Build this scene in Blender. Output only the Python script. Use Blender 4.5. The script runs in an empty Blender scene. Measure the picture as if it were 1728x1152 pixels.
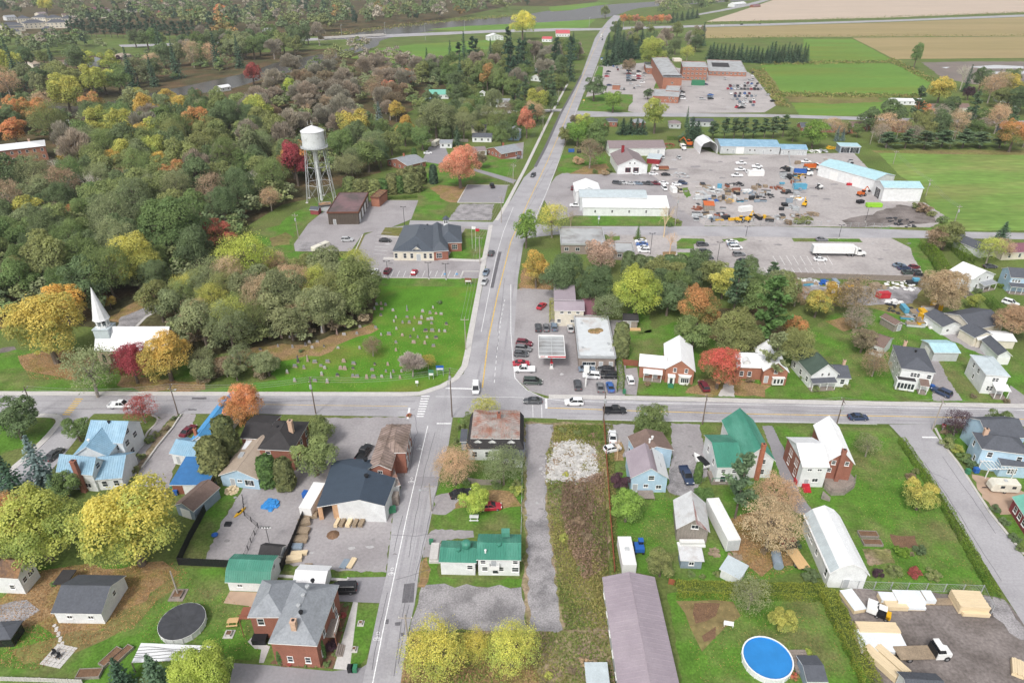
import bpy,bmesh,math,random
import numpy as np
from mathutils import Vector,Matrix
R=math.radians
SC=bpy.context.scene
COL=SC.collection
CAMH,PITCH,FOC=97.0,R(29.5),1152.0
cam=bpy.data.objects.new('camera',bpy.data.cameras.new('camera'))
COL.objects.link(cam);SC.camera=cam
cam.location=(0,0,CAMH);cam.rotation_euler=(R(90)-PITCH,0,0)
cam.data.sensor_width=36.0;cam.data.lens=24.0;cam.data.clip_start=1.0;cam.data.clip_end=30000.0
W=bpy.data.worlds.new('World');SC.world=W;W.use_nodes=True
SUN_EL,SUN_AZ=R(50),R(205)
nt=W.node_tree;nt.nodes.clear()
sky=nt.nodes.new('ShaderNodeTexSky');sky.sky_type='NISHITA';sky.sun_disc=False
sky.sun_elevation=SUN_EL;sky.sun_rotation=SUN_AZ;sky.air_density=1.0;sky.dust_density=4.0;sky.ozone_density=1.0
hsv=nt.nodes.new('ShaderNodeHueSaturation');hsv.inputs['Saturation'].default_value=.30
bg=nt.nodes.new('ShaderNodeBackground');bg.inputs['Strength'].default_value=.125
wo=nt.nodes.new('ShaderNodeOutputWorld')
nt.links.new(sky.outputs[0],hsv.inputs['Color']);nt.links.new(hsv.outputs[0],bg.inputs['Color']);nt.links.new(bg.outputs[0],wo.inputs['Surface'])
sl=bpy.data.lights.new('sun','SUN');sl.energy=1.5;sl.angle=R(10);sl.color=(1.0,.97,.93)
so=bpy.data.objects.new('sun',sl);COL.objects.link(so);so['kind']='helper'
_sd=Vector((math.sin(SUN_AZ)*math.cos(SUN_EL),math.cos(SUN_AZ)*math.cos(SUN_EL),math.sin(SUN_EL)))
so.rotation_euler=_sd.to_track_quat('Z','Y').to_euler()
SC.view_settings.view_transform='Standard';SC.view_settings.look='None'
SC.view_settings.exposure=.5;SC.view_settings.gamma=1.0;SC.view_settings.use_curve_mapping=False
SC.cycles.max_bounces=5;SC.cycles.diffuse_bounces=4;SC.cycles.glossy_bounces=2;SC.cycles.transparent_max_bounces=6
SC.cycles.use_denoising=True
_c,_s=math.cos(PITCH),math.sin(PITCH)
def P(u,v,z=.0):
 xc,yc=(u-864.0)/FOC,(576.0-v)/FOC
 t=(CAMH-z)/(_s-yc*_c)
 return Vector((xc*t,t*(_c+yc*_s),z))
def MPP(u,v,z=.0):
 yc=(576.0-v)/FOC
 return (CAMH-z)/(_s-yc*_c)/FOC
def HT(y,v):
 yc=(576.0-v)/FOC
 return CAMH-y/(_c+yc*_s)*(_s-yc*_c)
rnd=random.Random(7)
def tag(o,label=None,cat=None,group=None,kind=None):
 if label:o['label']=label
 if cat:o['category']=cat
 if group:o['group']=group
 if kind:o['kind']=kind
 return o
def empty(name,loc,label,cat,group=None,rz=.0):
 o=bpy.data.objects.new(name,None);COL.objects.link(o);o.location=loc;o.rotation_euler=(0,0,rz)
 o.empty_display_size=.1
 return tag(o,label,cat,group)
def link(name,me,parent=None,loc=None,rz=.0):
 o=bpy.data.objects.new(name,me);COL.objects.link(o)
 if parent is not None:o.parent=parent
 if loc is not None:o.location=loc
 if rz:o.rotation_euler=(0,0,rz)
 return o
def copy_tree(o,parent=None):
 c=o.copy();COL.objects.link(c);c.parent=parent
 for ch in o.children:copy_tree(ch,c)
 return c
class MB:
 def __init__(s):s.v=[];s.f=[];s.m=[]
 def poly(s,pts,m=0):
  n=len(s.v);s.v+=[tuple(p) for p in pts];s.f.append(tuple(range(n,n+len(pts))));s.m.append(m);return s
 def faces(s,vs,fs,m=0):
  n=len(s.v);s.v+=[tuple(p) for p in vs]
  for f in fs:s.f.append(tuple(n+i for i in f));s.m.append(m)
  return s
 def box(s,x0,x1,y0,y1,z0,z1,m=0,mt=None):
  vs=[(x0,y0,z0),(x1,y0,z0),(x1,y1,z0),(x0,y1,z0),(x0,y0,z1),(x1,y0,z1),(x1,y1,z1),(x0,y1,z1)]
  n=len(s.v);s.v+=vs
  for k,f in enumerate(((0,3,2,1),(4,5,6,7),(0,1,5,4),(1,2,6,5),(2,3,7,6),(3,0,4,7))):
   s.f.append(tuple(n+i for i in f));s.m.append(mt if (k==1 and mt is not None) else m)
  return s
 def obox(s,c,ux,lx,ly,z0,z1,m=0,mt=None):
  ux=Vector((ux[0],ux[1])).normalized();uy=Vector((-ux.y,ux.x));c=Vector((c[0],c[1]))
  q=[c-ux*lx/2-uy*ly/2,c+ux*lx/2-uy*ly/2,c+ux*lx/2+uy*ly/2,c-ux*lx/2+uy*ly/2]
  return s.prism(q,z0,z1,m,mt)
 def prism(s,poly,z0,z1,m=0,mt=None):
  n=len(poly)
  a=sum(poly[i][0]*poly[(i+1)%n][1]-poly[(i+1)%n][0]*poly[i][1] for i in range(n))
  if a<0:poly=poly[::-1]
  k=len(s.v);s.v+=[(p[0],p[1],z0) for p in poly]+[(p[0],p[1],z1) for p in poly]
  for i in range(n):
   j=(i+1)%n;s.f.append((k+i,k+j,k+n+j,k+n+i));s.m.append(m)
  s.f.append(tuple(k+n+i for i in range(n)));s.m.append(m if mt is None else mt)
  s.f.append(tuple(k+i for i in range(n-1,-1,-1)));s.m.append(m)
  return s
 def tube(s,p,q,r0,r1=None,n=6,m=0,cap=True):
  r1=r0 if r1 is None else r1
  p=Vector(p);q=Vector(q);d=(q-p)
  if d.length<1e-6:return s
  d.normalize();a=d.orthogonal().normalized();b=d.cross(a);k=len(s.v)
  for c,r in ((p,r0),(q,r1)):
   for i in range(n):
    t=2*math.pi*i/n;s.v.append(tuple(c+(a*math.cos(t)+b*math.sin(t))*r))
  for i in range(n):
   j=(i+1)%n;s.f.append((k+i,k+j,k+n+j,k+n+i));s.m.append(m)
  if cap:
   s.f.append(tuple(k+n+i for i in range(n)));s.m.append(m);s.f.append(tuple(k+i for i in range(n-1,-1,-1)));s.m.append(m)
  return s
 def lathe(s,prof,n=16,c=(0,0),m=0):
  k=len(s.v)
  for (r,z) in prof:
   for i in range(n):
    t=2*math.pi*i/n;s.v.append((c[0]+r*math.cos(t),c[1]+r*math.sin(t),z))
  for j in range(len(prof)-1):
   for i in range(n):
    i2=(i+1)%n;s.f.append((k+j*n+i,k+j*n+i2,k+(j+1)*n+i2,k+(j+1)*n+i));s.m.append(m)
  return s
 def slab(s,pts,th,m=0,ms=1):
  n=len(pts);pts=[Vector(p) for p in pts];k=len(s.v)
  s.v+=[tuple(p) for p in pts]+[tuple(p-Vector((0,0,th))) for p in pts]
  s.f.append(tuple(k+i for i in range(n)));s.m.append(m)
  s.f.append(tuple(k+n+i for i in range(n-1,-1,-1)));s.m.append(ms)
  for i in range(n):
   j=(i+1)%n;s.f.append((k+i,k+n+i,k+n+j,k+j));s.m.append(ms)
  return s
 def mesh(s,name,mats,smooth=False):
  me=bpy.data.meshes.new(name);me.from_pydata(s.v,[],s.f)
  for x in (mats if isinstance(mats,(list,tuple)) else [mats]):me.materials.append(x)
  me.polygons.foreach_set('material_index',s.m)
  if smooth:me.polygons.foreach_set('use_smooth',[True]*len(s.f))
  me.update();return me
 def bd(s,name,mats,parent=None,loc=None,rz=.0,smooth=False):
  o=link(name,s.mesh(name,mats,smooth),parent,loc,rz);return o
MATS={}
def sock(b,*names):
 for n in names:
  if n in b.inputs:return b.inputs[n]
def mat(name,col,rough=.85,var=.12,scale=.6,col2=None,f2=.5,s2=.15,bump=.0,bscale=8.0,metal=.0,spec=.3,objcol=False,fine=.0,fscale=9.0,stretch=None,rot=.0):
 if name in MATS:return MATS[name]
 m=bpy.data.materials.new(name);m.use_nodes=True;MATS[name]=m
 T=m.node_tree;N=T.nodes;L=T.links;b=N['Principled BSDF']
 b.inputs['Roughness'].default_value=rough;b.inputs['Metallic'].default_value=metal
 sock(b,'Specular IOR Level','Specular').default_value=spec
 tc=N.new('ShaderNodeTexCoord');vec=tc.outputs['Object']
 if stretch:
  mp=N.new('ShaderNodeMapping');mp.inputs['Scale'].default_value=stretch;mp.inputs['Rotation'].default_value=(0,0,rot);L.new(vec,mp.inputs[0]);vec=mp.outputs[0]
 def noise(sc,det=3.0):
  n=N.new('ShaderNodeTexNoise');n.inputs['Scale'].default_value=sc;n.inputs['Detail'].default_value=det;n.inputs['Roughness'].default_value=.6;L.new(vec,n.inputs['Vector']);return n.outputs[0]
 if objcol:
  oi=N.new('ShaderNodeObjectInfo');base=oi.outputs['Color']
 else:
  rgb=N.new('ShaderNodeRGB');rgb.outputs[0].default_value=(*col,1);base=rgb.outputs[0]
 def ramp(x,lo,hi):
  mr=N.new('ShaderNodeMapRange');mr.inputs[1].default_value=lo;mr.inputs[2].default_value=hi;mr.clamp=True;L.new(x,mr.inputs[0]);return mr.outputs[0]
 def mixc(fac,a,c):
  mx=N.new('ShaderNodeMix');mx.data_type='RGBA'
  if isinstance(fac,float):mx.inputs[0].default_value=fac
  else:L.new(fac,mx.inputs[0])
  L.new(a,mx.inputs[6]);L.new(c,mx.inputs[7]);return mx.outputs[2]
 if col2 is not None:
  c2=N.new('ShaderNodeRGB');c2.outputs[0].default_value=(*col2,1)
  base=mixc(ramp(noise(s2,5.0),f2-.1,f2+.1),c2.outputs[0],base)
 def scaleby(c,fac,amt):
  mr=N.new('ShaderNodeMapRange');mr.inputs[1].default_value=.25;mr.inputs[2].default_value=.75;mr.inputs[3].default_value=1-amt;mr.inputs[4].default_value=1+amt;L.new(fac,mr.inputs[0])
  vm=N.new('ShaderNodeVectorMath');vm.operation='SCALE';L.new(c,vm.inputs[0]);L.new(mr.outputs[0],vm.inputs['Scale']);return vm.outputs[0]
 if var:base=scaleby(base,noise(scale,4.0),var)
 if fine:base=scaleby(base,noise(fscale,2.0),fine)
 L.new(base,b.inputs['Base Color'])
 if bump:
  bp=N.new('ShaderNodeBump');bp.inputs['Strength'].default_value=bump;bp.inputs['Distance'].default_value=.1;L.new(noise(bscale,3.0),bp.inputs['Height']);L.new(bp.outputs[0],b.inputs['Normal'])
 return m
def M(k):return MATS[k]
mat('grass',(.11,.16,.04),var=.25,scale=.05,col2=(.13,.15,.05),f2=.47,s2=.035,fine=.35,fscale=1.6,bump=.4,bscale=3,spec=.1)
mat('lawn',(.092,.195,.028),var=.3,scale=.3,col2=(.15,.165,.06),f2=.46,s2=.09,fine=.34,fscale=2.2,bump=.4,bscale=4,spec=.1)
mat('cgr',(.088,.215,.022),var=.2,scale=.15,col2=(.16,.20,.04),f2=.42,s2=.05,fine=.25,fscale=2.0,spec=.1)
mat('meadow',(.13,.24,.045),var=.16,scale=.02,col2=(.17,.21,.04),f2=.42,s2=.018,fine=.15,fscale=.5,spec=.1,stretch=(.25,1,1))
mat('pasture',(.16,.265,.06),var=.22,scale=.05,col2=(.22,.235,.08),f2=.45,s2=.03,fine=.25,fscale=.35,spec=.1,stretch=(.35,1,1))
mat('asphalt',(.37,.36,.375),var=.10,scale=.12,col2=(.32,.31,.325),f2=.45,s2=.06,fine=.12,fscale=2.5,spec=.25,rough=.8)
mat('alot',(.33,.31,.315),var=.13,scale=.08,col2=(.275,.255,.26),f2=.43,s2=.09,fine=.14,fscale=1.7,spec=.25)
mat('ayd',(.39,.36,.35),var=.16,scale=.05,col2=(.28,.255,.25),f2=.38,s2=.07,fine=.16,fscale=.9,spec=.25)
mat('anew',(.27,.26,.275),var=.09,scale=.15,fine=.1,fscale=2.0,spec=.25)
mat('patch',(.13,.125,.135),var=.15,scale=.6,fine=.2,fscale=3)
mat('gravel',(.31,.295,.30),var=.2,scale=.25,col2=(.22,.21,.215),f2=.45,s2=.25,fine=.35,fscale=3.5,bump=.5,bscale=7,spec=.15)
mat('dyd',(.20,.175,.165),var=.3,scale=.12,col2=(.14,.12,.11),f2=.46,s2=.12,fine=.3,fscale=2,bump=.4,bscale=4,spec=.15)
mat('concrete',(.52,.50,.48),var=.09,scale=.5,fine=.1,fscale=3,spec=.25)
mat('kerb',(.50,.48,.45),var=.1,scale=.7,spec=.25)
mat('pwh',(.78,.78,.78),var=.22,scale=1.2,rough=.6,fine=.2,fscale=4)
mat('paint_yellow',(.62,.42,.10),var=.25,scale=1.0,rough=.6,fine=.2,fscale=4)
mat('paint_blue',(.12,.30,.52),var=.2,scale=1.0)
mat('llit',(.27,.18,.095),var=.25,scale=.3,col2=(.20,.17,.05),f2=.44,s2=.2,fine=.45,fscale=2.2,spec=.1)
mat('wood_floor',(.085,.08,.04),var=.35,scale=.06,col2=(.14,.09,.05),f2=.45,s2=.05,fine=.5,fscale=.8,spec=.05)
mat('weeds',(.19,.185,.075),var=.35,scale=.25,col2=(.29,.22,.16),f2=.5,s2=.14,fine=.45,fscale=1.6,bump=.6,bscale=3,spec=.05)
mat('stubble',(.49,.40,.32),var=.06,scale=.02,fine=.08,fscale=.12,stretch=(.15,1,1),spec=.05)
mat('ripe_field',(.33,.26,.135),var=.10,scale=.02,col2=(.30,.25,.12),f2=.45,s2=.01,fine=.1,fscale=.2,stretch=(.12,1,1),spec=.05)
mat('mud_field',(.23,.19,.165),var=.15,scale=.02,col2=(.17,.15,.135),f2=.5,s2=.012,spec=.2)
mat('puddle',(.62,.62,.62),rough=.08,var=.0,spec=.8)
mat('rgr',(.20,.16,.075),var=.3,scale=.05,col2=(.17,.18,.055),f2=.5,s2=.04,fine=.35,fscale=.7,spec=.05)
mat('river',(.075,.066,.058),rough=.25,var=.2,scale=.02,spec=.12,bump=.15,bscale=.6)
mat('mulch',(.17,.10,.06),var=.25,scale=.5,fine=.3,fscale=4)
mat('sand_patch',(.42,.30,.22),var=.15,scale=.4)
NOTREE=[]
def ground_pts(px,rag=.0,step=None,seed=1):
 pts=[P(u,v) for u,v in px]
 if rag:
  r=random.Random(seed*77+len(px));out=[]
  for a,b in zip(pts,pts[1:]+pts[:1]):
   n=max(1,int((b-a).length/(step or rag*3)))
   n=min(n,60)
   for i in range(n):
    q=a.lerp(b,i/n);d=(b-a).normalized();nrm=Vector((-d.y,d.x,0));out.append(q+nrm*(r.random()-.5)*2*rag)
  pts=out
 return pts
_zs=[0]
def sheet(name,px,matname,lvl,rag=.0,notree=True,kind='structure',step=None):
 _zs[0]+=1
 z=.008*lvl+.00013*(_zs[0]%50)
 pts=ground_pts(px,rag,step,_zs[0])
 o=MB().poly([(p.x,p.y,z) for p in pts]).bd(name,M(matname));o['kind']=kind
 if o.data.polygons[0].normal.z<0:o.data.flip_normals()
 if notree:NOTREE.append([(p.x,p.y) for p in pts])
 return o
def ribbon_pts(pts,w):
 L,Rr=[],[]
 for i,p in enumerate(pts):
  a=pts[max(0,i-1)];b=pts[min(len(pts)-1,i+1)]
  d=(b-a);d.z=0;d.normalize();n=Vector((-d.y,d.x,0))*w/2
  L.append(p+n);Rr.append(p-n)
 return L,Rr
def smooth_line(px,n=6):
 q=[px[0]]+list(px)+[px[-1]];out=[]
 for i in range(1,len(q)-2):
  p0,p1,p2,p3=[Vector(k) for k in q[i-1:i+3]]
  for k in range(n):
   t=k/n
   out.append(tuple(.5*((2*p1)+(-p0+p2)*t+(2*p0-5*p1+4*p2-p3)*t*t+(-p0+3*p1-3*p2+p3)*t**3)))
 out.append(tuple(px[-1]));return out
def stripe(name,px,w,matname,lvl,dash=None,smooth=False,parent=None):
 if smooth:px=smooth_line(px)
 pts=[P(u,v) for u,v in px];z=.008*lvl;mb=MB()
 if dash:
  seg=[];on,off=dash
  for a,b in zip(pts,pts[1:]):
   L=(b-a).length;t=.0
   while t<L:
    seg.append((a.lerp(b,t/L),a.lerp(b,min(1,(t+on)/L))));t+=on+off
 else:seg=None
 if seg:
  for a,b in seg:
   l,r=ribbon_pts([a,b],w);mb.poly([(r[0].x,r[0].y,z),(r[1].x,r[1].y,z),(l[1].x,l[1].y,z),(l[0].x,l[0].y,z)])
 else:
  l,r=ribbon_pts(pts,w)
  for i in range(len(pts)-1):
   mb.poly([(r[i].x,r[i].y,z),(r[i+1].x,r[i+1].y,z),(l[i+1].x,l[i+1].y,z),(l[i].x,l[i].y,z)])
 o=mb.bd(name,M(matname),parent);o['kind']='structure';return o
def raised(name,px,w,h,matname,smooth=False,mside='kerb'):
 if smooth:px=smooth_line(px)
 pts=[P(u,v) for u,v in px];l,r=ribbon_pts(pts,w);mb=MB()
 for i in range(len(pts)-1):
  q=[(r[i].x,r[i].y),(r[i+1].x,r[i+1].y),(l[i+1].x,l[i+1].y),(l[i].x,l[i].y)]
  mb.faces([(x,y,0) for x,y in q]+[(x,y,h) for x,y in q],[(4,5,6,7),(0,1,5,4),(2,3,7,6)]+([(3,0,4,7)] if i==0 else [])+([(1,2,6,5)] if i==len(pts)-2 else []))
 o=mb.bd(name,[M(matname)]);o['kind']='structure';return o
g=MB().poly([(-9000,-200,0),(9000,-200,0),(9000,14000,0),(-9000,14000,0)]).bd('ground',M('grass'));g['kind']='structure'
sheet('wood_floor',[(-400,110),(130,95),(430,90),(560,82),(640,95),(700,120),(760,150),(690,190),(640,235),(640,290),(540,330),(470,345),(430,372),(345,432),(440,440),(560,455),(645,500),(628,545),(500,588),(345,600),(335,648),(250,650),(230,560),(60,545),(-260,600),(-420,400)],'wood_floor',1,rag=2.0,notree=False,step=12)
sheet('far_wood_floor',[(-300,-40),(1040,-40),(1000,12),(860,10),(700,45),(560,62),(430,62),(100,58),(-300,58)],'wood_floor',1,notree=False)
sheet('river',smooth_line([(60,178),(150,178),(250,158),(330,142),(420,122),(470,105),(540,92),(600,78),(580,62),(640,50),(740,38),(870,27),(930,18),(1030,8),(1150,0),(1300,-12),(1300,-2),(1160,8),(1080,14),(1040,26),(1020,30),(960,36),(900,40),(880,42),(780,47),(700,57),(645,68),(632,80),(560,100),(490,122),(440,135),(380,152),(300,162),(250,172),(200,190),(120,196)],5),'river',2)
sheet('meadow_by_the_bridge',[(590,98),(640,82),(700,75),(790,70),(850,66),(840,80),(780,92),(720,104),(640,108)],'meadow',2,rag=1.5)
sheet('riverside_field',[(720,50),(790,44),(880,40),(1005,33),(990,47),(905,50),(800,53)],'meadow',2,rag=1.5)
sheet('island_field',[(925,12),(1010,4),(1030,6),(960,18),(930,20)],'meadow',3,rag=1.5)
sheet('stubble_field',[(1192,37),(1240,22),(1300,2),(1345,-14),(2400,-45),(2400,14),(1728,21),(1500,30),(1296,35)],'stubble',1)
sheet('ripe_crop_field',[(1168,58),(1180,47),(1296,44),(1500,38),(1728,29),(2300,14),(2300,60),(1728,61),(1296,63),(1170,65)],'ripe_field',1)
sheet('cut_crop_field',[(1438,64),(1728,62),(2200,62),(2200,98),(1728,98),(1508,100),(1470,80)],'ripe_field',2,rag=.6)
sheet('hayfield',[(1356,66),(1438,66),(1470,82),(1508,103),(1400,104),(1356,104)],'meadow',2,rag=.6)
sheet('wide_hayfield',[(1284,110),(1350,106),(1500,107),(1548,122),(1572,138),(1556,160),(1480,159),(1320,156),(1296,138)],'meadow',2,rag=.8)
sheet('overgrown_strip',[(1322,160),(1478,163),(1490,172),(1400,176),(1332,172)],'rgr',3,rag=1.2)
sheet('roadside_meadow',[(1336,174),(1480,172),(1510,168),(1520,195),(1350,196)],'meadow',2,rag=.8)
sheet('muddy_field',[(1556,106),(1640,104),(1728,104),(2100,102),(2100,150),(1728,146),(1640,142),(1590,132)],'mud_field',1,rag=1.5)
for i,q in enumerate([[(1636,113),(1680,110),(1728,112),(1728,116),(1660,116)],[(1660,122),(1728,120),(1728,125),(1680,125)],[(1588,114),(1602,113),(1598,116)]]):
 sheet('flooded_furrow',q,'puddle',3,rag=.6)
sheet('field_edge_path',[(1470,254),(1600,253),(2200,256),(2200,264),(1728,262),(1560,260),(1478,258)],'rgr',3,rag=.3)
sheet('pasture',[(1482,258),(1728,262),(2300,268),(2300,405),(1728,389),(1600,389),(1566,345),(1556,318),(1520,298)],'pasture',2,rag=.4)
sheet('cemetery_lawn',[(470,640),(330,660),(500,661),(708,661),(750,648),(776,630),(786,606),(793,560),(808,470),(640,470),(628,545),(520,590),(420,600)],'cgr',2,rag=.3)
sheet('cemetery_edge',[(430,585),(520,580),(560,565),(630,545),(640,556),(590,575),(540,600),(450,612),(350,640),(345,612)],'llit',3,rag=1.0)
sheet('church_lawn',[(-60,590),(130,590),(330,610),(330,660),(-60,660)],'lawn',2,rag=.5)
sheet('fallen_leaves_by_church',[(30,602),(70,594),(140,592),(165,606),(130,640),(60,632)],'llit',3,rag=1.2)
sheet('fallen_leaves_by_red_tree',[(195,650),(205,632),(270,640),(350,644),(345,660),(250,661)],'llit',3,rag=.8)
sheet('fallen_leaves_behind_church',[(180,540),(235,505),(250,515),(225,530),(200,545)],'llit',3,rag=.8)
sheet('church_lane',[(195,552),(205,535),(240,521),(300,488),(350,462),(400,445),(352,452),(360,470),(310,500),(245,534),(228,552)],'gravel',3,rag=.5)
sheet('dark_lane',[(-80,600),(25,584),(28,590),(-80,612)],'dyd',3,rag=.3)
sheet('town_hall_lawn',[(425,392),(470,380),(492,360),(540,340),(560,350),(520,376),(498,392),(492,412),(500,425),(560,428),(590,430),(600,440),(560,455),(420,440),(402,410)],'lawn',2,rag=.5)
sheet('worn_grass',[(455,402),(480,392),(492,400),(488,412),(462,416)],'rgr',3,rag=.8)
sheet('strip_lawn',[(693,366),(700,345),(712,320),(720,276),(740,280),(762,312),(775,316),(752,350),(745,370)],'lawn',2,rag=.3)
sheet('fallen_leaves_by_orange_tree',[(726,318),(742,312),(788,316),(770,342),(752,340)],'llit',3,rag=.8)
sheet('roadside_lawn',[(838,373),(848,346),(862,318),(858,346),(846,372)],'lawn',3)
sheet('house_lawn',[(716,276),(820,262),(872,268),(868,300),(790,312),(724,310)],'lawn',2,rag=.3)
sheet('brick_house_yard',[(1068,565),(1180,530),(1320,600),(1400,530),(1480,520),(1540,540),(1600,570),(1700,600),(1740,620),(1740,680),(1160,668),(1076,664),(1050,600),(1045,540),(1090,500),(1100,560)],'lawn',1,rag=.4)
sheet('fallen_leaves_by_street_maple',[(1160,664),(1180,640),(1240,640),(1300,650),(1290,668),(1200,668)],'llit',3,rag=.8)
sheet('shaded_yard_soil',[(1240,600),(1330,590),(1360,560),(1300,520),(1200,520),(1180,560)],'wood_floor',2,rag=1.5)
sheet('fallen_leaves_yard',[(1390,540),(1440,536),(1460,545),(1420,560)],'llit',3,rag=1)
sheet('roadside_leaf_bed',[(874,490),(880,460),(895,440),(930,460),(940,485),(930,490)],'llit',3,rag=.5)
sheet('front_lawn',[(-20,1010),(0,958),(150,952),(260,948),(300,955),(378,960),(400,1005),(412,1030),(416,1070),(440,1080),(452,1102),(440,1112),(395,1112),(300,1130),(180,1152),(120,1190),(-60,1190)],'lawn',2,rag=.25)
sheet('fallen_leaves_by_garage',[(-40,1050),(0,1005),(60,968),(120,955),(270,950),(300,965),(260,1000),(225,1050),(175,1060),(120,1075),(60,1060),(10,1062)],'llit',3,rag=1.0)
sheet('gravel_drive',[(-40,1045),(0,1020),(45,1012),(68,1030),(40,1048),(0,1052)],'gravel',4,rag=.5)
sheet('thin_leaves',[(20,1090),(90,1070),(170,1060),(240,1010),(290,970),(300,985),(240,1050),(180,1085),(120,1110),(40,1120)],'rgr',3,rag=1.2)
sheet('street_lawn',[(574,1129),(603,1018),(640,1019),(632,1060),(618,1110),(600,1130)],'lawn',3)
sheet('rear_yard_grass',[(300,945),(368,822),(410,820),(398,840),(372,885),(345,945)],'lawn',3,rag=.3)
sheet('garden_beds_soil',[(455,1118),(470,1108),(545,1114),(566,1020),(590,1016),(562,1128),(480,1124)],'mulch',3,rag=.15)
sheet('fenced_yard',[(372,885),(400,838),(430,790),(470,780),(520,770),(560,800),(520,850),(476,950),(345,946)],'alot',2,rag=.3)
sheet('workshop_yard',[(480,952),(515,870),(530,820),(552,770),(548,705),(700,703),(694,760),(683,800),(664,864),(652,966),(560,962)],'alot',2,rag=.3)
sheet('grass_verge',[(478,962),(560,962),(652,966),(650,973),(590,974),(500,975),(476,972)],'lawn',3,rag=.25)
sheet('driveway',[(545,990),(590,974),(652,973),(641,1017),(566,1014),(550,1012)],'anew',3)
sheet('lower_driveway',[(395,1118),(455,1122),(560,1132),(610,1126),(622,1118),(618,1152),(608,1190),(380,1190),(390,1140)],'anew',3)
sheet('garden_path',[(590,1130),(604,1016),(596,1015),(563,1128)],'concrete',4)
sheet('patio',[(377,1017),(388,997),(435,999),(424,1030),(420,1022)],'sand_patch',4)
sheet('back_patio',[(418,1082),(430,1070),(445,1086),(456,1090),(445,1118),(437,1118),(441,1095),(430,1094)],'concrete',4)
sheet('left_street_verge',[(-60,700),(55,703),(88,706),(92,720),(72,742),(20,760),(-60,790)],'lawn',2,rag=.2)
sheet('gravel_lot',[(704,1000),(712,988),(880,990),(890,1060),(800,1062),(694,1066)],'gravel',3,rag=.6)
sheet('tall_house_yard',[(768,785),(770,740),(775,705),(880,705),(880,860),(880,892),(740,895),(728,880),(735,830)],'lawn',2,rag=.4)
sheet('parking_by_hedge',[(730,862),(740,836),(770,826),(860,830),(880,852),(800,858)],'llit',3,rag=.8)
sheet('house_parking',[(728,866),(736,836),(775,828),(770,858),(752,866)],'alot',4,rag=.4)
sheet('apartment_drive',[(722,900),(735,893),(800,895),(800,905),(745,912),(738,938),(712,940)],'alot',3,rag=.2)
sheet('apartment_lawn',[(712,945),(738,940),(742,975),(880,976),(880,990),(712,990)],'lawn',2,rag=.4)
sheet('dry_verge',[(704,990),(709,950),(722,938),(728,960),(716,990)],'llit',3,rag=.4)
sheet('vacant_lot',[(884,712),(1020,714),(1026,860),(1030,1000),(1036,1152),(1040,1200),(660,1200),(676,1152),(690,1066),(884,1062)],'weeds',2,rag=.5)
sheet('old_lane',[(886,714),(933,716),(930,752),(922,760),(921,860),(930,920),(940,1000),(950,1064),(895,1066),(890,960),(888,860)],'gravel',3,rag=.35)
sheet('old_asphalt',[(888,716),(930,717),(928,750),(920,765),(918,868),(900,880),(890,870)],'alot',4,rag=.3)
sheet('leaf_bank',[(676,1152),(690,1070),(780,1064),(900,1070),(905,1190),(664,1190)],'llit',3,rag=.8)
sheet('blue_house_drive',[(1022,715),(1068,716),(1072,740),(1066,765),(1050,772),(1026,768)],'alot',3,rag=.4)
sheet('rust_leaf_patch',[(1026,752),(1050,745),(1052,775),(1028,778)],'llit',4,rag=.5)
sheet('shared_drive',[(1132,714),(1180,716),(1192,770),(1195,800),(1170,830),(1138,835),(1128,800),(1135,770)],'alot',3,rag=.2)
sheet('drive_gravel',[(1138,778),(1170,776),(1178,820),(1150,838),(1126,830),(1130,800)],'gravel',4,rag=.4)
sheet('back_yard',[(1036,780),(1130,810),(1200,830),(1280,800),(1320,820),(1340,860),(1380,960),(1280,980),(1140,980),(1040,960)],'lawn',2,rag=.3)
sheet('green_house_lawn',[(1182,716),(1290,718),(1330,780),(1350,840),(1300,830),(1200,800)],'lawn',2,rag=.25)
sheet('leafy_yard_soil',[(1230,880),(1290,860),(1330,900),(1345,950),(1280,975),(1240,930)],'llit',3,rag=1.2)
sheet('brick_house_drive',[(1286,718),(1303,718),(1330,770),(1348,830),(1372,862),(1358,870),(1338,860),(1316,800)],'anew',3,rag=.15)
sheet('corner_lawn',[(1303,718),(1500,722),(1524,746),(1548,780),(1600,864),(1688,1008),(1660,1012),(1420,990),(1376,880),(1345,820),(1325,765)],'lawn',2,rag=.2)
sheet('lumber_yard',[(1415,992),(1660,1003),(1695,1010),(1740,1070),(1800,1200),(1500,1200),(1470,1130),(1432,1040)],'dyd',3,rag=.4)
sheet('lumber_yard_gravel_edge',[(1655,1004),(1694,1012),(1740,1075),(1720,1080),(1680,1040)],'gravel',4,rag=.5)
sheet('pool_lawn',[(1126,1000),(1380,1005),(1400,1040),(1470,1152),(1480,1200),(1160,1200)],'lawn',2,rag=.3)
sheet('dry_grass_patch',[(1140,1010),(1240,1015),(1245,1035),(1175,1100),(1160,1060)],'rgr',3,rag=1.0)
sheet('garden_bed_soil',[(1172,1018),(1212,1016),(1205,1035),(1175,1052)],'mulch',4,rag=.6)
sheet('second_garden_bed_soil',[(1180,1068),(1206,1056),(1208,1078),(1190,1082)],'mulch',4,rag=.6)
sheet('vegetable_bed',[(1455,926),(1500,926),(1510,950),(1466,954)],'weeds',4,rag=.2)
sheet('flower_bed',[(1502,902),(1545,903),(1550,922),(1512,925)],'mulch',4,rag=.3)
sheet('right_corner_yard',[(1578,722),(1740,726),(1740,940),(1690,880),(1640,800),(1600,750)],'lawn',2,rag=.3)
sheet('caravan_pad',[(1640,800),(1690,808),(1728,830),(1740,860),(1690,868),(1660,840)],'sand_patch',3,rag=.4)
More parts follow.
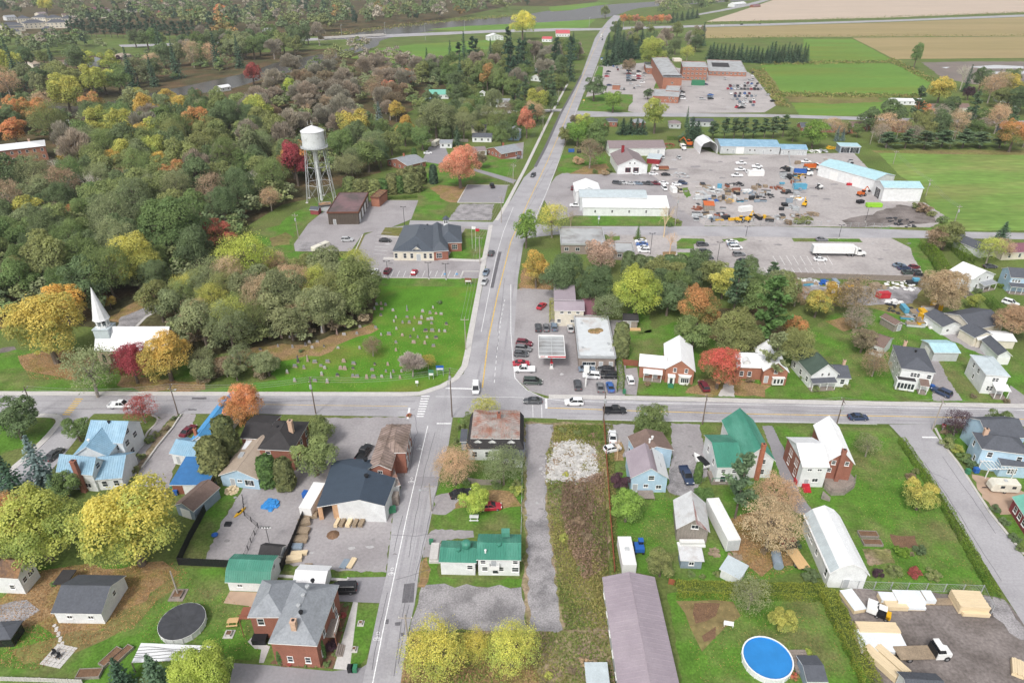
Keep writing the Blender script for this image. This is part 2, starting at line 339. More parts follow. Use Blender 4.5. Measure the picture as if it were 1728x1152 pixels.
sheet('house_drive_by_hedge',[(1578,596),(1600,640),(1624,676),(1574,676),(1572,640),(1560,620)],'alot',3,rag=.2)
sheet('right_house_drive',[(1705,650),(1760,690),(1720,690),(1700,680)],'alot',3)
sheet('shed_lane',[(1585,540),(1640,560),(1660,590),(1700,610),(1660,600),(1600,572),(1575,555)],'alot',3,rag=.4)
sheet('brick_house_path',[(1052,664),(1055,622),(1075,620),(1078,640),(1074,667)],'alot',3)
sheet('second_brick_house_drive',[(1212,668),(1225,642),(1236,642),(1240,669)],'concrete',4,rag=.2)
sheet('junk_yard',[(1330,480),(1620,482),(1640,500),(1560,540),(1470,520),(1350,515)],'rgr',2,rag=.8)
sheet('junk_yard_gravel',[(1340,482),(1560,484),(1540,512),(1440,514),(1360,505)],'gravel',3,rag=.8)
sheet('gas_station_lot',[(868,490),(880,486),(945,490),(960,540),(1050,540),(1056,620),(1054,668),(924,668),(895,660),(872,640),(866,612)],'alot',3)
sheet('municipal_lot',[(498,424),(496,412),(520,378),(548,355),(600,345),(640,338),(706,338),(694,370),(650,388),(615,393),(610,398),(592,424)],'alot',3)
sheet('town_hall_parking',[(590,444),(612,398),(642,386),(690,380),(830,376),(824,442),(806,470),(620,468),(610,455),(600,450)],'alot',3)
sheet('gravel_patch',[(500,418),(508,408),(536,408),(532,424),(504,424)],'gravel',4,rag=.3)
sheet('town_hall_bed',[(592,440),(612,396),(616,397),(596,440),(600,447)],'rgr',4)
sheet('town_hall_front_lawn',[(757,432),(785,386),(823,388),(820,436),(780,440),(757,438)],'lawn',4)
sheet('town_hall_island',[(642,396),(650,384),(682,384),(676,399)],'rgr',4,rag=.15)
sheet('cemetery_bank',[(622,469),(806,472),(804,484),(640,482)],'lawn',4)
sheet('cemetery_bank_top',[(640,482),(804,484),(803,490),(640,487)],'cgr',4)
sheet('upper_parking',[(772,342),(789,312),(857,313),(850,342)],'anew',3)
sheet('gravel_corner',[(756,372),(776,344),(834,344),(828,372)],'gravel',3,rag=.4)
sheet('brick_house_upper_drive',[(712,272),(724,248),(750,244),(760,270),(745,278)],'anew',3)
sheet('house_parking_upper',[(846,268),(858,245),(884,240),(882,268)],'alot',3)
sheet('mill_lot',[(938,298),(950,292),(1042,292),(1130,290),(1160,300),(1170,360),(1190,382),(1150,382),(1132,364),(970,364),(940,372),(930,360),(915,330)],'alot',3)
sheet('works_yard',[(1096,292),(1104,268),(1126,252),(1180,250),(1216,262),(1440,258),(1480,300),(1500,338),(1560,342),(1600,368),(1570,384),(1190,381),(1150,355),(1120,310)],'ayd',3,rag=.3)
sheet('yard_dark_gravel',[(1420,372),(1470,362),(1520,345),(1570,358),(1580,376),(1430,384)],'dyd',4,rag=.8)
sheet('yard_verge',[(1480,386),(1500,383),(1575,384),(1580,391),(1496,391)],'lawn',4,rag=.2)
sheet('mill_verge',[(965,370),(984,364),(1130,365),(1152,374),(1150,381),(965,380)],'lawn',4,rag=.2)
sheet('yard_grass',[(1150,318),(1160,316),(1166,330),(1158,334)],'lawn',4,rag=.3)
sheet('bank_lot',[(1020,392),(1500,400),(1540,420),(1568,458),(1575,478),(1420,470),(1300,466),(1226,450),(1180,440),(1072,440),(1060,430)],'ayd',3)
sheet('lot_island_west',[(1142,408),(1150,402),(1188,403),(1190,408),(1170,412),(1172,420),(1142,420)],'lawn',4,rag=.15)
sheet('lot_island_south',[(1142,426),(1175,426),(1182,440),(1150,440)],'lawn',4,rag=.15)
sheet('lot_island_tree_bed',[(1118,425),(1140,424),(1145,438),(1120,438)],'llit',4,rag=.2)
sheet('lot_island_bank',[(1024,400),(1046,398),(1046,405),(1026,407)],'lawn',4,rag=.1)
sheet('lot_island_spruce',[(1068,400),(1088,400),(1092,406),(1070,406)],'rgr',4,rag=.1)
sheet('lot_island_corner',[(1218,404),(1250,401),(1262,404),(1252,408),(1222,408)],'lawn',4,rag=.1)
sheet('lot_island_truck',[(1336,402),(1450,403),(1456,409),(1400,408),(1340,408)],'lawn',4,rag=.1)
sheet('lot_lawn',[(1532,402),(1550,402),(1600,470),(1592,474),(1560,465),(1540,432)],'lawn',4,rag=.2)
sheet('hospital_lot',[(980,190),(990,160),(1008,112),(1090,106),(1120,112),(1200,122),(1262,122),(1272,128),(1310,178),(1290,190),(1080,192),(1060,188),(1062,170),(1050,160)],'ayd',3)
sheet('hospital_lawn',[(975,188),(984,165),(1020,158),(1068,160),(1068,172),(1050,190),(1010,192)],'lawn',4,rag=.2)
sheet('hospital_verge',[(1002,130),(1010,112),(1018,113),(1016,132)],'lawn',4)
sheet('hospital_court',[(1103,150),(1108,136),(1120,136),(1120,152)],'lawn',4)
sheet('field_margin',[(1262,118),(1290,118),(1310,140),(1328,180),(1310,178),(1280,132)],'rgr',4,rag=.8)
sheet('works_garage_lawn',[(940,292),(946,262),(1020,258),(1030,294)],'lawn',4,rag=.4)
sheet('works_leaf_bed',[(960,294),(990,280),(1024,276),(1030,294)],'llit',5,rag=.6)
main_l=[(709,668),(752,651),(782,631),(792,608),(797,570),(814,485),(822,438),(832,374),(862,338),(884,300),(901,284),(919,252),(946,192),(971,147),(981,127),(1004,65),(1014,50),(1026,35),(1036,26)]
main_r=[(1048,27),(1036,45),(1024,62),(1011,100),(999,132),(985,157),(974,187),(964,207),(953,240),(939,285),(925,320),(905,372),(883,413),(874,470),(868,560),(868,612),(872,640),(892,660),(924,674)]
sheet('main_road',main_l+main_r+[(924,700),(709,700)],'asphalt',4)
sheet('cross_street',[(-500,665),(0,667),(709,668),(924,672),(1296,680),(1728,688),(2300,697),(2300,726),(1728,719),(1573,716),(1296,713),(1100,711),(900,705),(760,704),(560,701),(432,698),(0,698),(-500,697)],'asphalt',5)
sheet('side_street',[(690,702),(764,704),(757,750),(742,800),(729,864),(722,900),(709,950),(700,1019),(690,1060),(676,1152),(668,1210),(596,1210),(612,1152),(640,1019),(652,970),(664,864),(683,800),(696,750)],'asphalt',4)
sheet('right_side_street',[(1500,716),(1580,716),(1573,726),(1590,748),(1613,776),(1668,864),(1728,939),(1840,1080),(1840,1190),(1728,1054),(1686,989),(1606,864),(1571,806),(1548,776),(1528,746),(1508,724)],'asphalt',4)
sheet('left_side_street',[(95,697),(160,697),(150,706),(128,742),(90,790),(20,850),(-60,910),(-110,900),(20,790),(70,748),(104,710)],'asphalt',4)
sheet('house_lane',[(250,697),(330,698),(318,740),(290,800),(285,840),(240,850),(200,852),(245,780),(290,712)],'alot',3,rag=.3)
sheet('blue_house_drive_strip',[(268,706),(284,706),(262,740),(230,800),(215,810),(235,760)],'alot',4,rag=.2)
sheet('planted_strip',[(286,708),(303,700),(290,722),(262,755),(235,795),(222,800),(245,765)],'weeds',5,rag=.2)
sheet('upper_street',[(905,378),(946,382),(1296,382),(1480,386),(1600,391),(1728,393),(2300,398),(2300,410),(1728,404),(1600,402),(1530,402),(1300,400),(1020,396),(940,396),(890,402)],'asphalt',5)
sheet('hospital_road',[(968,187),(1050,190),(1300,193),(1500,199),(1728,204),(2200,214),(2200,221),(1728,210),(1480,204),(1300,198),(1050,197),(962,198)],'asphalt',5)
sheet('highway',[(380,68),(502,66),(640,59),(832,51),(940,48),(1010,48),(1040,46),(1168,43),(1296,40),(1500,34),(1728,25),(2300,8),(2300,11),(1728,28.5),(1500,37),(1296,43.5),(1168,46.5),(1030,51),(940,53),(832,55.5),(640,64),(502,70),(380,73)],'asphalt',5)
sheet('country_road',[(1176,24),(1215,17),(1260,7),(1300,-3),(1310,-3),(1270,9),(1220,19),(1180,26)],'asphalt',4)
sheet('left_highway',[(200,76),(300,73),(420,70),(420,73),(300,77),(205,80)],'asphalt',4)
sheet('lane_past_houses',[(764,196),(800,190),(870,186),(950,184),(950,188),(870,191),(800,195),(768,200)],'concrete',3)
sheet('entry_lane',[(692,372),(832,375),(830,384),(690,380)],'asphalt',4)
sheet('curved_drive',[(800,284),(830,292),(872,304),(866,310),(826,297),(798,288)],'anew',4)
raised('sidewalk',[(-400,661),(0,663.5),(432,664.5),(680,665),(709,664),(745,652),(770,638),(784,618),(789,596),(793,570),(809,485),(817,438),(826,392),(828,380)],1.7,.12,'concrete')
raised('sidewalk',[(838,372),(856,342),(878,300),(886,285),(915,225),(937,180),(957,143),(960,138)],1.6,.12,'concrete')
raised('sidewalk',[(926,669),(1100,672),(1296,677),(1500,681),(1728,685),(2200,693)],1.7,.12,'concrete')
raised('sidewalk',[(50,701),(90,702),(100,708),(96,718),(72,745),(40,775),(0,808),(-60,860)],1.5,.12,'concrete',smooth=True)
raised('kerb',[(1578,722),(1592,750),(1616,780),(1672,866),(1728,935)],.5,.12,'kerb')
raised('town_hall_walk',[(647,436),(700,437.5),(757,438),(810,440),(816,436)],1.8,.13,'concrete')
raised('kerb',[(622,468),(700,469),(778,470),(782,458),(808,458)],.5,.12,'kerb')
raised('kerb',[(612,396),(592,440),(600,448)],.4,.12,'kerb')
raised('kerb',[(643,399),(677,400)],.9,.12,'kerb')
raised('kerb',[(772,342),(789,312),(860,313)],.5,.12,'kerb')
raised('kerb',[(772,342),(850,342.5)],.5,.12,'kerb')

raised('kerb',[(255,700),(266,706),(262,716),(250,728),(245,738)],.4,.15,'kerb',smooth=True)
raised('garden_wall',[(306,700),(292,722),(265,755),(240,790)],.35,.4,'kerb')
raised('church_path',[(229,552),(246,535),(300,505),(312,500)],.9,.06,'concrete')
raised('garage_path',[(470,972),(520,975),(585,979),(588,975)],.5,.25,'concrete')
stripe('centre_line',[(814,654),(823.5,576),(839,500),(862,408),(890,344),(924,272),(953,205),(978,142),(1000,90),(1014,60),(1024,44)],.32,'paint_yellow',6)
stripe('lane_dashes',[(834,646),(838,600),(845,540),(852,505)],.14,'pwh',6,dash=(1.6,1.6))
stripe('edge_line',[(862,480),(862,560),(866,613),(869,638),(889,658),(919,672),(950,676),(1100,680),(1296,683),(1500,687),(1728,692),(2200,700)],.16,'pwh',6)
stripe('edge_line',[(812,560),(826,490),(838,430),(850,390),(866,350)],.14,'pwh',6)
stripe('edge_line',[(902,372),(925,318),(946,265),(975,178)],.14,'pwh',6)
stripe('centre_line',[(924,688),(1100,694),(1296,699),(1500,702),(1728,707),(2200,715)],.26,'paint_yellow',6)
stripe('centre_line',[(432,682),(560,684),(688,685.5)],.14,'paint_yellow',6)
stripe('edge_line',[(940,707),(1100,710),(1296,711),(1480,716)],.13,'pwh',6)
stripe('stop_bar',[(921.5,673),(922,689)],.55,'pwh',7)
stripe('stop_bar',[(752,655),(797,656)],.5,'pwh',7)
stripe('stop_bar',[(691,688),(688,707)],.5,'pwh',7)
stripe('stop_bar',[(737,714.5),(761,714.5)],.45,'pwh',7)
stripe('stop_bar',[(1556,737.5),(1582,738)],.5,'pwh',7)
stripe('crossing_line',[(735,669),(864,670),(885,671)],.12,'pwh',7)
stripe('crossing_line',[(899,683),(899.5,704)],.12,'pwh',7)
stripe('crossing_line',[(914,683),(914.5,705)],.12,'pwh',7)
for i in range(9):
 f=i/8.0
 stripe('crosswalk_bar',[(711-8*f,668.5+34*f),(725-10*f,668.5+34*f)],.42,'pwh',7)
for i in range(8):
 f=i/7.0
 stripe('crosswalk_bar',[(127-21*f,673+26*f),(140-21*f,673.5+26*f)],.42,'paint_yellow',7)
stripe('edge_line',[(722,718),(688,864),(667,964),(645,1070),(629,1152),(620,1200)],.17,'pwh',7)
for (u,v) in [(708,755),(694,810),(661,964),(637,1073)]:
 c=P(u,v);mb=MB()
 for dx,dy in ((-.28,-.55),(.28,-.55)):mb.lathe([(.24,.056),(.32,.056)],10,(dx,dy))
 for a,b in (((-.28,-.55),(0,0)),((0,0),(.28,-.55)),((-.3,.55),(.0,.95)),((.3,.55),(0,.95)),((-.3,.3),(.3,.3))):
  l,r=ribbon_pts([Vector((*a,0)),Vector((*b,0))],.1);mb.poly([(r[0].x,r[0].y,.056),(r[1].x,r[1].y,.056),(l[1].x,l[1].y,.056),(l[0].x,l[0].y,.056)])
 mb.bd('bicycle_mark',M('pwh'),None,(c.x,c.y,0))['kind']='structure'
for i in range(15):
 u=628+i*10.7
 stripe('bay_line',[(u+3.5,457),(u-1,467.5)],.12,'pwh',6)
for i in range(7):
 stripe('bay_line',[(630+i*1.2,428-i*6),(652+i*1.5,430-i*6.2)],.12,'pwh',6)
for u in (751,771):
 sheet('accessible_bay_symbol',[(u-2,461),(u+2,461),(u+1.5,464),(u-2.5,464)],'paint_blue',6)
for i in range(9):
 stripe('bay_line',[(1304+i*11.5,432),(1313+i*11.5,447)],.12,'pwh',6)
for i in range(12):
 stripe('bay_line',[(1255+i*11.5,452),(1262+i*11.5,462)],.12,'pwh',6)
stripe('tar_strip',[(844,425),(838,450),(830,486)],1.1,'patch',6)
stripe('tar_strip',[(903,282),(920,250),(946,192),(971,147),(981,127)],1.6,'patch',6)
sheet('asphalt_patch',[(682,985),(700,983),(698,1016),(678,1017)],'patch',6)
for (u,v,w,h) in [(653,1048,5,4),(671,1052,9,3),(679,1070,6,3),(336,672,24,1.6),(325,691,14,1.2)]:
 sheet('asphalt_patch',[(u-w/2,v-h),(u+w/2,v-h),(u+w/2,v+h),(u-w/2,v+h)],'patch',6,rag=.12)
sheet('asphalt_band',[(672,804),(742,804),(737,820),(665,820)],'anew',6)
def crack(px,w=.07):
 pts=[]
 for a,b in zip(px,px[1:]):
  for i in range(5):t=i/5;pts.append((a[0]+(b[0]-a[0])*t+rnd.uniform(-1,1),a[1]+(b[1]-a[1])*t+rnd.uniform(-.8,.8)))
 pts.append(px[-1]);stripe('tar_seam',pts,w,'patch',7)
for c in [[(0,684),(120,690),(260,686)],[(280,676),(420,672),(540,676)],[(440,679),(540,675)],[(745,804),(727,860),(714,920),(700,980)],[(735,730),(715,800),(702,870),(690,940)],[(700,740),(690,800)],[(680,870),(665,930)],[(655,1000),(640,1060),(628,1130)],[(690,1020),(672,1120)],[(684,1010),(665,1140)],[(960,680),(1100,690),(1280,700)],[(1300,693),(1500,697),(1700,700)],[(1130,690),(1210,686),(1300,690)],[(842,560),(838,600)],[(852,470),(846,520),(840,560)],[(1590,770),(1640,840),(1680,900)],[(1560,780),(1620,870),(1690,980)],[(700,700),(704,730),(690,760)],[(1600,810),(1560,790)],[(905,330),(870,390)],[(935,270),(900,330)],[(560,692),(640,690)],[(735,900),(700,905),(660,902)],[(728,960),(668,978)],[(1170,700),(1220,712)]]:
 crack(c,.09)

mat('stain',(.25,.235,.24),var=.2,scale=.4,fine=.25,fscale=2);mat('stain_light',(.42,.41,.415),var=.15,scale=.4,fine=.2,fscale=2)
mat('wheelpath',(.32,.31,.325),var=.12,scale=.3,fine=.12,fscale=2);SR=random.Random(12)
def stain(u,v,w,h,m,lvl):
 sheet('pavement_stain',[(u+w*math.cos(a)*SR.uniform(.6,1),v+h*math.sin(a)*SR.uniform(.6,1)) for a in [i*.785 for i in range(8)]],m,lvl,rag=.12,step=.7)
for (u0,u1,v0,v1,n,w,h) in ((500,690,715,960,16,10,4),(380,500,800,940,8,9,4),(880,1040,500,660,16,8,3),(1130,1480,265,375,44,12,2),(1160,1540,405,460,18,10,2),(600,820,385,466,10,8,2),(960,1160,295,360,12,9,2),(1135,1190,725,830,6,6,3),(890,925,720,870,6,8,4),(1100,1290,130,185,16,8,1)):
 for i in range(n):stain(SR.uniform(u0,u1),SR.uniform(v0,v1),w*SR.uniform(.3,1),h*SR.uniform(.4,1),SR.choice(['stain','stain','stain','stain_light']),5.3)
for (a,b,w) in [((0,676),(700,677),.7),((0,690),(700,691),.7),((930,680.5),(1728,697),.7),((930,697),(1728,714),.7),((806,640),(858,400),.6),((845,640),(875,420),.6),((722,730),(640,1140),.5),((735,760),(662,1140),.5)]:stripe('wheel_path',[a,b],w,'wheelpath',5.6)
def rgb(h):
 f=lambda c:c/12.92 if c<=.04045 else ((c+.055)/1.055)**2.4
 return tuple(f(int(h[i:i+2],16)/255) for i in (0,2,4))
def bmat(name,hexcol,**k):
 k.setdefault('var',.12);k.setdefault('scale',.7);k.setdefault('fine',.1);k.setdefault('fscale',5)
 return mat(name,rgb(hexcol),**k)
bmat('wwh','d9dbdb',rough=.7);bmat('wcr','d2cbbb',rough=.75);bmat('wpb','aac4d6',rough=.7)
bmat('wgr','b9bcbd',rough=.7);bmat('wall_taupe','8d8179');bmat('wall_beige','c6a07e');bmat('wsl','8794a0')
bmat('brick','916152',var=.14,fine=.22,fscale=7,rough=.9);bmat('bro','9c6c58',var=.14,fine=.22,fscale=7,rough=.9)
bmat('brick_maroon','8e4a4c',var=.1,fine=.15);bmat('stone','9a8a78',var=.2,scale=1.2,fine=.3,fscale=3,rough=.9,bump=.5,bscale=3)
bmat('wood_red','8a5745',var=.2,fine=.2,fscale=6,stretch=(8,8,1));bmat('wgy','8c857d',var=.25,fine=.3,fscale=4,stretch=(6,6,1));bmat('wdk','8a8078',var=.2,fine=.25)
bmat('wood_new','c9a87a',var=.12,fine=.15,stretch=(1,8,1));bmat('cbr','5a5149',var=.25,scale=1,fine=.3,fscale=3,stretch=(4,4,.2))
bmat('trim','e4e4e2',rough=.6,var=.04,fine=.0);bmat('trim_dark','4a4a4c',rough=.6,var=.05);bmat('trim_brown','6b4638');bmat('trim_red','8c2f35')
RM=dict(rough=.45,spec=.45)
bmat('roof_blue','80a3b9',col2=rgb('8fb0c4'),f2=.45,s2=.3,**RM);bmat('roof_blue_tarp','3a70a5',var=.15,**RM);bmat('roof_bright_blue','4d8fbf',var=.1,**RM);bmat('rtp','a8c8cf',**RM)
bmat('rgrn','3d7f6c',col2=rgb('5a9482'),f2=.4,s2=.25,stretch=(1,.3,1),**RM);bmat('roof_green_pale','6fae9c',**RM);bmat('rwh','dedfe0',var=.06,**RM);bmat('roof_white_old','c9cacb',var=.12,col2=rgb('b3aeab'),f2=.38,s2=.5,**RM)
bmat('rsil','b4bec2',var=.12,**RM);bmat('rmv','958a92',var=.1,scale=.3,col2=rgb('9f949b'),f2=.45,s2=.12,**RM);bmat('roof_maroon','7d5560',var=.1);bmat('roof_red','b85a60',var=.1)
bmat('roof_navy','3f4a57',var=.1,rough=.7);bmat('rbl','3a3839',var=.2,fine=.15,fscale=3);bmat('rch','55585f',var=.12,fine=.15,fscale=3);bmat('rdm','4c535c',**RM)
bmat('roof_grey','8d9196',var=.13,fine=.15,fscale=3);bmat('rpg','a7a9aa',var=.16,scale=.25,fine=.1,col2=rgb('8d8b89'),f2=.42,s2=.2);bmat('rbr','76645c',var=.15,fine=.15,fscale=3);bmat('roof_taupe','85797a',var=.08,fine=.08)
bmat('roof_tan','a8998a',var=.08,fine=.12);bmat('roof_dark_green','49584f',var=.15,fine=.15);bmat('roof_old_brown','5b4a41',col2=rgb('8b6a4a'),f2=.5,s2=.7,fine=.35,fscale=3)
bmat('roof_rust','8d6656',var=.2,scale=.8,col2=rgb('96918c'),f2=.52,s2=.35,fine=.2);bmat('roof_rust_grey','9a8880',var=.2,scale=.6,col2=rgb('7a6a60'),f2=.5,s2=.35,fine=.15);bmat('roof_rust_red','9b5a52',var=.2,col2=rgb('b9aaa6'),f2=.5,s2=.5,fine=.2)
bmat('roof_leafy','6a5c52',col2=rgb('a9835c'),f2=.47,s2=.5,fine=.35,fscale=3);bmat('roof_flat_brown','7a6264',var=.15,col2=rgb('5c5352'),f2=.5,s2=.14);bmat('roof_flat_white','c7cbcd',var=.08,col2=rgb('a89a90'),f2=.36,s2=.15)
bmat('seam_dark','3c3836',var=.2);bmat('mtl','b9bcbe',rough=.45,metal=.3);bmat('mtd','3c3e42',rough=.5,metal=.3);bmat('bpl','232427',rough=.5,var=.1);bmat('rpt','b5303a',rough=.5);bmat('bplu','2c5fa8',rough=.5)
bmat('gpl','3a7a5a',rough=.5);bmat('ypt','d9a81f',rough=.5);bmat('door_grey','a9adb0');bmat('chim_brick','a86a52',fine=.25,fscale=6);bmat('chim_pale','c3a48e',fine=.2,fscale=6);bmat('wpl','e2e2e0',rough=.5,var=.05);bmat('tarp_blue','3b86c6',rough=.5,var=.25,scale=1.5)
mat('glass',(.035,.042,.05),rough=.12,var=.2,scale=.9,spec=.6)
mat('glb',(.02,.022,.026),rough=.15,var=.2,spec=.5)
mat('interior_dark',(.03,.03,.032),rough=.9)
WCACHE={}
def window_meshes(w,h,trim,kind):
 k=(round(w,2),round(h,2),trim,kind)
 if k in WCACHE:return WCACHE[k]
 t=.09;f=MB()
 f.box(-w/2-t,w/2+t,-.06,0,-h/2-t,-h/2).box(-w/2-t,w/2+t,-.06,0,h/2,h/2+t)
 f.box(-w/2-t,-w/2,-.06,0,-h/2,h/2).box(w/2,w/2+t,-.06,0,-h/2,h/2)
 if kind=='w':
  if h>=w*.9:f.box(-w/2,w/2,-.05,0,-.03,.03)
  else:f.box(-.03,.03,-.05,0,-h/2,h/2)
  if w>1.5:f.box(-w/6-.03,-w/6+.03,-.05,0,-h/2,h/2).box(w/6-.03,w/6+.03,-.05,0,-h/2,h/2)
  pn=MB().poly([(-w/2,-.02,-h/2),(w/2,-.02,-h/2),(w/2,-.02,h/2),(-w/2,-.02,h/2)]).mesh('pane',M('glass'))
  sl=MB().box(-w/2-.14,w/2+.14,-.14,0,-h/2-t-.06,-h/2-t).mesh('sill',M(trim))
 else:
  pn=MB()
  if kind=='g':
   for i in range(4):pn.box(-w/2+.02,w/2-.02,-.045,-.01,-h/2+h*i/4+.02,-h/2+h*(i+1)/4-.02)
  else:pn.box(-w/2,w/2,-.04,0,-h/2,h/2).box(w/2-.16,w/2-.1,-.09,-.04,-.06,.06)
  pn=pn.mesh('door_leaf',M(trim if kind=='g' else 'door_grey'));sl=None
 WCACHE[k]=(f.mesh('frame',M(trim)),pn,sl);return WCACHE[k]
class Wing:pass
DETAIL_Y=330.0
def frame_of(A,B,D,h,apex_rise=.0):
 a=P(*A,h) if len(A)==2 else Vector(A);b=P(*B,h) if len(B)==2 else Vector(B)
 ux=(b-a);ux.z=0;Wd=ux.length;ux.normalize();uy=Vector((-ux.y,ux.x,0))
 if isinstance(D,(tuple,list)):
  if D[0]=='ap':D=2*(P(*D[1],h+apex_rise)-a).dot(uy)
  else:D=(P(*D,h)-a).dot(uy)
 return a,ux,uy,Wd,D
def wing(root,A,B,D,h,roof='gable',rise=2.0,wall='wwh',rf='roof_grey',trim='trim',ov=.3,wins=(),ribs=.0,rib_mat=None,z0=.0,th=.16,front=None,nowall=False):
 a,ux,uy,Wd,D=frame_of(A,B,D,h,rise)
 L=root.location;w=Wing();w.a,w.ux,w.uy,w.W,w.D,w.h,w.root,w.rise,w.roof,w.trim,w.ov=a,ux,uy,Wd,D,h,root,rise,roof,trim,ov
 base=Vector((a.x,a.y,0))-Vector((L.x,L.y,0))
 def Q(x,y,z):return base+ux*x+uy*y+Vector((0,0,z))
 w.Q=Q;w.parts=[]
 i=ov;X0,X1,Y0,Y1=i,Wd-i,i,D-i
 wl=MB();hw=h-.02
 c=[(X0,Y0),(X1,Y0),(X1,Y1),(X0,Y1)]
 ridge_off=.0
 def top(x,y):
  if roof=='gable':return h+rise*(1-abs(y-D/2)/(D/2))-th
  if roof=='gablex':return h+rise*(1-abs(x-Wd/2)/(Wd/2))-th
  if roof=='shed':return h+rise*y/D-th
  if roof=='flat':return h+rise
  return h-.05
 if not nowall:
  for k in range(4):
   p,q=c[k],c[(k+1)%4]
   pts=[Q(*p,z0),Q(*q,z0),Q(*q,top(*q))]
   if (roof=='gable' and k in (1,3)) or (roof=='gablex' and k in (0,2)):
    m=((p[0]+q[0])/2,(p[1]+q[1])/2);pts.append(Q(*m,top(*m)))
   pts.append(Q(*p,top(*p)))
   wl.poly(pts,1 if (front and k==0) else 0)
  w.wall=wl.bd('wall',[M(wall),M(front or wall)],root)
 H=h;pl=[]
 if roof=='gable':pl=[[(0,0,H),(Wd,0,H),(Wd,D/2,H+rise),(0,D/2,H+rise)],[(Wd,D,H),(0,D,H),(0,D/2,H+rise),(Wd,D/2,H+rise)]]
 elif roof=='gablex':pl=[[(0,D,H),(0,0,H),(Wd/2,0,H+rise),(Wd/2,D,H+rise)],[(Wd,0,H),(Wd,D,H),(Wd/2,D,H+rise),(Wd/2,0,H+rise)]]
 elif roof=='hip':
  if Wd>=D:e=D/2;r0,r1=(e,D/2,H+rise),(Wd-e,D/2,H+rise);pl=[[(0,0,H),(Wd,0,H),r1,r0],[(Wd,D,H),(0,D,H),r0,r1],[(0,D,H),(0,0,H),r0],[(Wd,0,H),(Wd,D,H),r1]]
  else:e=Wd/2;r0,r1=(Wd/2,e,H+rise),(Wd/2,D-e,H+rise);pl=[[(0,0,H),(Wd,0,H),r0],[(Wd,D,H),(0,D,H),r1],[(0,D,H),(0,0,H),r0,r1],[(Wd,0,H),(Wd,D,H),r1,r0]]
 elif roof=='shed':pl=[[(0,0,H),(Wd,0,H),(Wd,D,H+rise),(0,D,H+rise)]]
 elif roof=='flat':pl=[[(X0,Y0,H),(X1,Y0,H),(X1,Y1,H),(X0,Y1,H)]]
 elif roof=='gambrel':
  q=Wd*.22;r=rise*.62
  pl=[[(0,D,H),(0,0,H),(q,0,H+r),(q,D,H+r)],[(q,D,H+r),(q,0,H+r),(Wd/2,0,H+rise),(Wd/2,D,H+rise)],[(Wd,0,H),(Wd,D,H),(Wd-q,D,H+r),(Wd-q,0,H+r)],[(Wd-q,0,H+r),(Wd-q,D,H+r),(Wd/2,D,H+rise),(Wd/2,0,H+rise)]]
  g=MB()
  for y in (Y0,Y1):g.poly([Q(X0,y,H-.1),Q(X1,y,H-.1),Q(Wd-q,y,H+r-th),Q(Wd/2,y,H+rise-th),Q(q,y,H+r-th)])
  g.bd('gable_wall',M(wall),root)
 elif roof=='gambrelx':
  q=D*.2;r=rise*.68
  pl=[[(0,0,H),(Wd,0,H),(Wd,q,H+r),(0,q,H+r)],[(0,q,H+r),(Wd,q,H+r),(Wd,D/2,H+rise),(0,D/2,H+rise)],[(Wd,D,H),(0,D,H),(0,D-q,H+r),(Wd,D-q,H+r)],[(Wd,D-q,H+r),(0,D-q,H+r),(0,D/2,H+rise),(Wd,D/2,H+rise)]]
  g=MB()
  for x in (X0,X1):g.poly([Q(x,Y0,H-.1),Q(x,q,H+r-th),Q(x,D/2,H+rise-th),Q(x,D-q,H+r-th),Q(x,Y1,H-.1)])
  g.bd('gable_wall',M(wall),root)
 elif roof=='mansard':
  s=1.1;h2=H+rise;k=rise*.45
  q0=[(0,0,H),(Wd,0,H),(Wd,D,H),(0,D,H)];q1=[(s,s,h2),(Wd-s,s,h2),(Wd-s,D-s,h2),(s,D-s,h2)]
  mm=MB()
  for j in range(4):mm.poly([Q(*q0[j]),Q(*q0[(j+1)%4]),Q(*q1[(j+1)%4]),Q(*q1[j])])
  mm.bd('mansard_slope',M('rbl'),root)
  e=min(Wd,D)/2-s;H=h2+.02
  A0,A1=(s+e*.7,D/2,H+k),(Wd-s-e*.7,D/2,H+k);o=s-.2
  q1=[(o,o,H),(Wd-o,o,H),(Wd-o,D-o,H),(o,D-o,H)]
  pl=[[q1[0],q1[1],A1,A0],[q1[2],q1[3],A0,A1],[q1[3],q1[0],A0],[q1[1],q1[2],A1]]
 rb=MB()
 for f in pl:rb.slab([Q(*p) for p in f],th)
 if roof=='flat':
  pw=.28
  for (x0,x1,y0,y1) in ((0,Wd,0,pw),(0,Wd,D-pw,D),(0,pw,pw,D-pw),(Wd-pw,Wd,pw,D-pw)):
   q=[Q(x0,y0,0),Q(x1,y0,0),Q(x1,y1,0),Q(x0,y1,0)];rb.prism([(p.x,p.y) for p in q],h-.35,h+rise,1)
 w.roofobj=rb.bd('roof',[M(rf),M(trim)],root)
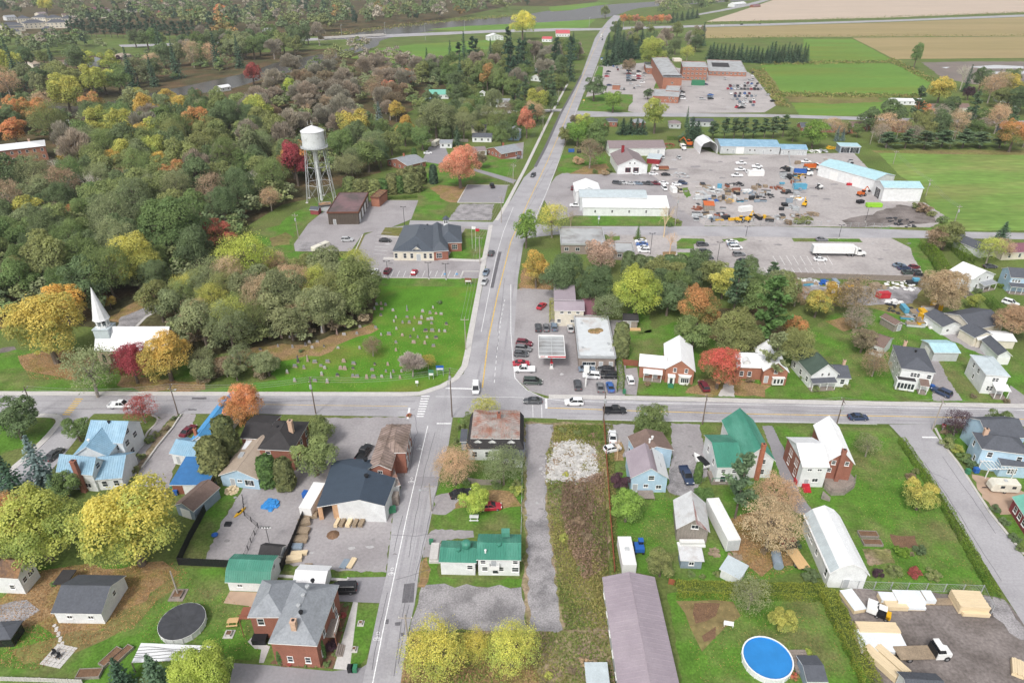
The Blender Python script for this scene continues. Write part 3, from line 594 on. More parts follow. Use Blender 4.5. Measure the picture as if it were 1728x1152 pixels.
 if ribs:
  sm=MB()
  for f in pl:
   V=[Vector(p) for p in f];nrm=(V[1]-V[0]).cross(V[2]-V[0]).normalized()
   if nrm.z<0:nrm=-nrm
   sl=Vector((nrm.x,nrm.y,0))
   if sl.length<1e-4:continue
   e=Vector((-sl.y,sl.x,0)).normalized();s=nrm.cross(e);o=V[0]
   P2=[((p-o).dot(e),(p-o).dot(s)) for p in V];a0=min(p[0] for p in P2);a1=max(p[0] for p in P2);t=a0+ribs*.5
   while t<a1:
    hit=[]
    for p,q in zip(P2,P2[1:]+P2[:1]):
     if (p[0]-t)*(q[0]-t)<0:k=(t-p[0])/(q[0]-p[0]);hit.append(p[1]+k*(q[1]-p[1]))
    if len(hit)==2:
     b0,b1=min(hit),max(hit);n=nrm*.05;d=e*.03
     p0,p1=o+e*t+s*b0,o+e*t+s*b1
     sm.faces([Q(*(p0-d)),Q(*(p1-d)),Q(*(p1+n)),Q(*(p0+n)),Q(*(p0+d)),Q(*(p1+d))],[(0,1,2,3),(3,2,5,4)])
    t+=ribs
  if sm.v:o=sm.bd('seam',M(rib_mat or rf),w.roofobj);o['kind']='stuff'
 if roof in ('gable','hip','gablex') and a.y<DETAIL_Y:
  if roof=='gable':r0,r1=(0,D/2,h+rise),(Wd,D/2,h+rise)
  elif roof=='gablex':r0,r1=(Wd/2,0,h+rise),(Wd/2,D,h+rise)
  MB().tube(Q(*r0)-Vector((0,0,.03)),Q(*r1)-Vector((0,0,.03)),.09,n=5).bd('ridge_cap',M(rf),w.roofobj)
 for s in wins:put(w,*s)
 NOTREE.append([tuple((base+L+ux*x+uy*y).xy) for x,y in ((-1,-1),(Wd+1,-1),(Wd+1,D+1),(-1,D+1))])
 return w
def put(w,face,ts,z,ww=.95,hh=1.35,kind='w',trim=None):
 if isinstance(ts,int):ts=[(k+.5)/ts for k in range(ts)]
 trim=trim or ('trim' if w.trim=='trim' else 'trim');i=w.ov
 for t in ts:
  if face=='f':x,y,rz=i+t*(w.W-2*i),i,.0
  elif face=='b':x,y,rz=w.W-i-t*(w.W-2*i),w.D-i,math.pi
  elif face=='r':x,y,rz=w.W-i,i+t*(w.D-2*i),math.pi/2
  else:x,y,rz=i,w.D-i-t*(w.D-2*i),-math.pi/2
  a=math.atan2(w.ux.y,w.ux.x)+rz;fm,pn,sl=window_meshes(ww,hh,trim,kind)
  p=w.Q(x,y,z)
  o=link({'w':'window','d':'door','g':'garage_door'}[kind],fm,w.root,p,a)
  link('pane' if kind=='w' else 'door_leaf',pn,o)
  if sl is not None and w.a.y<210:link('sill',sl,o)
def house(name,label,cat,ref,group=None):
 p=P(*ref) if len(ref)==2 else Vector(ref)
 return empty(name,(p.x,p.y,0),label,cat,group)
def chimney(w,fx,fy,top,s=.7,m='chim_brick',zb=.0,d=None):
 p=w.Q(fx*w.W,fy*w.D,0);d=d or s;mb=MB()
 mb.box(-s/2,s/2,-d/2,d/2,zb,top-.15).box(-s/2-.06,s/2+.06,-d/2-.06,d/2+.06,top-.15,top)
 o=mb.bd('chimney',M(m),w.root,p,math.atan2(w.ux.y,w.ux.x));MB().box(-s*.22,s*.22,-d*.22,d*.22,top,top+.18).bd('flue',M('rbl'),o);return o
def vent(w,fx,fy,m='bpl',s=.22,hh=.5,zz=None):
 z=(w.h+(w.rise*(1-abs(2*fy-1)) if w.roof=='gable' else w.rise*(1-abs(2*fx-1)) if w.roof=='gablex' else w.rise*.5 if w.roof=='hip' else 0)) if zz is None else zz
 p=w.Q(fx*w.W,fy*w.D,z-.1);MB().lathe([(s,0),(s,hh),(s*1.5,hh),(s*1.4,hh+.16),(.01,hh+.22)],8).bd('roof_vent',M(m),w.root,p)
def dormer(w,fx,zb,ww=1.5,hh=1.3,depth=2.2,out=.3,wall='wwh',rf='rbl',y0=.6):
 b=w.Q(fx*w.W,y0,zb);a=math.atan2(w.ux.y,w.ux.x);q=ww/2
 o=MB().faces([(-q,0,0),(q,0,0),(q,depth,0),(-q,depth,0),(-q,0,hh),(q,0,hh),(q,depth,hh),(-q,depth,hh),(0,0,hh+q*.7),(0,depth,hh+q*.7)],[(0,1,5,8,4),(1,2,6,5),(3,0,4,7)]).bd('dormer',M(wall),w.root,b,a)
 MB().slab([(-q-.2,-.2,hh-.1),(0,-.2,hh+q*.8),(0,depth,hh+q*.8),(-q-.2,depth,hh-.1)],.08).slab([(0,-.2,hh+q*.8),(q+.2,-.2,hh-.1),(q+.2,depth,hh-.1),(0,depth,hh+q*.8)],.08).bd('dormer_roof',[M(rf),M('trim')],o)
 fm,pn,sl=window_meshes(ww*.5,hh*.7,'trim','w');f=link('dormer_window',fm,o,(0,0,hh*.55));
def porch(w,x0,x1,depth,zr,rise=.4,rf='roof_grey',posts=3,deck=.3,face='f',pm='trim'):
 r=w.root;i=w.ov;Q=w.Q;X0,X1=x0*w.W,x1*w.W
 q=lambda x,y,z:Q(x,y,z)
 mb=MB();pts=[q(X0,i-.02,0),q(X1,i-.02,0),q(X1,i-depth,0),q(X0,i-depth,0)]
 mb.prism([(p.x,p.y) for p in pts],0,deck).bd('porch_deck',M('wdk'),r)
 MB().slab([q(X0-.15,i-depth-.2,zr),q(X1+.15,i-depth-.2,zr),q(X1+.15,i-.01,zr+rise),q(X0-.15,i-.01,zr+rise)],.12).bd('porch_roof',[M(rf),M('trim')],r)
 for k in range(posts):
  x=X0+.12+(X1-X0-.24)*k/max(1,posts-1);p=q(x,i-depth+.1,0)
  MB().box(-.07,.07,-.07,.07,deck,zr-.05).bd('porch_post',M(pm),r,p)
def steps(root,p,rz,n=4,w=1.4,m='wdk',run=.28,rs=.18):
 mb=MB()
 for k in range(n):mb.box(-w/2,w/2,-run*(n-k),-run*(n-k-1)-.001,0,rs*(k+1))
 L=root.location;mb.bd('steps',M(m),root,(p.x-L.x,p.y-L.y,p.z),rz)
def block(root,A,B,D,h,m,z0=.0,name='block',mt=None):
 a,ux,uy,Wd,D=frame_of(A,B,D,h);L=root.location;c=a+ux*Wd/2+uy*D/2
 return MB().obox((c.x-L.x,c.y-L.y),ux,Wd,D,z0,h,0,1 if mt else None).bd(name,[M(m)]+([M(mt)] if mt else []),root)
bmat('lumber','d6c3a2',var=.1,fine=.12,stretch=(1,10,10));bmat('lwr','d9dde0',rough=.5,var=.08);bmat('lold','93836f',var=.25,fine=.25)
def planes(root,faces,rf,trim='trim',th=.16,name='roof'):
 L=Vector(root.location);mb=MB()
 for f in faces:mb.slab([P(*q)-L for q in f],th)
 return mb.bd(name,[M(rf),M(trim)],root)
def walls(root,polys,m,name='wall'):
 L=Vector(root.location);mb=MB()
 for f in polys:mb.poly([(P(*q) if len(q)==3 else Vector(q[0]))-L for q in f])
 return mb.bd(name,M(m),root)
def drop(u,v,z,zz):p=P(u,v,z);return (Vector((p.x,p.y,zz)),)
r=house('farmhouse','white house with light blue metal roof and tall brick chimney, beside the yellow tree','house',(170,780))
w1=wing(r,(142,746),(207,748),('ap',(236,711)),5.5,'gable',3.0,rf='roof_blue',ribs=.5,wins=[('r',[.2,.62],4.3,1.3,1.3),('r',[.35],6.6,1.2,1.1),('f',[.8],4.2),('r',[.3],1.6,1.2,1.3)])
w2=wing(r,(120,771),(182,770),8.5,5.0,'gablex',2.6,rf='roof_blue',ribs=.5,wins=[('r',[.75],3.6,.9,1.2),('r',[.4],1.6,.9,1.2)])
w3=wing(r,(94,796),(156,802),('ap',(178,773)),4.6,'gable',2.8,rf='roof_blue',ribs=.5,wins=[('r',[.5],5.3,1.0,1.1),('f',[.75],1.5,1.3,1.0)])
w4=wing(r,(157,810),(206,806),('ap',(225,766)),3.0,'gable',2.6,rf='roof_blue',ribs=.5,wins=[('f',[.3,.75],1.6)])
chimney(w3,.62,-.02,8.2,1.0,'brick',d=.8);vent(w1,.5,.45);vent(w2,.4,.3,'wpl')
r=house('long_house','long low house with bright blue metal roof beside two cedars','house',(330,750))
w=wing(r,(316,748),(360,750),17,3.3,'gablex',2.2,rf='roof_bright_blue',ribs=.5,wins=[('l',5,1.6)])
chimney(w,.25,.1,6.2,.6)
w=wing(r,(285,765),(338,774),('ap',(300,741)),3.0,'gable',1.7,rf='roof_blue',ribs=.5,wins=[('f',[.2],1.3,.9,2.0,'d'),('f',[.65],1.7,1.5,1.0),('l',[.5],1.5)])
r=house('garage','wooden garage under a flat bright blue tarpaulin roof','garage',(320,820))
w=wing(r,(285,818),(350,818),(301,773),2.7,'shed',.5,wall='wood_red',rf='roof_blue_tarp',wins=[('f',[.5],1.2,2.6,2.2,'g')])
r=house('shed','grey shed with dark gabled roof beside the blue tarpaulin roof','shed',(315,850))
w=wing(r,(292,852),(326,863),7.5,2.7,'gablex',1.4,wall='wsl',rf='rbr',wins=[('f',[.5],1.1,2.2,2.1,'g')])
r=house('brick_house','brick house with black hip roof and pale chimney behind three cedars','house',(460,770))
w=wing(r,(434,757.5),(494,760.5),(517,711),5.6,'hip',2.2,wall='brick',rf='rbl',wins=[('f',[.25],4.2),('f',[.42],1.6,.9,1.1),('r',3,4.0),('r',3,1.6)])
chimney(w,.75,.5,9.6,.9,'chim_pale',zb=5);vent(w,.3,.6);vent(w,.45,.75)
w=wing(r,(404,739),(450,741),9,4.6,'gable',1.2,wall='brick',rf='rbl',wins=[('f',[.25],3.4,.8,.9)])
block(r,(408,757),(433,757),5.0,4.0,'wwh',3.8,'porch_canopy','rwh')
w=wing(r,(368,802),(436,809),12,3.0,'gablex',2.0,wall='wpb',rf='roof_tan',wins=[('f',[.3],1.3,.9,1.9,'d'),('f',[.5],1.9,.9,.5),('f',[.75],1.6,1.9,1.4)])
o=MB().box(-.5,.5,-.8,.8,0,.5).bd('roof_unit',M('mtl'),r,w.Q(w.W*.3,w.D*.45,4.1))
r=house('workshop','white workshop with wide navy shingle roof and stacked lumber in front','workshop',(600,860))
planes(r,[[(534.4,855.3,3.4),(606,843,6.4),(620,792,6.4),(561,778,3.4)],[(606,843,6.4),(649.5,853.4,4.2),(668,806,4.2),(620,792,6.4)],[(561,778,3.4),(620,792,6.38),(640,776,5.6),(592,773,3.4)]],'roof_navy')
walls(r,[[drop(569,850.5,4.3,0),drop(649,853.4,4.2,0),(648.5,853.0,4.1),(606,843.4,6.2),(569,851,4.6)],[drop(649,853.4,4.2,0),drop(667,806,4.2,0),(667,806,4.1),(648.5,853.0,4.1)]],'wwh')
walls(r,[[drop(535.5,855.3,3.4,0),drop(543,854,3.4,0),(543,854.2,3.3),(535.5,855.8,3.2)],[drop(560,851.5,3.4,0),drop(569,850.5,4.3,0),(569,851,4.6),(560,852.4,3.9)],[drop(535.5,855.3,3.4,0),(535.5,855.8,3.2),(561.5,779,3.2),drop(561.5,778,3.4,0)]],'wall_beige','bay_wall')
fm,pn,sl=window_meshes(2.2,1.2,'trim','w');q=P(629,862);
_wk=Wing();_a=P(569,850.5,4.3);_b=P(649,853.4,4.2);_wk.a=_a;_wk.ux=Vector((_b.x-_a.x,_b.y-_a.y,0));_wk.W=_wk.ux.length;_wk.ux.normalize();_wk.uy=Vector((-_wk.ux.y,_wk.ux.x,0));_wk.D=13.0;_wk.h=4.2;_wk.root=r;_wk.ov=.0;_wk.trim='trim';_wk.rise=2.2;_wk.roof='gablex'
_wk.Q=lambda x,y,z,a=_a,k=_wk,L=Vector(r.location):Vector((a.x-L.x,a.y-L.y,0))+k.ux*x+k.uy*y+Vector((0,0,z))
put(_wk,'f',[.72],2.2,2.1,1.1);put(_wk,'r',[.5],1.3,1.0,2.0,'d')
vent(_wk,.5,.45,s=.35,zz=6.3);vent(_wk,.35,.85,s=.35,zz=6.2)
NOTREE.append([tuple(P(u,v).xy) for u,v in ((525,885),(660,885),(675,800),(560,790))])
o=MB().box(-1.2,1.2,-.8,.8,0,2.4).bd('stoop',M('wdk'),r,P(664,848)-Vector(r.location))
r=house('brick_shop','old brick shop with weathered metal seam roof at the street corner','building',(650,800))
w=wing(r,(640,764),(685.5,763.5),(694,715),5.8,'hip',1.4,wall='brick',rf='roof_rust_grey',ribs=.9,rib_mat='seam_dark',wins=[('r',4,4.2,.9,1.4),('r',[.2,.75],1.7,1.6,1.6),('r',[.5],1.2,1.0,2.2,'d')])
w=wing(r,(620.4,791.5),(660.5,792.5),(637,722),5.5,'gablex',1.3,wall='brick',rf='roof_rust_grey',ribs=.9,rib_mat='seam_dark',wins=[('l',4,4.0),('f',[.5],4.6,.8,.7)])
w=wing(r,(661,822),(676,818),8.5,3.0,'shed',.6,rf='roof_rust',wins=())
r=house('mansard_house','old white house with black mansard and rusty metal top roof at the corner','house',(835,775))
w=wing(r,(787,757),(884,758),12.5,3.3,'mansard',2.2,rf='roof_rust',ribs=.7,rib_mat='roof_rust_red',wins=[('f',[.12,.36,.62,.86],1.6,1.0,1.4),('l',3,1.6),('r',3,1.6)])
for x_ in (.2,.45,.78):dormer(w,x_,3.6,rf='rbl')
chimney(w,.55,.6,7.6,.8,'brick',zb=5)
w=wing(r,(845,773),(884,775),5,2.6,'shed',.9,rf='rch',wins=[('f',[.5],1.5)])
w=wing(r,(776,745),(788,745),4,2.6,'shed',.6,wall='wsl',rf='rch')
r=house('apartment_house','long white two part house with green metal roof by the gravel lot','house',(810,960))
w=wing(r,(740,948),(804,949.5),(743,911),3.4,'gable',.9,rf='rgrn',ribs=.45,wins=[('f',[.85],2.0,.9,.9),('l',[.5],2.0)])
vent(w,.5,.4,'rgrn',.3,.4)
MB().lathe([(.9,0),(.9,.5),(.8,.75),(.5,.95),(.02,1.05)],10).bd('roof_cowl',M('rgrn'),r,w.Q(w.W*.7,w.D*.55,4.7))
w=wing(r,(803.5,944),(879.5,945),(806,900),4.2,'gable',1.0,rf='rgrn',ribs=.45,wins=[('f',[.12,.9],3.4,.8,.8),('f',[.16,.55],1.7,.9,.9),('f',[.38],3.2,.9,1.6,'d'),('f',[.42],1.3,1.0,1.5),('f',[.9],1.6,1.1,1.0),('r',[.5],2.5)])
vent(w,.5,.42,'rgrn',.3,.4);vent(w,.2,.2,'wpl',.15,.7);block(r,(846,899),(860,899),1.2,6.6,'rgrn',5.6,'roof_hatch')
b=w.Q(w.W*.4,w.ov,2.3);MB().box(-.9,.9,-.9,0,0,.1).box(-.9,-.84,-.9,0,.1,1).box(.84,.9,-.9,0,.1,1).box(-.9,.9,-.94,-.88,.1,1).bd('balcony',M('trim'),r,b)
b=P(735,935);MB().box(-1,1,-2.2,2.2,0,.5).box(-.9,.6,-2,2,.5,1.0).bd('side_steps',M('concrete'),r,b-Vector(r.location))
r=house('brick_duplex','red brick house with grey hip roofs, white vents and pale chimney','house',(500,1090))
w=wing(r,(452,1084.5),(535,1089.5),(557,985),5.6,'hip',2.5,wall='brick',rf='roof_grey',wins=[('f',[.35,.75],1.7,.75,1.2),('r',[.75,.3],4.0,.8,1.3),('r',[.15,.8],1.7,.8,1.3)])
chimney(w,.48,.17,8.6,.8,'chim_pale',zb=5.5)
for fx,fy,m in ((.5,.9,'bpl'),(.47,.75,'mtl'),(.46,.6,'mtl'),(.45,.43,'mtl'),(.55,.33,'bpl')):vent(w,fx,fy,m,.25,.35,zz=8.0-(.6 if fy>.85 else 0))
w5=wing(r,(417,1041),(478,1041),(446,978),5.4,'hip',2.2,wall='brick',rf='roof_grey',wins=[('f',[.3],4.0)])
Lr=Vector(r.location)
o=MB().box(-1.1,1.1,-1.7,1.7,2.7,2.9).bd('balcony',M('wdk'),r,P(562,1078)-Lr)
for sx in (-1.05,1.05):
 MB().box(sx-.04,sx+.04,-1.7,1.7,3.7,3.8).bd('railing',M('trim'),o)
 for y in (-1.6,1.6):MB().box(sx-.06,sx+.06,y-.06,y+.06,0,3.8).bd('post',M('wood_red'),o)
steps(r,P(569,1098),R(90),4,2.0)
st=MB()
for k in range(12):st.box(-.5,.5,k*.24,k*.24+.22,4.4-k*.34,4.46-k*.34)
o=st.bd('stair',M('wood_red'),r,P(436,1062)-Lr,R(-65));o['kind']='stuff'
MB().box(-1.4,1.2,-.7,1.6,4.3,4.45).box(-1.4,-1.3,-.7,-.6,0,4.3).box(1.1,1.2,-.7,-.6,0,4.3).box(-1.4,1.2,-.7,-.64,5.2,5.3).bd('stair_landing',M('wood_red'),r,P(428,1068)-Lr)
o=MB().box(-1.1,1.1,-1.1,1.1,0,.95).box(-1.15,1.15,-1.15,1.15,.95,1.1).bd('hot_tub',[M('bpl')],None,P(441,1078));tag(o,'covered black hot tub under the red outdoor stair','hot tub')
r=house('canopy','white vinyl canopy shelter behind the brick house with grey hip roofs','canopy',(520,985))
w=wing(r,(493,983),(548,986),4.2,2.5,'gable',.9,wall='wpl',rf='rwh',wins=())
r=house('garage','white garage with green metal gambrel roof beside the black fence','garage',(420,1000))
w=wing(r,(379,982),(456,985),6.2,2.4,'gambrelx',2.4,rf='rgrn',ribs=.4,wins=[('f',[.28],1.4,.8,.5),('r',[.5],3.3,.7,.7)])
r=house('garage','white garage with leaf strewn charcoal gable roof under the yellow tree','garage',(140,1045))
w=wing(r,(85,1034),(171,1035.5),('ap',(184,988)),2.8,'gable',2.0,rf='rch',wins=[('f',[.3,.75],1.6,.8,.6),('r',[.55],2.6,.7,.9)])
block(r,(88,985),(112,985),3.2,2.2,'rbl',2.05,'lean_to_roof')
r=house('house','white house with brown leaf covered roof at the frame edge','house',(20,1000))
w=wing(r,(-45,972),(30.5,976),(71,943),4.2,'gable',2.0,rf='roof_old_brown',wins=[('f',[.75],1.7,.8,.9),('r',[.25,.6],2.6,.8,.9),('r',[.72],2.6,.8,.9)])
r=house('hall','long hall with mauve metal gable roof running out of the frame','building',(1100,1100))
w=wing(r,(1053.5,1230),(1164,1230),(1125,973),3.6,'gablex',1.3,wall='wgr',rf='rmv',ribs=.9,wins=[('l',7,1.9,1.2,.9)])
r=house('blue_house','pale blue house with brown rear roof and mauve front roof','house',(1095,800))
w=wing(r,(1076,767),(1137.5,759),(1131,727),5.0,'gablex',1.6,wall='wpb',rf='rbr',wins=[('r',2,3.8),('r',2,1.6),('l',3,2)])
vent(w,.4,.3,'wpl',.2,.9);vent(w,.5,.4,'wpl',.2,.7)
w=wing(r,(1064,806.5),(1129.5,807),(1050.5,763),4.0,'gablex',2.6,wall='wpb',rf='rmv',wins=[('f',[.55],3.9,1.1,1.0),('f',[.42],1.8,.8,.7),('f',[.78],1.5,1.0,.8),('f',[.12],1.2,.9,1.9,'d')])
planes(r,[[(1110,795.8,6.65),(1128.7,806.6,4.06),(1118.5,765,4.06),(1099.5,754,6.65)]],'rwh',name='metal_roof_side',th=.05)
for k in (.3,.6):MB().box(-.45,.45,-.6,.6,0,.12).bd('skylight',M('glass'),w.roofobj,w.Q(w.W*.76,w.D*k,5.35))
b=w.Q(w.W*.42,-1.2,0);MB().box(-1.6,1.6,-1,1.4,.5,.65).box(-1.6,-1.5,-1,-.9,0,.5).box(1.5,1.6,-1,-.9,0,.5).bd('deck',M('wdk'),r,b)
r=house('green_roof_house','white house with bright green metal roof and brick chimney behind the leaning spruce','house',(1250,800))
w=wing(r,(1210,788.5),(1256,788.5),('ap',(1207.5,746)),4.8,'gable',2.2,rf='rgrn',ribs=.45,wins=[('f',[.25,.7],3.6,.8,.8),('l',[.3,.7],3.6),('f',[.3],1.4,1.2,1.6)])
w=wing(r,(1250,778),(1309,777.5),14.5,4.8,'gablex',3.4,rf='rgrn',ribs=.45,wins=[('f',[.68],4.4,.9,1.1),('f',[.7],1.7,.9,1.2),('r',3,1.8)])
chimney(w,.55,-.01,9.4,.8,'chim_brick')
L=Vector(r.location);MB().box(-2.6,2.6,-1.8,1.8,0,.8).bd('deck',M('wdk'),r,P(1217,808)-L)
for x in (-2.55,0,2.55):MB().box(x-.05,x+.05,-1.8,-1.7,.8,1.8).bd('railing_post',M('gpl'),r,P(1217,808)-L)
MB().box(-2.6,2.6,-1.8,-1.74,1.7,1.8).bd('railing',M('gpl'),r,P(1217,808)-L)
r=house('white_roof_house','brick and white house with white metal roof, red steps and round deck','house',(1385,800))
w=wing(r,(1354,787.5),(1401,788),(1325,737),5.6,'gable',2.2,rf='rwh',ribs=.45,wins=[('f',[.3,.7],4.6,.8,.5),('f',[.62],1.9,1.1,.8),('f',[.28],1.2,.9,1.9,'d'),('l',[.3,.7],4.0,.9,1.4),('l',[.3,.7],1.6,.9,1.4)],wall='wwh')
walls(r,[[(Vector(r.location)+w.Q(w.ov-.03,w.ov+1.6,0),),(Vector(r.location)+w.Q(w.ov-.03,w.D-w.ov,0),),(Vector(r.location)+w.Q(w.ov-.03,w.D-w.ov,5.4),),(Vector(r.location)+w.Q(w.ov-.03,w.ov+1.6,5.6),)]],'brick','brick_side')
put(w,'l',[.35,.65],4.0,.9,1.4)
w=wing(r,(1396,779),(1443.5,783.5),13,5.4,'gablex',2.9,wall='brick',rf='rwh',ribs=.45,wins=[('f',[.22,.75],5.2,.7,.9),('f',[.12],3.2,.7,.9),('r',3,4),('r',3,1.6)])
chimney(w,.47,-.01,9.0,.8,'brick')
L=Vector(r.location);dk=MB()
dp=[P(*q)-L for q in ((1388,811),(1394,803),(1430,800),(1441,812),(1440,824),(1424,835),(1402,836),(1390,824))]
o=MB().prism([(p.x,p.y) for p in dp],.7,.9).bd('deck',M('wdk'),r)
for k in range(3,8):
 a,b=dp[k],dp[(k+1)%8];n=(b-a).length
 MB().obox(((a.x+b.x)/2,(a.y+b.y)/2),(b-a),n,.08,1.75,1.83).obox(((a.x+b.x)/2,(a.y+b.y)/2),(b-a),n,.05,0,.68).bd('deck_rail',M('wgy'),o)
 MB().box(-.06,.06,-.06,.06,0,1.85).bd('deck_post',M('wgy'),o,(a.x,a.y,0))
steps(r,P(1386,838),R(60),6,1.3,'wgy');steps(r,P(1358,822),R(0),6,1.5,'rpt')
b=P(1352,818)-L;MB().box(-1.2,1.6,0,1.2,0,1.0).bd('stoop',M('rpt'),r,b)
r=house('long_garage','long white metal garage with ridged skylight strip, beside raised beds','garage',(1415,970))
w=wing(r,(1399.5,968),(1468.5,971),(1361,868),3.6,'gambrel',2.6,rf='rwh',ribs=.6,wins=[('f',[.5],1.1,1.0,2.1,'d'),('l',[.25],2.0,.9,.6),('l',[.35],2.0,.9,.6),('l',[.55],2.0,.8,1.1),('l',[.9],2.2,.8,1.6)])
q=w.W*.22;rr=2.6*.62;MB().poly([w.Q(q*.12,.1,3.6+rr*.12+.06),w.Q(q*.9,.1,3.6+rr*.9+.06),w.Q(q*.9,w.D-.1,3.6+rr*.9+.06),w.Q(q*.12,w.D-.1,3.6+rr*.12+.06)]).bd('skylight_strip',M('rsil'),w.roofobj)
r=house('barn','weathered wood barn with rusty white metal roof','barn',(1170,905))
w=wing(r,(1141,892),(1198.5,897.5),(1138,843),3.2,'gablex',2.8,wall='wgy',rf='roof_white_old',wins=[('f',[.55],3.9,1.2,.8)])
planes(r,[[(1175,884.8,6.06),(1197.5,897,3.3),(1186,847,3.3),(1166.5,832,6.06)]],'roof_rust_red',name='rusted_roof_side',th=.05)
b=w.Q(w.W*.5,-1.0,0);MB().box(-2.6,2.6,-.2,.9,0,.4).box(-2.2,2.4,0,.9,.4,1.1).bd('covered_woodpile',M('wpl'),r,b)
r=house('shed','small pale shed with flat white roof covered in brown leaves','shed',(1168,950))
w=wing(r,(1148,945),(1189,946.5),3.0,2.3,'shed',.4,wall='wsl',rf='roof_white_old',wins=[('f',[.5],1.3,.8,.7)])
r=house('shed','tilted white garden shed with grey roof beyond the hedge','shed',(1240,965))
w=wing(r,(1213.5,959),(1249,978),3.6,2.2,'shed',.5,rf='rsil')
o=empty('storage_trailer',P(1216,895),'long white box trailer beside the rusty barn','trailer',rz=R(6))
MB().box(-1.25,1.25,-5.6,5.6,.5,3.3).bd('body',M('wpl'),o);MB().box(-1.15,1.15,-5.66,-5.6,.7,3.1).bd('door',M('wgr'),o);MB().box(-1.2,1.2,-4.6,-3.0,0,.5).bd('bogie',M('bpl'),o)
o=empty('travel_trailer',P(1056,945),'old white travel trailer behind the mauve roofed hall','trailer')
MB().box(-1.25,1.25,-3.4,3.4,.5,2.6).box(-1.0,1.0,-3.2,3.2,2.6,2.75).bd('body',M('wpl'),o);MB().box(-.4,.4,-.3,.4,2.75,3.0).bd('roof_vent',M('wgr'),o)
for x in (-1.0,1.0):MB().tube((x-.12,.3,.34),(x+.12,.3,.34),.34,n=10).bd('wheel',M('bpl'),o)
r=house('corner_house','pale blue white house with worn grey hip roof at the corner street','house',(1690,790))
w=wing(r,(1657,757),(1740,768),(1633,727),5.6,'hip',1.8,rf='rch',wall='wpb',wins=[('l',[.3],4.0,.8,1.2),('l',[.7],1.7,.9,1.2),('f',[.85],4.0,.9,1.2),('f',[.2],4.2,.9,1.2)])
chimney(w,.18,.7,8.0,.8,'chim_pale',zb=5)
w=wing(r,(1668,740),(1735,738),8,5.6,'gable',2.2,rf='rch',wall='wpb')
w=wing(r,(1690,785),(1760,790),6,3.2,'shed',1.6,rf='rch',wall='wpb',wins=[('f',[.25,.32,.39],1.7,.6,1.3)])
L=Vector(r.location);pg=empty('pergola',P(1678,800),'white slatted pergola over the patio of the corner house','pergola')
for x in (-2.8,2.8):
 for y in (-1.3,1.3):MB().box(x-.08,x+.08,y-.08,y+.08,0,2.5).bd('post',M('trim'),pg)
for y in (-1.3,1.3):MB().box(-3.1,3.1,y-.06,y+.06,2.5,2.66).bd('beam',M('trim'),pg)
for k in range(9):MB().box(-3+k*.74,-2.92+k*.74,-1.7,1.7,2.66,2.8).bd('slat',M('trim'),pg)
r=house('maroon_building','maroon brick building with weathered green roof at the frame edge','building',(1735,900))
w=wing(r,(1746,897),(1810,905),(1695,836),3.2,'gablex',1.8,wall='brick_maroon',rf='roof_green_pale',wins=[('l',[.2,.4,.6,.8],1.7,.9,1.2)])
r=house('storage_shed','shed with ribbed grey metal roof at the lumber yard edge','shed',(1550,1160))
w=wing(r,(1532,1172),(1600,1176),(1518,1132),2.6,'gable',1.0,rf='rch',ribs=.4)
r=house('brick_cottage','brick cottage with silver white metal roof and white bay window','house',(1125,640))
w=wing(r,(1078,617),(1125,621.5),('ap',(1080,597)),3.8,'gable',1.8,wall='bro',rf='rwh',ribs=.5,wins=[('f',[.3],1.7,1.0,1.2),('f',[.65],1.2,.9,2.0,'d')])
porch(w,.2,.85,1.6,2.6,.4,'rwh',3)
w=wing(r,(1122,622.5),(1174,627),13.5,4.2,'gablex',3.0,wall='bro',rf='rwh',ribs=.5,wins=[('f',[.32,.72],4.0,.7,1.1),('r',3,1.8)])
q=w.Q(w.W*.68,w.ov,0);a=math.atan2(w.ux.y,w.ux.x)
o=MB().prism([(-1.5,0),(-1.1,-.9),(1.1,-.9),(1.5,0)],.3,2.7).prism([(-1.8,.02),(-1.3,-1.15),(1.3,-1.15),(1.8,.02)],2.7,2.9).bd('bay_window',M('trim'),r,q,a)
for x in (-.75,-.25,.25,.75):MB().box(x-.2,x+.2,-.93,-.9,1.0,2.3).bd('pane',M('glass'),o)
q=w.Q(w.W*.24,w.ov,0);o=MB().box(-.8,.8,-1.4,0,.4,2.6).box(-.95,.95,-1.6,0,2.6,2.75).bd('entry_porch',M('trim'),r,q,a);MB().box(-.35,.35,-1.44,-1.4,.5,2.3).bd('door',M('glass'),o)
steps(r,Vector(r.location)+q-w.uy*1.4,a,4,1.4,'gpl')
r=house('brick_cottage','brick cottage with white metal roof half hidden by trees','house',(1280,640))
w=wing(r,(1243,619),(1292,621),8,3.8,'gable',2.0,wall='bro',rf='rwh',ribs=.5,wins=[('f',[.2,.5],1.7,.9,1.3)])
dormer(w,.35,3.9,wall='wwh',rf='rwh')
w=wing(r,(1288,626),(1332.5,628.5),12,4.2,'gablex',2.8,wall='bro',rf='rwh',ribs=.5,wins=[('f',[.5],4.1,.8,1.0),('f',[.15],1.6,.9,1.9,'d'),('r',3,1.8)])
q=w.Q(w.W*.62,w.ov,0);o=MB().box(-1.4,1.4,-.7,0,.5,2.5).box(-1.6,1.6,-.9,0,2.5,2.7).bd('bay_window',M('trim'),r,q)
for x in (-.9,0,.9):MB().box(x-.28,x+.28,-.73,-.7,1.0,2.2).bd('pane',M('glass'),o)
r=house('green_gable_house','small white house with dark green gable roof and front porch','house',(1395,645))
w=wing(r,(1369,634),(1417,631.5),11,4.0,'gablex',3.2,rf='roof_dark_green',wins=[('f',[.4,.65],4.0,.55,.8),('f',[.7],1.6,1.2,1.0),('l',3,1.8)])
porch(w,.02,.85,1.6,2.6,.5,'rch',4)
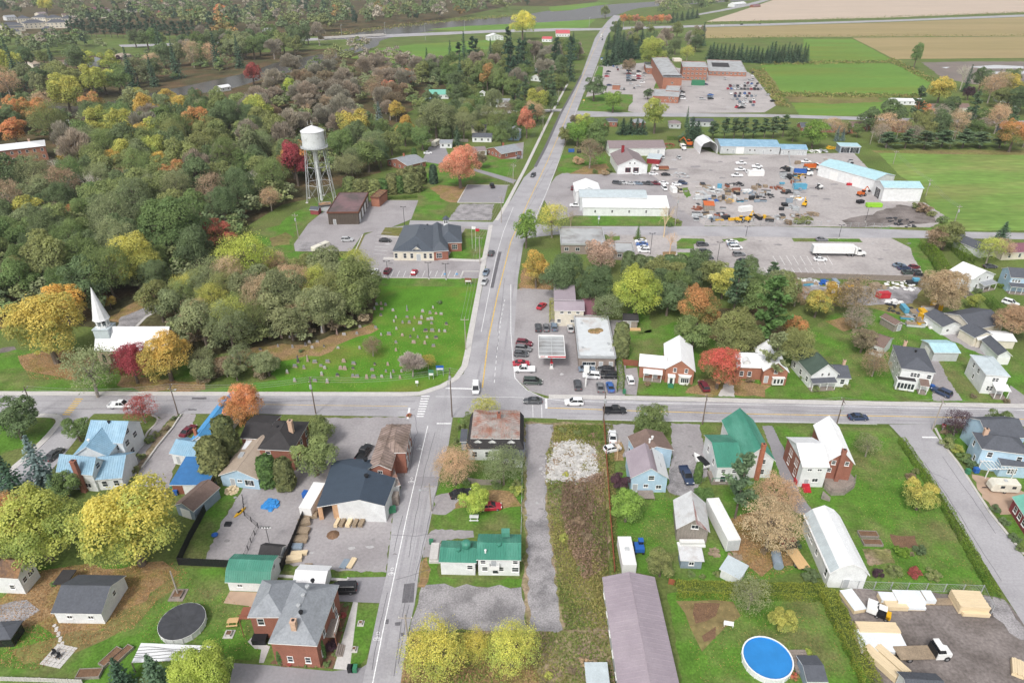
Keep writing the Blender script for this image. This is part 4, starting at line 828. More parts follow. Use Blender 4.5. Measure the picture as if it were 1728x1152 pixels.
w=wing(r,(1411,638),(1437,638.5),7,2.8,'gable',1.8,rf='rch',wins=[('f',[.5],1.6)]);chimney(w,.75,.55,6,.6,'chim_pale',zb=3)
w=wing(r,(1355,622),(1374,626),7,2.8,'gable',1.6,rf='roof_dark_green',wins=[('l',2,1.5)])
r=house('hip_house','tall white house with charcoal hip roof and small front porch','house',(1545,650))
w=wing(r,(1521,621.5),(1580,629.5),(1489,579),5.7,'hip',1.9,rf='rch',wins=[('l',4,4.2,.8,1.2),('l',[.5,.8],1.7,.8,1.2),('f',[.35,.45,.55],4.2,.6,1.1),('f',[.88],4.2,.9,1.1)])
vent(w,.5,.5,zz=7.6);chimney(w,.3,.85,8.2,.7,'chim_pale',zb=5)
q=w.Q(w.W*.22,w.ov,0);a=math.atan2(w.ux.y,w.ux.x);o=MB().box(-2.2,2.2,-1.8,0,.3,3.0).box(-2.3,2.3,-1.9,0,3.0,3.2).bd('sunroom',M('wwh'),r,q,a)
for x in (-1.6,-.8,0,.8,1.6):MB().box(x-.3,x+.3,-1.84,-1.8,.9,2.4).bd('pane',M('glass'),o)
MB().box(-2.1,2.1,-1.7,-.1,3.2,3.25).bd('sunroom_roof',M('rbl'),o)
porch(w,.62,.85,2.2,2.7,.7,'rbr',2)
w=wing(r,(1468,580),(1492,588),8,3.2,'gable',1.6,rf='rbr',wins=[('f',[.4],1.7,.9,1.2)])
r=house('silver_roof_house','white two storey house with low silver metal hip roof','house',(1670,650))
w=wing(r,(1664,632),(1706,635.5),(1628,597),5.7,'hip',1.0,rf='rsil',ribs=.5,wins=[('l',[.3,.6],4.3,.8,1.2),('l',[.45],1.8,.8,1.2),('f',[.4,.55],4.3,.6,1.0),('f',[.3,.42],1.7,.7,1.2)])
porch(w,.45,1.0,2.4,2.8,.5,'rwh',3)
r=house('garage','white garage with pale ribbed metal roof behind the hip roofed house','garage',(1600,600))
w=wing(r,(1576.5,595),(1622,595.5),(1561,573),2.8,'gable',1.0,wall='wgr',rf='rtp',ribs=.5,wins=[('l',[.5],1.2,2.4,2.0,'g')])
r=house('garage','garage with dark roof and two blue doors behind the silver roofed house','garage',(1690,605))
w=wing(r,(1684,600),(1709,601),(1657,573),2.9,'gablex',1.6,rf='rch',wins=[('f',[.3,.75],1.2,1.6,2.0,'g')])
r=house('garage','white garage with dark gable roof by the scrap heap','garage',(1605,555))
w=wing(r,(1591,552),(1626,550),(1572,528),2.8,'gablex',1.4,rf='rch',wins=[('f',[.3],1.5,.8,.8)])
r=house('house','cream house with charcoal cross gable roof beside the bare tan maple','house',(1650,550))
w=wing(r,(1643,556),(1697,546),(1612,524),3.2,'gable',2.0,wall='wcr',rf='rch',wins=[('l',3,1.7)])
w=wing(r,(1645,570),(1680,566),6,3.0,'gablex',1.4,wall='wcr',rf='rch')
r=house('shed','cream shed with white metal roof behind the silver roofed house','shed',(1680,580))
w=wing(r,(1650,573),(1717,576),6,2.6,'gable',.8,wall='wcr',rf='rwh',ribs=.5)
r=house('house','white gabled house with white metal roof beside the clipped cedar hedge','house',(1655,485))
w=wing(r,(1641,472),(1681,463),(1623,451),4.8,'gablex',2.2,rf='rwh',ribs=.5,wins=[('f',[.35,.7],4.2,.6,.9),('f',[.3],1.7)])
porch(w,.4,.95,2.0,2.6,.4,'roof_grey',3)
r=house('house','pale blue house with dark roof and white porch at the frame edge','house',(1710,490))
w=wing(r,(1706,468),(1760,472),(1684,452),5.2,'gable',2.0,wall='wpb',rf='rch',wins=[('l',[.5],4.0),('f',[.1,.2,.3],4.0,.6,.8)])
porch(w,.02,.6,2.2,2.8,.5,'rch',4)
r=house('house','low house with dark roof beside clipped hedge and white car','house',(1630,425))
w=wing(r,(1608,404),(1657,424),(1640,402),2.8,'gable',1.4,rf='rch')
r=house('house','cream house with maroon roof near the frame edge','house',(1712,440))
w=wing(r,(1693,427),(1745,425),9,2.9,'gable',1.8,wall='wcr',rf='roof_maroon',wins=[('f',[.25,.6],1.6)])
r=house('shed','old shed with rusty roof on the lawn below the junk yard','shed',(1515,552))
w=wing(r,(1511,549),(1527,546),6,2.4,'gablex',.9,wall='wgy',rf='rbr',wins=[('f',[.6],1.1,1.2,1.9,'d')])
r=house('station_house','white house with mauve roof behind the gas station','house',(960,535))
w=wing(r,(935,523.5),(987,524.5),7.5,5.4,'gable',1.1,wall='wcr',rf='rmv',wins=[('f',[.24,.5,.8],4.6,.9,.6),('f',[.15],1.8,1.0,1.0),('f',[.66],1.8,1.7,.8)])
w=wing(r,(935,506),(972,506.5),9,5.9,'shed',.9,wall='wcr',rf='rmv')
w=wing(r,(985.5,531),(1008,531),9,3.0,'shed',1.6,wall='wcr',rf='roof_roof' if False else 'roof_maroon')
r=house('gas_station_store','taupe flat roofed shop with stained pale roof beside the pump canopy','shop',(1008,615))
w=wing(r,(975.5,602.5),(1040,603.5),(974,534),3.8,'flat',.35,wall='wall_taupe',rf='roof_flat_white',trim='mtl',wins=[('f',[.62,.9],1.25,.95,2.1,'d'),('f',[.28],1.7,3.4,1.0)])
for fx,fy,s in ((.5,.62,1.6),(.58,.6,1.2),(.66,.65,1.4)):MB().lathe([(s,0),(s*.8,.12),(s*.3,.25),(.01,.3)],9).bd('leaf_pile',M('llit'),r,w.Q(w.W*fx,w.D*fy,3.8))
for fx,fy in ((.2,.8),(.15,.2),(.85,.3),(.9,.15)):MB().box(-.3,.3,-.3,.3,0,.5).bd('roof_unit',M('mtl'),r,w.Q(w.W*fx,w.D*fy,3.8))
r=house('pump_canopy','white gas pump canopy with red fascia stripe over one pump','canopy',(931,615))
a,ux,uy,Wd,D=frame_of((909,600),(954.5,600.5),(909,565),4.9);L=Vector(r.location);q=lambda x,y,z:a+ux*x+uy*y+Vector((0,0,z-a.z))-L
mb=MB()
for x0,x1,y0,y1 in ((0,Wd,0,.15),(0,Wd,D-.15,D),(0,.15,.15,D-.15),(Wd-.15,Wd,.15,D-.15)):
 k=[q(x0,y0,0),q(x1,y0,0),q(x1,y1,0),q(x0,y1,0)];mb.prism([(p.x,p.y) for p in k],4.2,4.95)
mb.bd('fascia',M('trim'),r)
k=[q(.15,.15,0),q(Wd-.15,.15,0),q(Wd-.15,D-.15,0),q(.15,D-.15,0)];mb=MB();mb.prism([(p.x,p.y) for p in k],4.3,4.62);o=mb.bd('roof',M('rpg'),r)
for t in range(1,6):MB().tube(q(.15,D*t/6,4.64),q(Wd-.15,D*t/6,4.64),.04,n=4).bd('roof_seam',M('seam_dark'),o)
MB().tube(q(Wd*.5,.2,4.66),q(Wd*.5,D-.2,4.66),.09,n=4).bd('roof_gutter',M('wgr'),o)
k=[q(Wd*.34,-.03,0),q(Wd+.03,-.03,0),q(Wd+.03,.05,0),q(Wd*.34,.05,0)];MB().prism([(p.x,p.y) for p in k],4.4,4.78).bd('fascia_stripe',M('rpt'),r)
k=[q(Wd-.02,0,0),q(Wd+.03,0,0),q(Wd+.03,D,0),q(Wd-.02,D,0)];MB().prism([(p.x,p.y) for p in k],4.4,4.6).bd('fascia_stripe',M('rpt'),r)
for y in (.28,.8):MB().box(-.18,.18,-.18,.18,0,4.3).bd('column',M('rpt'),r,q(Wd*.5,D*y,0))
def text(body,size,parent,loc,rot,m,ext=.015,name='lettering'):
 c=bpy.data.curves.new(name,'FONT');c.body=body;c.size=size;c.extrude=ext;c.align_x='CENTER';c.align_y='CENTER'
 o=bpy.data.objects.new('t',c);COL.objects.link(o);dg=bpy.context.evaluated_depsgraph_get();me=bpy.data.meshes.new_from_object(o.evaluated_get(dg));bpy.data.objects.remove(o)
 me.materials.clear();me.materials.append(M(m));t=link(name,me,parent,loc);t.rotation_euler=rot;return t
text('ESSO',.55,r,q(Wd*.16,-.03,4.58),(R(90),0,0),'rpt')
for y in (.25,.8):
 o=empty('gas_pump',a+ux*(Wd*.5)+uy*(D*y-1.2)-Vector((0,0,a.z)),('red and white gas pump at the street side of the canopy' if y<.5 else 'red and white gas pump under the back of the canopy'),'gas pump')
 MB().box(-.6,.6,-.5,.5,0,.15).bd('island',M('concrete'),o);MB().box(-.35,.35,-.22,.22,.15,1.6).bd('cabinet',M('wpl'),o);MB().box(-.37,.37,-.24,.24,1.6,2.0).bd('head',M('rpt'),o);MB().box(-.25,.25,-.25,-.22,1.1,1.5).bd('screen',M('bpl'),o)
o=empty('price_sign',P(988,652),'tall white price sign pylon between parked cars at the gas station','sign')
MB().box(-.16,.16,-.16,.16,0,6.2).bd('pole',M('wpl'),o);MB().box(-.7,.7,-.12,.12,4.2,6.4).bd('sign_panel',M('wpl'),o)
r=house('church','stone church with white metal roof and white pointed steeple','church',(215,610))
w=wing(r,(158.5,592),(283,592),('ap',(160,551)),5.4,'gable',5.2,wall='stone',rf='rwh',ribs=.6,wins=())
NW=6
for k in range(NW):
 t=(k+.5)/NW;wd,hh=.9,2.6;f=MB();pts=[(-wd/2,-1.3),(wd/2,-1.3),(wd/2,.7),(0,1.5),(-wd/2,.7)]
 f.faces([(x,-.02,z) for x,z in pts],[(0,1,2,3,4)]);o=f.bd('lancet_window',M('glb'),r,w.Q(w.ov+t*(w.W-2*w.ov),w.ov,3.0),math.atan2(w.ux.y,w.ux.x))
 MB().box(-.65,.65,-.1,0,-1.5,-1.3).bd('sill',M('stone'),o)
 if k:MB().box(-.35,.35,-.6,0,0,4.2).bd('buttress',M('stone'),r,w.Q(w.ov+k/NW*(w.W-2*w.ov),w.ov,0),math.atan2(w.ux.y,w.ux.x))
c=w.Q(2.1,w.D/2,0);s=2.0
MB().box(-s,s,-s,s,0,10.5).box(-s-.15,s+.15,-s-.15,s+.15,10.5,10.75).bd('tower',M('rsil'),r,c)
t=MB().lathe([(1.75,10.75),(1.75,11.5)],8).bd('belfry_base',M('wwh'),r,c)
for k in range(8):
 A_=2*math.pi*(k+.5)/8;MB().box(-.15,.15,-.15,.15,11.5,13.2).bd('belfry_column',M('wwh'),r,c+Vector((1.5*math.cos(A_),1.5*math.sin(A_),0)),A_)
MB().lathe([(.1,12.7),(.35,12.6),(.45,12.0),(.62,11.8)],10).bd('bell',M('mtd'),r,c)
sp=MB().lathe([(2.15,13.0),(1.95,13.45),(.04,22.2)],10).bd('spire',M('rwh'),r,c)
MB().tube((0,0,22.1),(0,0,23.0),.05).box(-.25,.25,-.03,.03,22.6,22.68).bd('cross',M('mtd'),r,c)
wt=empty('water_tower',P(543,338),'white steel water tower with conical top on braced legs above the wood','water tower')
B_=P(543,338);TD=4.9;zt0=23.8;zt1=HT(B_.y,221);za=HT(B_.y,210.5)
def ring(n,r_,z):return [Vector((r_*math.cos(2*math.pi*(k+.5)/n+.1),r_*math.sin(2*math.pi*(k+.5)/n+.1),z)) for k in range(n)]
mat('tank_paint',rgb('d0d3d3'),var=.05,col2=rgb('a7a9a6'),f2=.36,s2=.45,fine=.08,fscale=2,rough=.6)
MB().lathe([(.9,zt0-1.6),(3.0,zt0-1.1),(4.7,zt0-.3),(TD,zt0+.6),(TD,zt1)],28).bd('tank',M('tank_paint'),wt,smooth=False)
MB().lathe([(TD+.15,zt1-.05),(TD+.15,zt1+.12),(2.6,(zt1+za)/2+.1),(.05,za-.3)],28).bd('tank_roof',M('rwh'),wt)
nl=6;top=ring(nl,TD-.5,zt0+.3);bot=ring(nl,6.9,0)
for k in range(nl):
 lg=MB().tube(bot[k],top[k],.19,.16,8).bd('leg',M('mtl'),wt);MB().box(-.5,.5,-.5,.5,0,.4).bd('footing',M('concrete'),lg,bot[k])
 j=(k+1)%nl
 for f0,f1 in ((.0,.33),(.33,.66),(.66,1.0)):
  a0,a1=bot[k].lerp(top[k],f0),bot[k].lerp(top[k],f1);b0,b1=bot[j].lerp(top[j],f0),bot[j].lerp(top[j],f1)
  if f1<1:MB().tube(a1,b1,.11,n=6).bd('strut',M('mtl'),wt)
  MB().tube(a0,b1,.035,n=4).bd('brace_rod',M('mtl'),wt);MB().tube(b0,a1,.035,n=4).bd('brace_rod',M('mtl'),wt)
MB().lathe([(.62,0),(.62,zt0-1.5)],14).bd('riser_pipe',M('tank_paint'),wt)
MB().lathe([(TD,zt0+.2),(TD+1.0,zt0+.2),(TD+1.0,zt0+.32),(TD,zt0+.32)],28).bd('catwalk',M('mtl'),wt)
for zz in (.8,1.3):MB().lathe([(TD+.95,zt0+zz),(TD+1.0,zt0+zz),(TD+1.0,zt0+zz+.06),(TD+.95,zt0+zz+.06)],28).bd('catwalk_rail',M('mtl'),wt)
for k in range(20):A_=2*math.pi*k/20;MB().box(-.03,.03,-.03,.03,zt0+.3,zt0+1.35).bd('catwalk_post',M('mtl'),wt,((TD+.97)*math.cos(A_),(TD+.97)*math.sin(A_),0))
for x,hh in ((0,1.7),(-1.5,1.2),(.5,1.2)):MB().tube((x,0,za-.3),(x,0,za+hh),.06,n=5).bd('antenna',M('wpl'),wt)
ld=MB()
for sx in (-.22,.22):ld.tube((TD+.75,sx,0+12),(TD+.75,sx,zt1+.8),.035,n=4)
for k in range(24):ld.tube((TD+.75,-.22,12+k*.85),(TD+.75,.22,12+k*.85),.025,n=4)
o=ld.bd('ladder',M('mtl'),wt);o['kind']='stuff'
r=house('hut','small red hut with dark roof under the water tower','shed',(532,360))
wing(r,(521.5,354),(537,355),3.6,2.2,'gable',1.0,wall='brick_maroon',rf='rch')
r=house('pump_house','low flat roofed grey pump house beneath the water tower legs','building',(550,350))
wing(r,(537,348),(560,346),5,2.4,'flat',.15,wall='wgr',rf='roof_leafy',trim='trim_dark')
r=house('town_hall','town hall with dark hipped metal roof, cupola and brick corner','building',(710,440))
w=wing(r,(662,424),(733,424.5),(686,380),3.7,'hip',3.2,wall='wcr',rf='rdm',ribs=.6,trim='trim',wins=[('f',[.06,.28,.45,.78,.92],1.9,1.0,1.8),('f',[.62],1.3,1.5,2.4,'d'),('l',3,1.9,1.0,1.8)])
wp=wing(r,(729,424.5),(757.5,423),(745,381),3.7,'hip',2.8,wall='brick',rf='rdm',ribs=.6,wins=[('f',[.4],1.9,1.9,1.8),('r',[.25],1.9,1.2,1.8)])
w2=wing(r,(735,410.5),(780,409),(784,381),3.7,'hip',2.8,wall='brick',rf='rdm',ribs=.6,wins=[('f',[.72],1.9,1.9,1.8),('r',[.3,.7],1.9,1.0,1.6)])
w3=wing(r,(694,423),(712,423.5),7,3.7,'gablex',1.6,wall='wcr',rf='rdm')
q=w2.Q(w2.W*.42,w2.D*.8,0);o=MB().box(-.9,.9,-.9,.9,5.2,8.0).bd('cupola',M('wwh'),r,q);MB().box(-1.15,1.15,-1.15,1.15,8.0,8.15).lathe([(1.5,8.15),(.05,9.4)],4).bd('cupola_roof',M('rdm'),o)
for x in (-.4,.4):MB().box(x-.25,x+.25,-.93,-.9,6.6,7.6).bd('louver',M('glb'),o)
for fx,fy in ((.62,.62),(.66,.8)):vent(w,fx,fy,'bpl',.25,.5,zz=5.6)
r=house('fire_hall','flat roofed brown metal garage with row of white doors below the water tower','garage',(585,378))
w=wing(r,(551,359),(605,358.5),(624,325),5.2,'flat',.25,wall='cbr',rf='roof_flat_brown',trim='trim_brown',wins=[('r',4,1.9,3.2,3.6,'g'),('f',[.2],1.1,1.0,2.1,'d')])
for k in range(30):
 t=(k+.5)/30;MB().box(-.05,.05,-.05,0,0,4.8).bd('wall_rib',M('cbr'),w.wall,w.Q(w.ov+t*(w.W-2*w.ov),w.ov,0))
w=wing(r,(624,333),(640,334),11,4.2,'flat',.2,wall='bro',rf='roof_old_brown',trim='trim_brown')
r=house('warehouse','long white metal warehouse with stepped roofs behind a grass strip','warehouse',(1055,365))
w=wing(r,(983.5,350),(1130,351),9,3.8,'shed',2.6,rf='rwh',ribs=.9,wins=[('f',[.14,.34,.54,.74],2.0,.7,1.1)])
w=wing(r,(978,333),(1093,334),12,6.2,'gable',1.4,wall='wgr',rf='rsil',ribs=.9)
w=wing(r,(971,324),(1015,324),14,5.4,'gablex',2.2,rf='rwh',ribs=.9,wins=[('l',2,1.8)])
r=house('white_garage_hall','white works garage with taupe cross gable roof and red framed windows','building',(1068,290))
w=wing(r,(1028,251),(1124,250),16,4.2,'gable',2.6,rf='roof_taupe',wins=[('f',[.88],2.2,1.2,2.0,'d'),('r',2,2)])
w=wing(r,(1042,279.5),(1094,279),24,4.4,'gablex',3.4,rf='roof_taupe',wins=[('f',[.35,.62],2.0,2.6,2.2,'w','trim_red'),('f',[.4,.56],5.4,.6,.9)])
chimney(w,.35,.72,10.2,1.3,'trim_red',zb=5)
w=wing(r,(1091,267),(1114,269),8,2.8,'shed',.8,rf='rsil',wall='trim_red')
r=house('tent_garage','white arched fabric shelter in the works yard','shelter',(1195,262))
a_=P(1181,260);b_=P(1210,260);ux=(b_-a_);Wd=ux.length;ux.normalize();uy=Vector((-ux.y,ux.x,0));L=Vector(r.location)
prof=[(0,0),(.02,.55),(.16,.8),(.5,1.0),(.84,.8),(.98,.55),(1,0)];Hh=7.2;mb=MB()
for d0,d1 in ((0,16),):
 for (p0,p1) in zip(prof,prof[1:]):
  q=[a_+ux*Wd*p0[0]+uy*d0+Vector((0,0,Hh*p0[1]))-L,a_+ux*Wd*p1[0]+uy*d0+Vector((0,0,Hh*p1[1]))-L]
  mb.poly([q[0],q[1],q[1]+uy*d1,q[0]+uy*d1])
mb.bd('canopy',M('rwh'),r);MB().poly([a_+ux*Wd*x+uy*15.5+Vector((0,0,Hh*z))-L for x,z in prof]).bd('rear_wall',M('rwh'),r)
mb=MB()
for (p0,p1) in zip(prof[:3],prof[1:4]):mb.tube(a_+ux*Wd*p0[0]+Vector((0,0,Hh*p0[1]))-L,a_+ux*Wd*p1[0]+Vector((0,0,Hh*p1[1]))-L,.12,n=5)
for (p0,p1) in zip(prof[3:6],prof[4:7]):mb.tube(a_+ux*Wd*p0[0]+Vector((0,0,Hh*p0[1]))-L,a_+ux*Wd*p1[0]+Vector((0,0,Hh*p1[1]))-L,.12,n=5)
mb.bd('arch',M('wpl'),r)
r=house('blue_roof_shed','long grey works building with pale blue metal roof','building',(1270,262))
w=wing(r,(1216,247),(1318,248.5),('ap',(1212,235)),4.2,'gable',1.8,wall='wgr',rf='roof_blue',ribs=.9,wins=[('f',[.12,.5,.58,.85],2.2,1.0,.9),('f',[.33],1.9,4.2,3.6,'g'),('f',[.22,.73],1.2,1.0,2.1,'d')])
w=wing(r,(1318,252),(1364,253),11,3.2,'gable',1.6,wall='wgr',rf='roof_blue',ribs=.9,wins=[('f',[.3],1.8,1.0,.9),('f',[.1,.7,.85],1.2,.9,2.0,'d')])
r=house('open_garage','open fronted blue garage with two bays by the field','garage',(1435,254))
w=wing(r,(1418,247),(1454,248),8,3.8,'shed',.3,wall='wsl',rf='rtp',wins=[('f',[.27,.73],1.7,4.6,3.0,'w')])
r=house('salt_shed','tall L-shaped white shed with pale teal roof by the pasture','shed',(1520,340))
w=wing(r,(1492,317),(1560,318),11,6.2,'gable',1.6,rf='rtp',ribs=.9,wins=[('l',[.5],2.2,5.0,4.4,'w')])
w=wing(r,(1477,304),(1512,296),(1459,262),5.6,'gablex',1.8,rf='rtp',ribs=.9,wins=[('l',[.3,.7],2.0,4.0,4.0,'g')])
r=house('flat_roof_bank','low flat roofed building with stained white roof beside pink tree','building',(985,420))
w=wing(r,(946,412),(1023,413),(947,384),4.0,'flat',.3,wall='wall_taupe',rf='rpg',trim='mtl',wins=[('f',4,2,1.4,1.2)])
w=wing(r,(1022,424),(1071,425),(1026,409),3.4,'flat',.3,wall='wall_taupe',rf='rpg',trim='mtl',wins=[('f',3,1.8,1.4,1.2)])
r=house('garden_shed','dark roofed cabin with small deck under the bright green maple','shed',(1065,553))
w=wing(r,(1051,541),(1078,542),5,2.6,'gable',1.0,wall='wgy',rf='rbl',wins=[('f',[.4],1.3,1,2,'d')])
MB().box(-3,3,-1.4,0,0,.3).bd('deck',M('wood_new'),r,w.Q(w.W/2,0,0))
def leaf_material(name,hue=.02,rough=.75,two=True):
 m=bpy.data.materials.new(name);m.use_nodes=True;MATS[name]=m;T=m.node_tree;N=T.nodes;L=T.links;b=N['Principled BSDF']
 b.inputs['Roughness'].default_value=rough;sock(b,'Specular IOR Level','Specular').default_value=.12
 oi=N.new('ShaderNodeObjectInfo');base=oi.outputs['Color']
 at=N.new('ShaderNodeAttribute');at.attribute_name='var'
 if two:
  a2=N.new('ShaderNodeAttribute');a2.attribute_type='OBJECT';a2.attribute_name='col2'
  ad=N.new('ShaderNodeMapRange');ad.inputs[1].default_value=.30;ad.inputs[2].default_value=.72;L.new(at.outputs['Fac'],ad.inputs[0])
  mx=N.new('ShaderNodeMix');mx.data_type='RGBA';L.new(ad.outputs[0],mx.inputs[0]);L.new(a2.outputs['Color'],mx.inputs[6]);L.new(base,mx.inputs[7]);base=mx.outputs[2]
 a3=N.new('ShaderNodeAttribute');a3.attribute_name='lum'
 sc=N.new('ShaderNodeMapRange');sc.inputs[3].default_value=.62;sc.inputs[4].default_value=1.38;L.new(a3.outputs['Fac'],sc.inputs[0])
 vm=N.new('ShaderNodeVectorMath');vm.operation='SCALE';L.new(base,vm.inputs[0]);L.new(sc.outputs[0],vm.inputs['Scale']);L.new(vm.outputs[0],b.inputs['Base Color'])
 tr=N.new('ShaderNodeBsdfTranslucent');L.new(vm.outputs[0],tr.inputs['Color']);ms=N.new('ShaderNodeMixShader');ms.inputs[0].default_value=.42
 out=N['Material Output'];L.new(b.outputs[0],ms.inputs[1]);L.new(tr.outputs[0],ms.inputs[2]);L.new(ms.outputs[0],out.inputs['Surface'])
 return m
leaf_material('leaf');leaf_material('needle')
mat('bark',(.16,.13,.105),var=.25,scale=1.5,fine=.3,fscale=6)
mat('bark_pale',(.34,.30,.26),var=.25,scale=1.5,fine=.3,fscale=6)
mat('twig',(.2,.17,.14),objcol=True,var=.2,scale=1.0)
def quads_mesh(name,c,n,size,var,lum,m,asp=None,up=None):
 k=len(c);rng=np.random.default_rng(k)
 t=rng.normal(size=(k,3)) if up is None else up+.15*rng.normal(size=(k,3))
 a=t-n*np.sum(t*n,1,keepdims=True);a /= np.linalg.norm(a,axis=1,keepdims=True)+1e-9;b=np.cross(n,a)
 s=size[:,None];s2=s*(.8 if asp is None else asp)
 v=np.stack([c-a*s-b*s2*.35,c+b*s2*-.9,c+a*s,c+b*s2*.9-a*s*.2],1).reshape(-1,3)
 me=bpy.data.meshes.new(name);me.vertices.add(4*k);me.vertices.foreach_set('co',v.ravel());me.loops.add(4*k);me.loops.foreach_set('vertex_index',np.arange(4*k,dtype=np.int32))
 me.polygons.add(k);me.polygons.foreach_set('loop_start',np.arange(0,4*k,4,dtype=np.int32));me.polygons.foreach_set('loop_total',np.full(k,4,dtype=np.int32));me.update(calc_edges=True)
 for nm,d in (('var',var),('lum',lum)):
  at=me.attributes.new(nm,'FLOAT','FACE');at.data.foreach_set('value',np.clip(d,0,1).astype(np.float32))
 me.materials.append(M(m));return me
def unit(v):return v/(np.linalg.norm(v,axis=-1,keepdims=True)+1e-9)
def crown_lobes(rng,n,zs=1.0,flat=.0,taper=.0):
 pts=[]
 while len(pts)<n:
  p=rng.uniform(-1,1,3)
  r=np.linalg.norm(p)
  if r>.78 or r<.15:continue
  if p[2]<-.55:continue
  if taper and np.hypot(p[0],p[1])>.8-taper*(p[2]+.2):continue
  if all(np.linalg.norm(p-q)>.26 for q,_ in pts) or rng.random()<.12:pts.append((p,rng.uniform(.26,.42)))
 return np.array([p for p,_ in pts]),np.array([r for _,r in pts])
def crown(name,seed,nl,n,leaf,taper=.0,topvar=.35,ragged=.12,m='leaf',sub=3,lsd=.17):
 rng=np.random.default_rng(seed);C,Rr=crown_lobes(rng,nl,taper=taper);lv=rng.random(nl);ll=rng.random(nl)
 d2=unit(rng.normal(size=(nl*sub,3))+np.array([0,0,.35]));own=np.repeat(np.arange(nl),sub)
 K=np.concatenate([C,C[own]+d2*(Rr[own]*rng.uniform(.6,1.0,nl*sub))[:,None]]);KR=np.concatenate([Rr,Rr[own]*rng.uniform(.28,.55,nl*sub)]);ow=np.concatenate([np.arange(nl),own]);kv=rng.random(len(K))
 w=KR**1.8;idx=rng.choice(len(K),size=int(n*2.4),p=w/w.sum())
 d=unit(rng.normal(size=(len(idx),3)));d[:,2]=np.where(d[:,2]<-.35,-d[:,2],d[:,2])
 rr=(.7+.3*rng.random(len(idx))**.6)+ragged*np.maximum(0,rng.normal(size=len(idx)))
 p=K[idx]+d*(KR[idx]*rr)[:,None];ok=np.ones(len(idx),bool)
 for j in range(nl):ok &= ~((np.linalg.norm(p-C[j],axis=1)<.6*Rr[j]) & (idx != j))
 p,d,idx=p[ok][:n],d[ok][:n],idx[ok][:n];k=len(p);o=ow[idx]
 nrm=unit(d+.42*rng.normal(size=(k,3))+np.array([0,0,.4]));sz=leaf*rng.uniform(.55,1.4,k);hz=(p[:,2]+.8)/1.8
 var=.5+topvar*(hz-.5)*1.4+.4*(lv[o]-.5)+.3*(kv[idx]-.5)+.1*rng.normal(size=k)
 return quads_mesh(name,p,nrm,sz,var,.5+lsd*rng.normal(size=k)+.3*(ll[o]-.5),m),C,Rr
def trunk(name,C,zc,seed,r0=.07,m='bark',nl=9,twigs=False):
 rng=random.Random(seed);mb=MB();top=Vector((rng.uniform(-.08,.08),rng.uniform(-.08,.08),zc+.25));f=Vector((rng.uniform(-.05,.05),rng.uniform(-.05,.05),zc-.45))
 mb.tube((0,0,-.02),f,r0*1.25,r0*.85,7).tube(f,top,r0*.85,r0*.3,6)
 for c in list(C)[:nl]:
  e=Vector(c)+Vector((0,0,zc));t=rng.uniform(0,.6);s=f.lerp(top,t);mid=s.lerp(e,.5)+Vector((0,0,.05));mb.tube(s,mid,r0*.45,r0*.28,5,cap=False).tube(mid,e,r0*.28,r0*.1,4,cap=False)
 return mb.mesh(name,M(m))
def bare(name,seed,depth=4,spread=.62,m='twig'):
 rng=random.Random(seed);mb=MB();q=[]
 def grow(p,d,ln,r,k):
  e=p+d*ln;mb.tube(p,e,r,r*.62,4 if k>1 else 3,cap=False)
  if k==0:return
  for i in range(3 if k>1 else 4):
   nd=(d+Vector((rng.gauss(0,spread),rng.gauss(0,spread),rng.gauss(.12,spread*.6)))).normalized();grow(p.lerp(e,rng.uniform(.55,1)),nd,ln*rng.uniform(.6,.82),r*.5,k-1)
 for i in range(5):
  a=2*math.pi*(i+rng.random()*.6)/5;grow(Vector((0,0,.75)),Vector((math.cos(a)*.55,math.sin(a)*.55,1)).normalized(),.62,.035,depth)
 mb.tube((0,0,0),(0,0,.8),.075,.05,6)
 return mb.mesh(name,M(m))
def sprays(name,seed,n,leaf,zlo=-.7,m='leaf',thin=.22):
 rng=np.random.default_rng(seed);C,Rr=crown_lobes(rng,16);idx=rng.integers(0,16,n);d=unit(rng.normal(size=(n,3)));d[:,2]=np.abs(d[:,2])
 p=C[idx]+d*(Rr[idx]*(.35+.75*rng.random(n)))[:,None];out=unit(p+np.array([0,0,.9]))
 nrm=unit(np.cross(out,rng.normal(size=(n,3))));hz=(p[:,2]+.8)/1.8
 return quads_mesh(name,p,nrm,leaf*rng.uniform(.7,1.6,n),.5+.3*(rng.random(16)[idx]-.5)+.2*(hz-.5)+.1*rng.normal(size=n),.5+.24*rng.normal(size=n),m,asp=thin,up=out),C
def spruce(name,seed,layers=22,per=16,w=.26,droop=.35,dens=5,m='needle',irregular=.15):
 rng=np.random.default_rng(seed);P_,Nn,S,V,Lm=[],[],[],[],[]
 for i in range(layers):
  z=.06+.93*(i/(layers-1));r=w*(1-z)**.85+.012;r*=1+irregular*rng.normal()
  k=max(5,int(per*(1-z*.6)))
  for j in range(k):
   a=2*math.pi*(j+rng.random())/k;L_=r*rng.uniform(.75,1.15);br=rng.random()
   for q in range(dens):
    t=(q+rng.random())/dens;x=L_*t;P_.append((x*math.cos(a)+rng.normal()*.008,x*math.sin(a)+rng.normal()*.008,z-droop*x*t+rng.normal()*.006));Nn.append((math.cos(a)*.5+rng.normal()*.4,math.sin(a)*.5+rng.normal()*.4,1.0));S.append((.030*(1-.45*z))*rng.uniform(.7,1.4));V.append(.3+.4*t+.3*(br-.5));Lm.append(.35+.3*t+.2*rng.normal())
 return quads_mesh(name,np.array(P_),unit(np.array(Nn)),np.array(S),np.array(V),np.array(Lm),m)
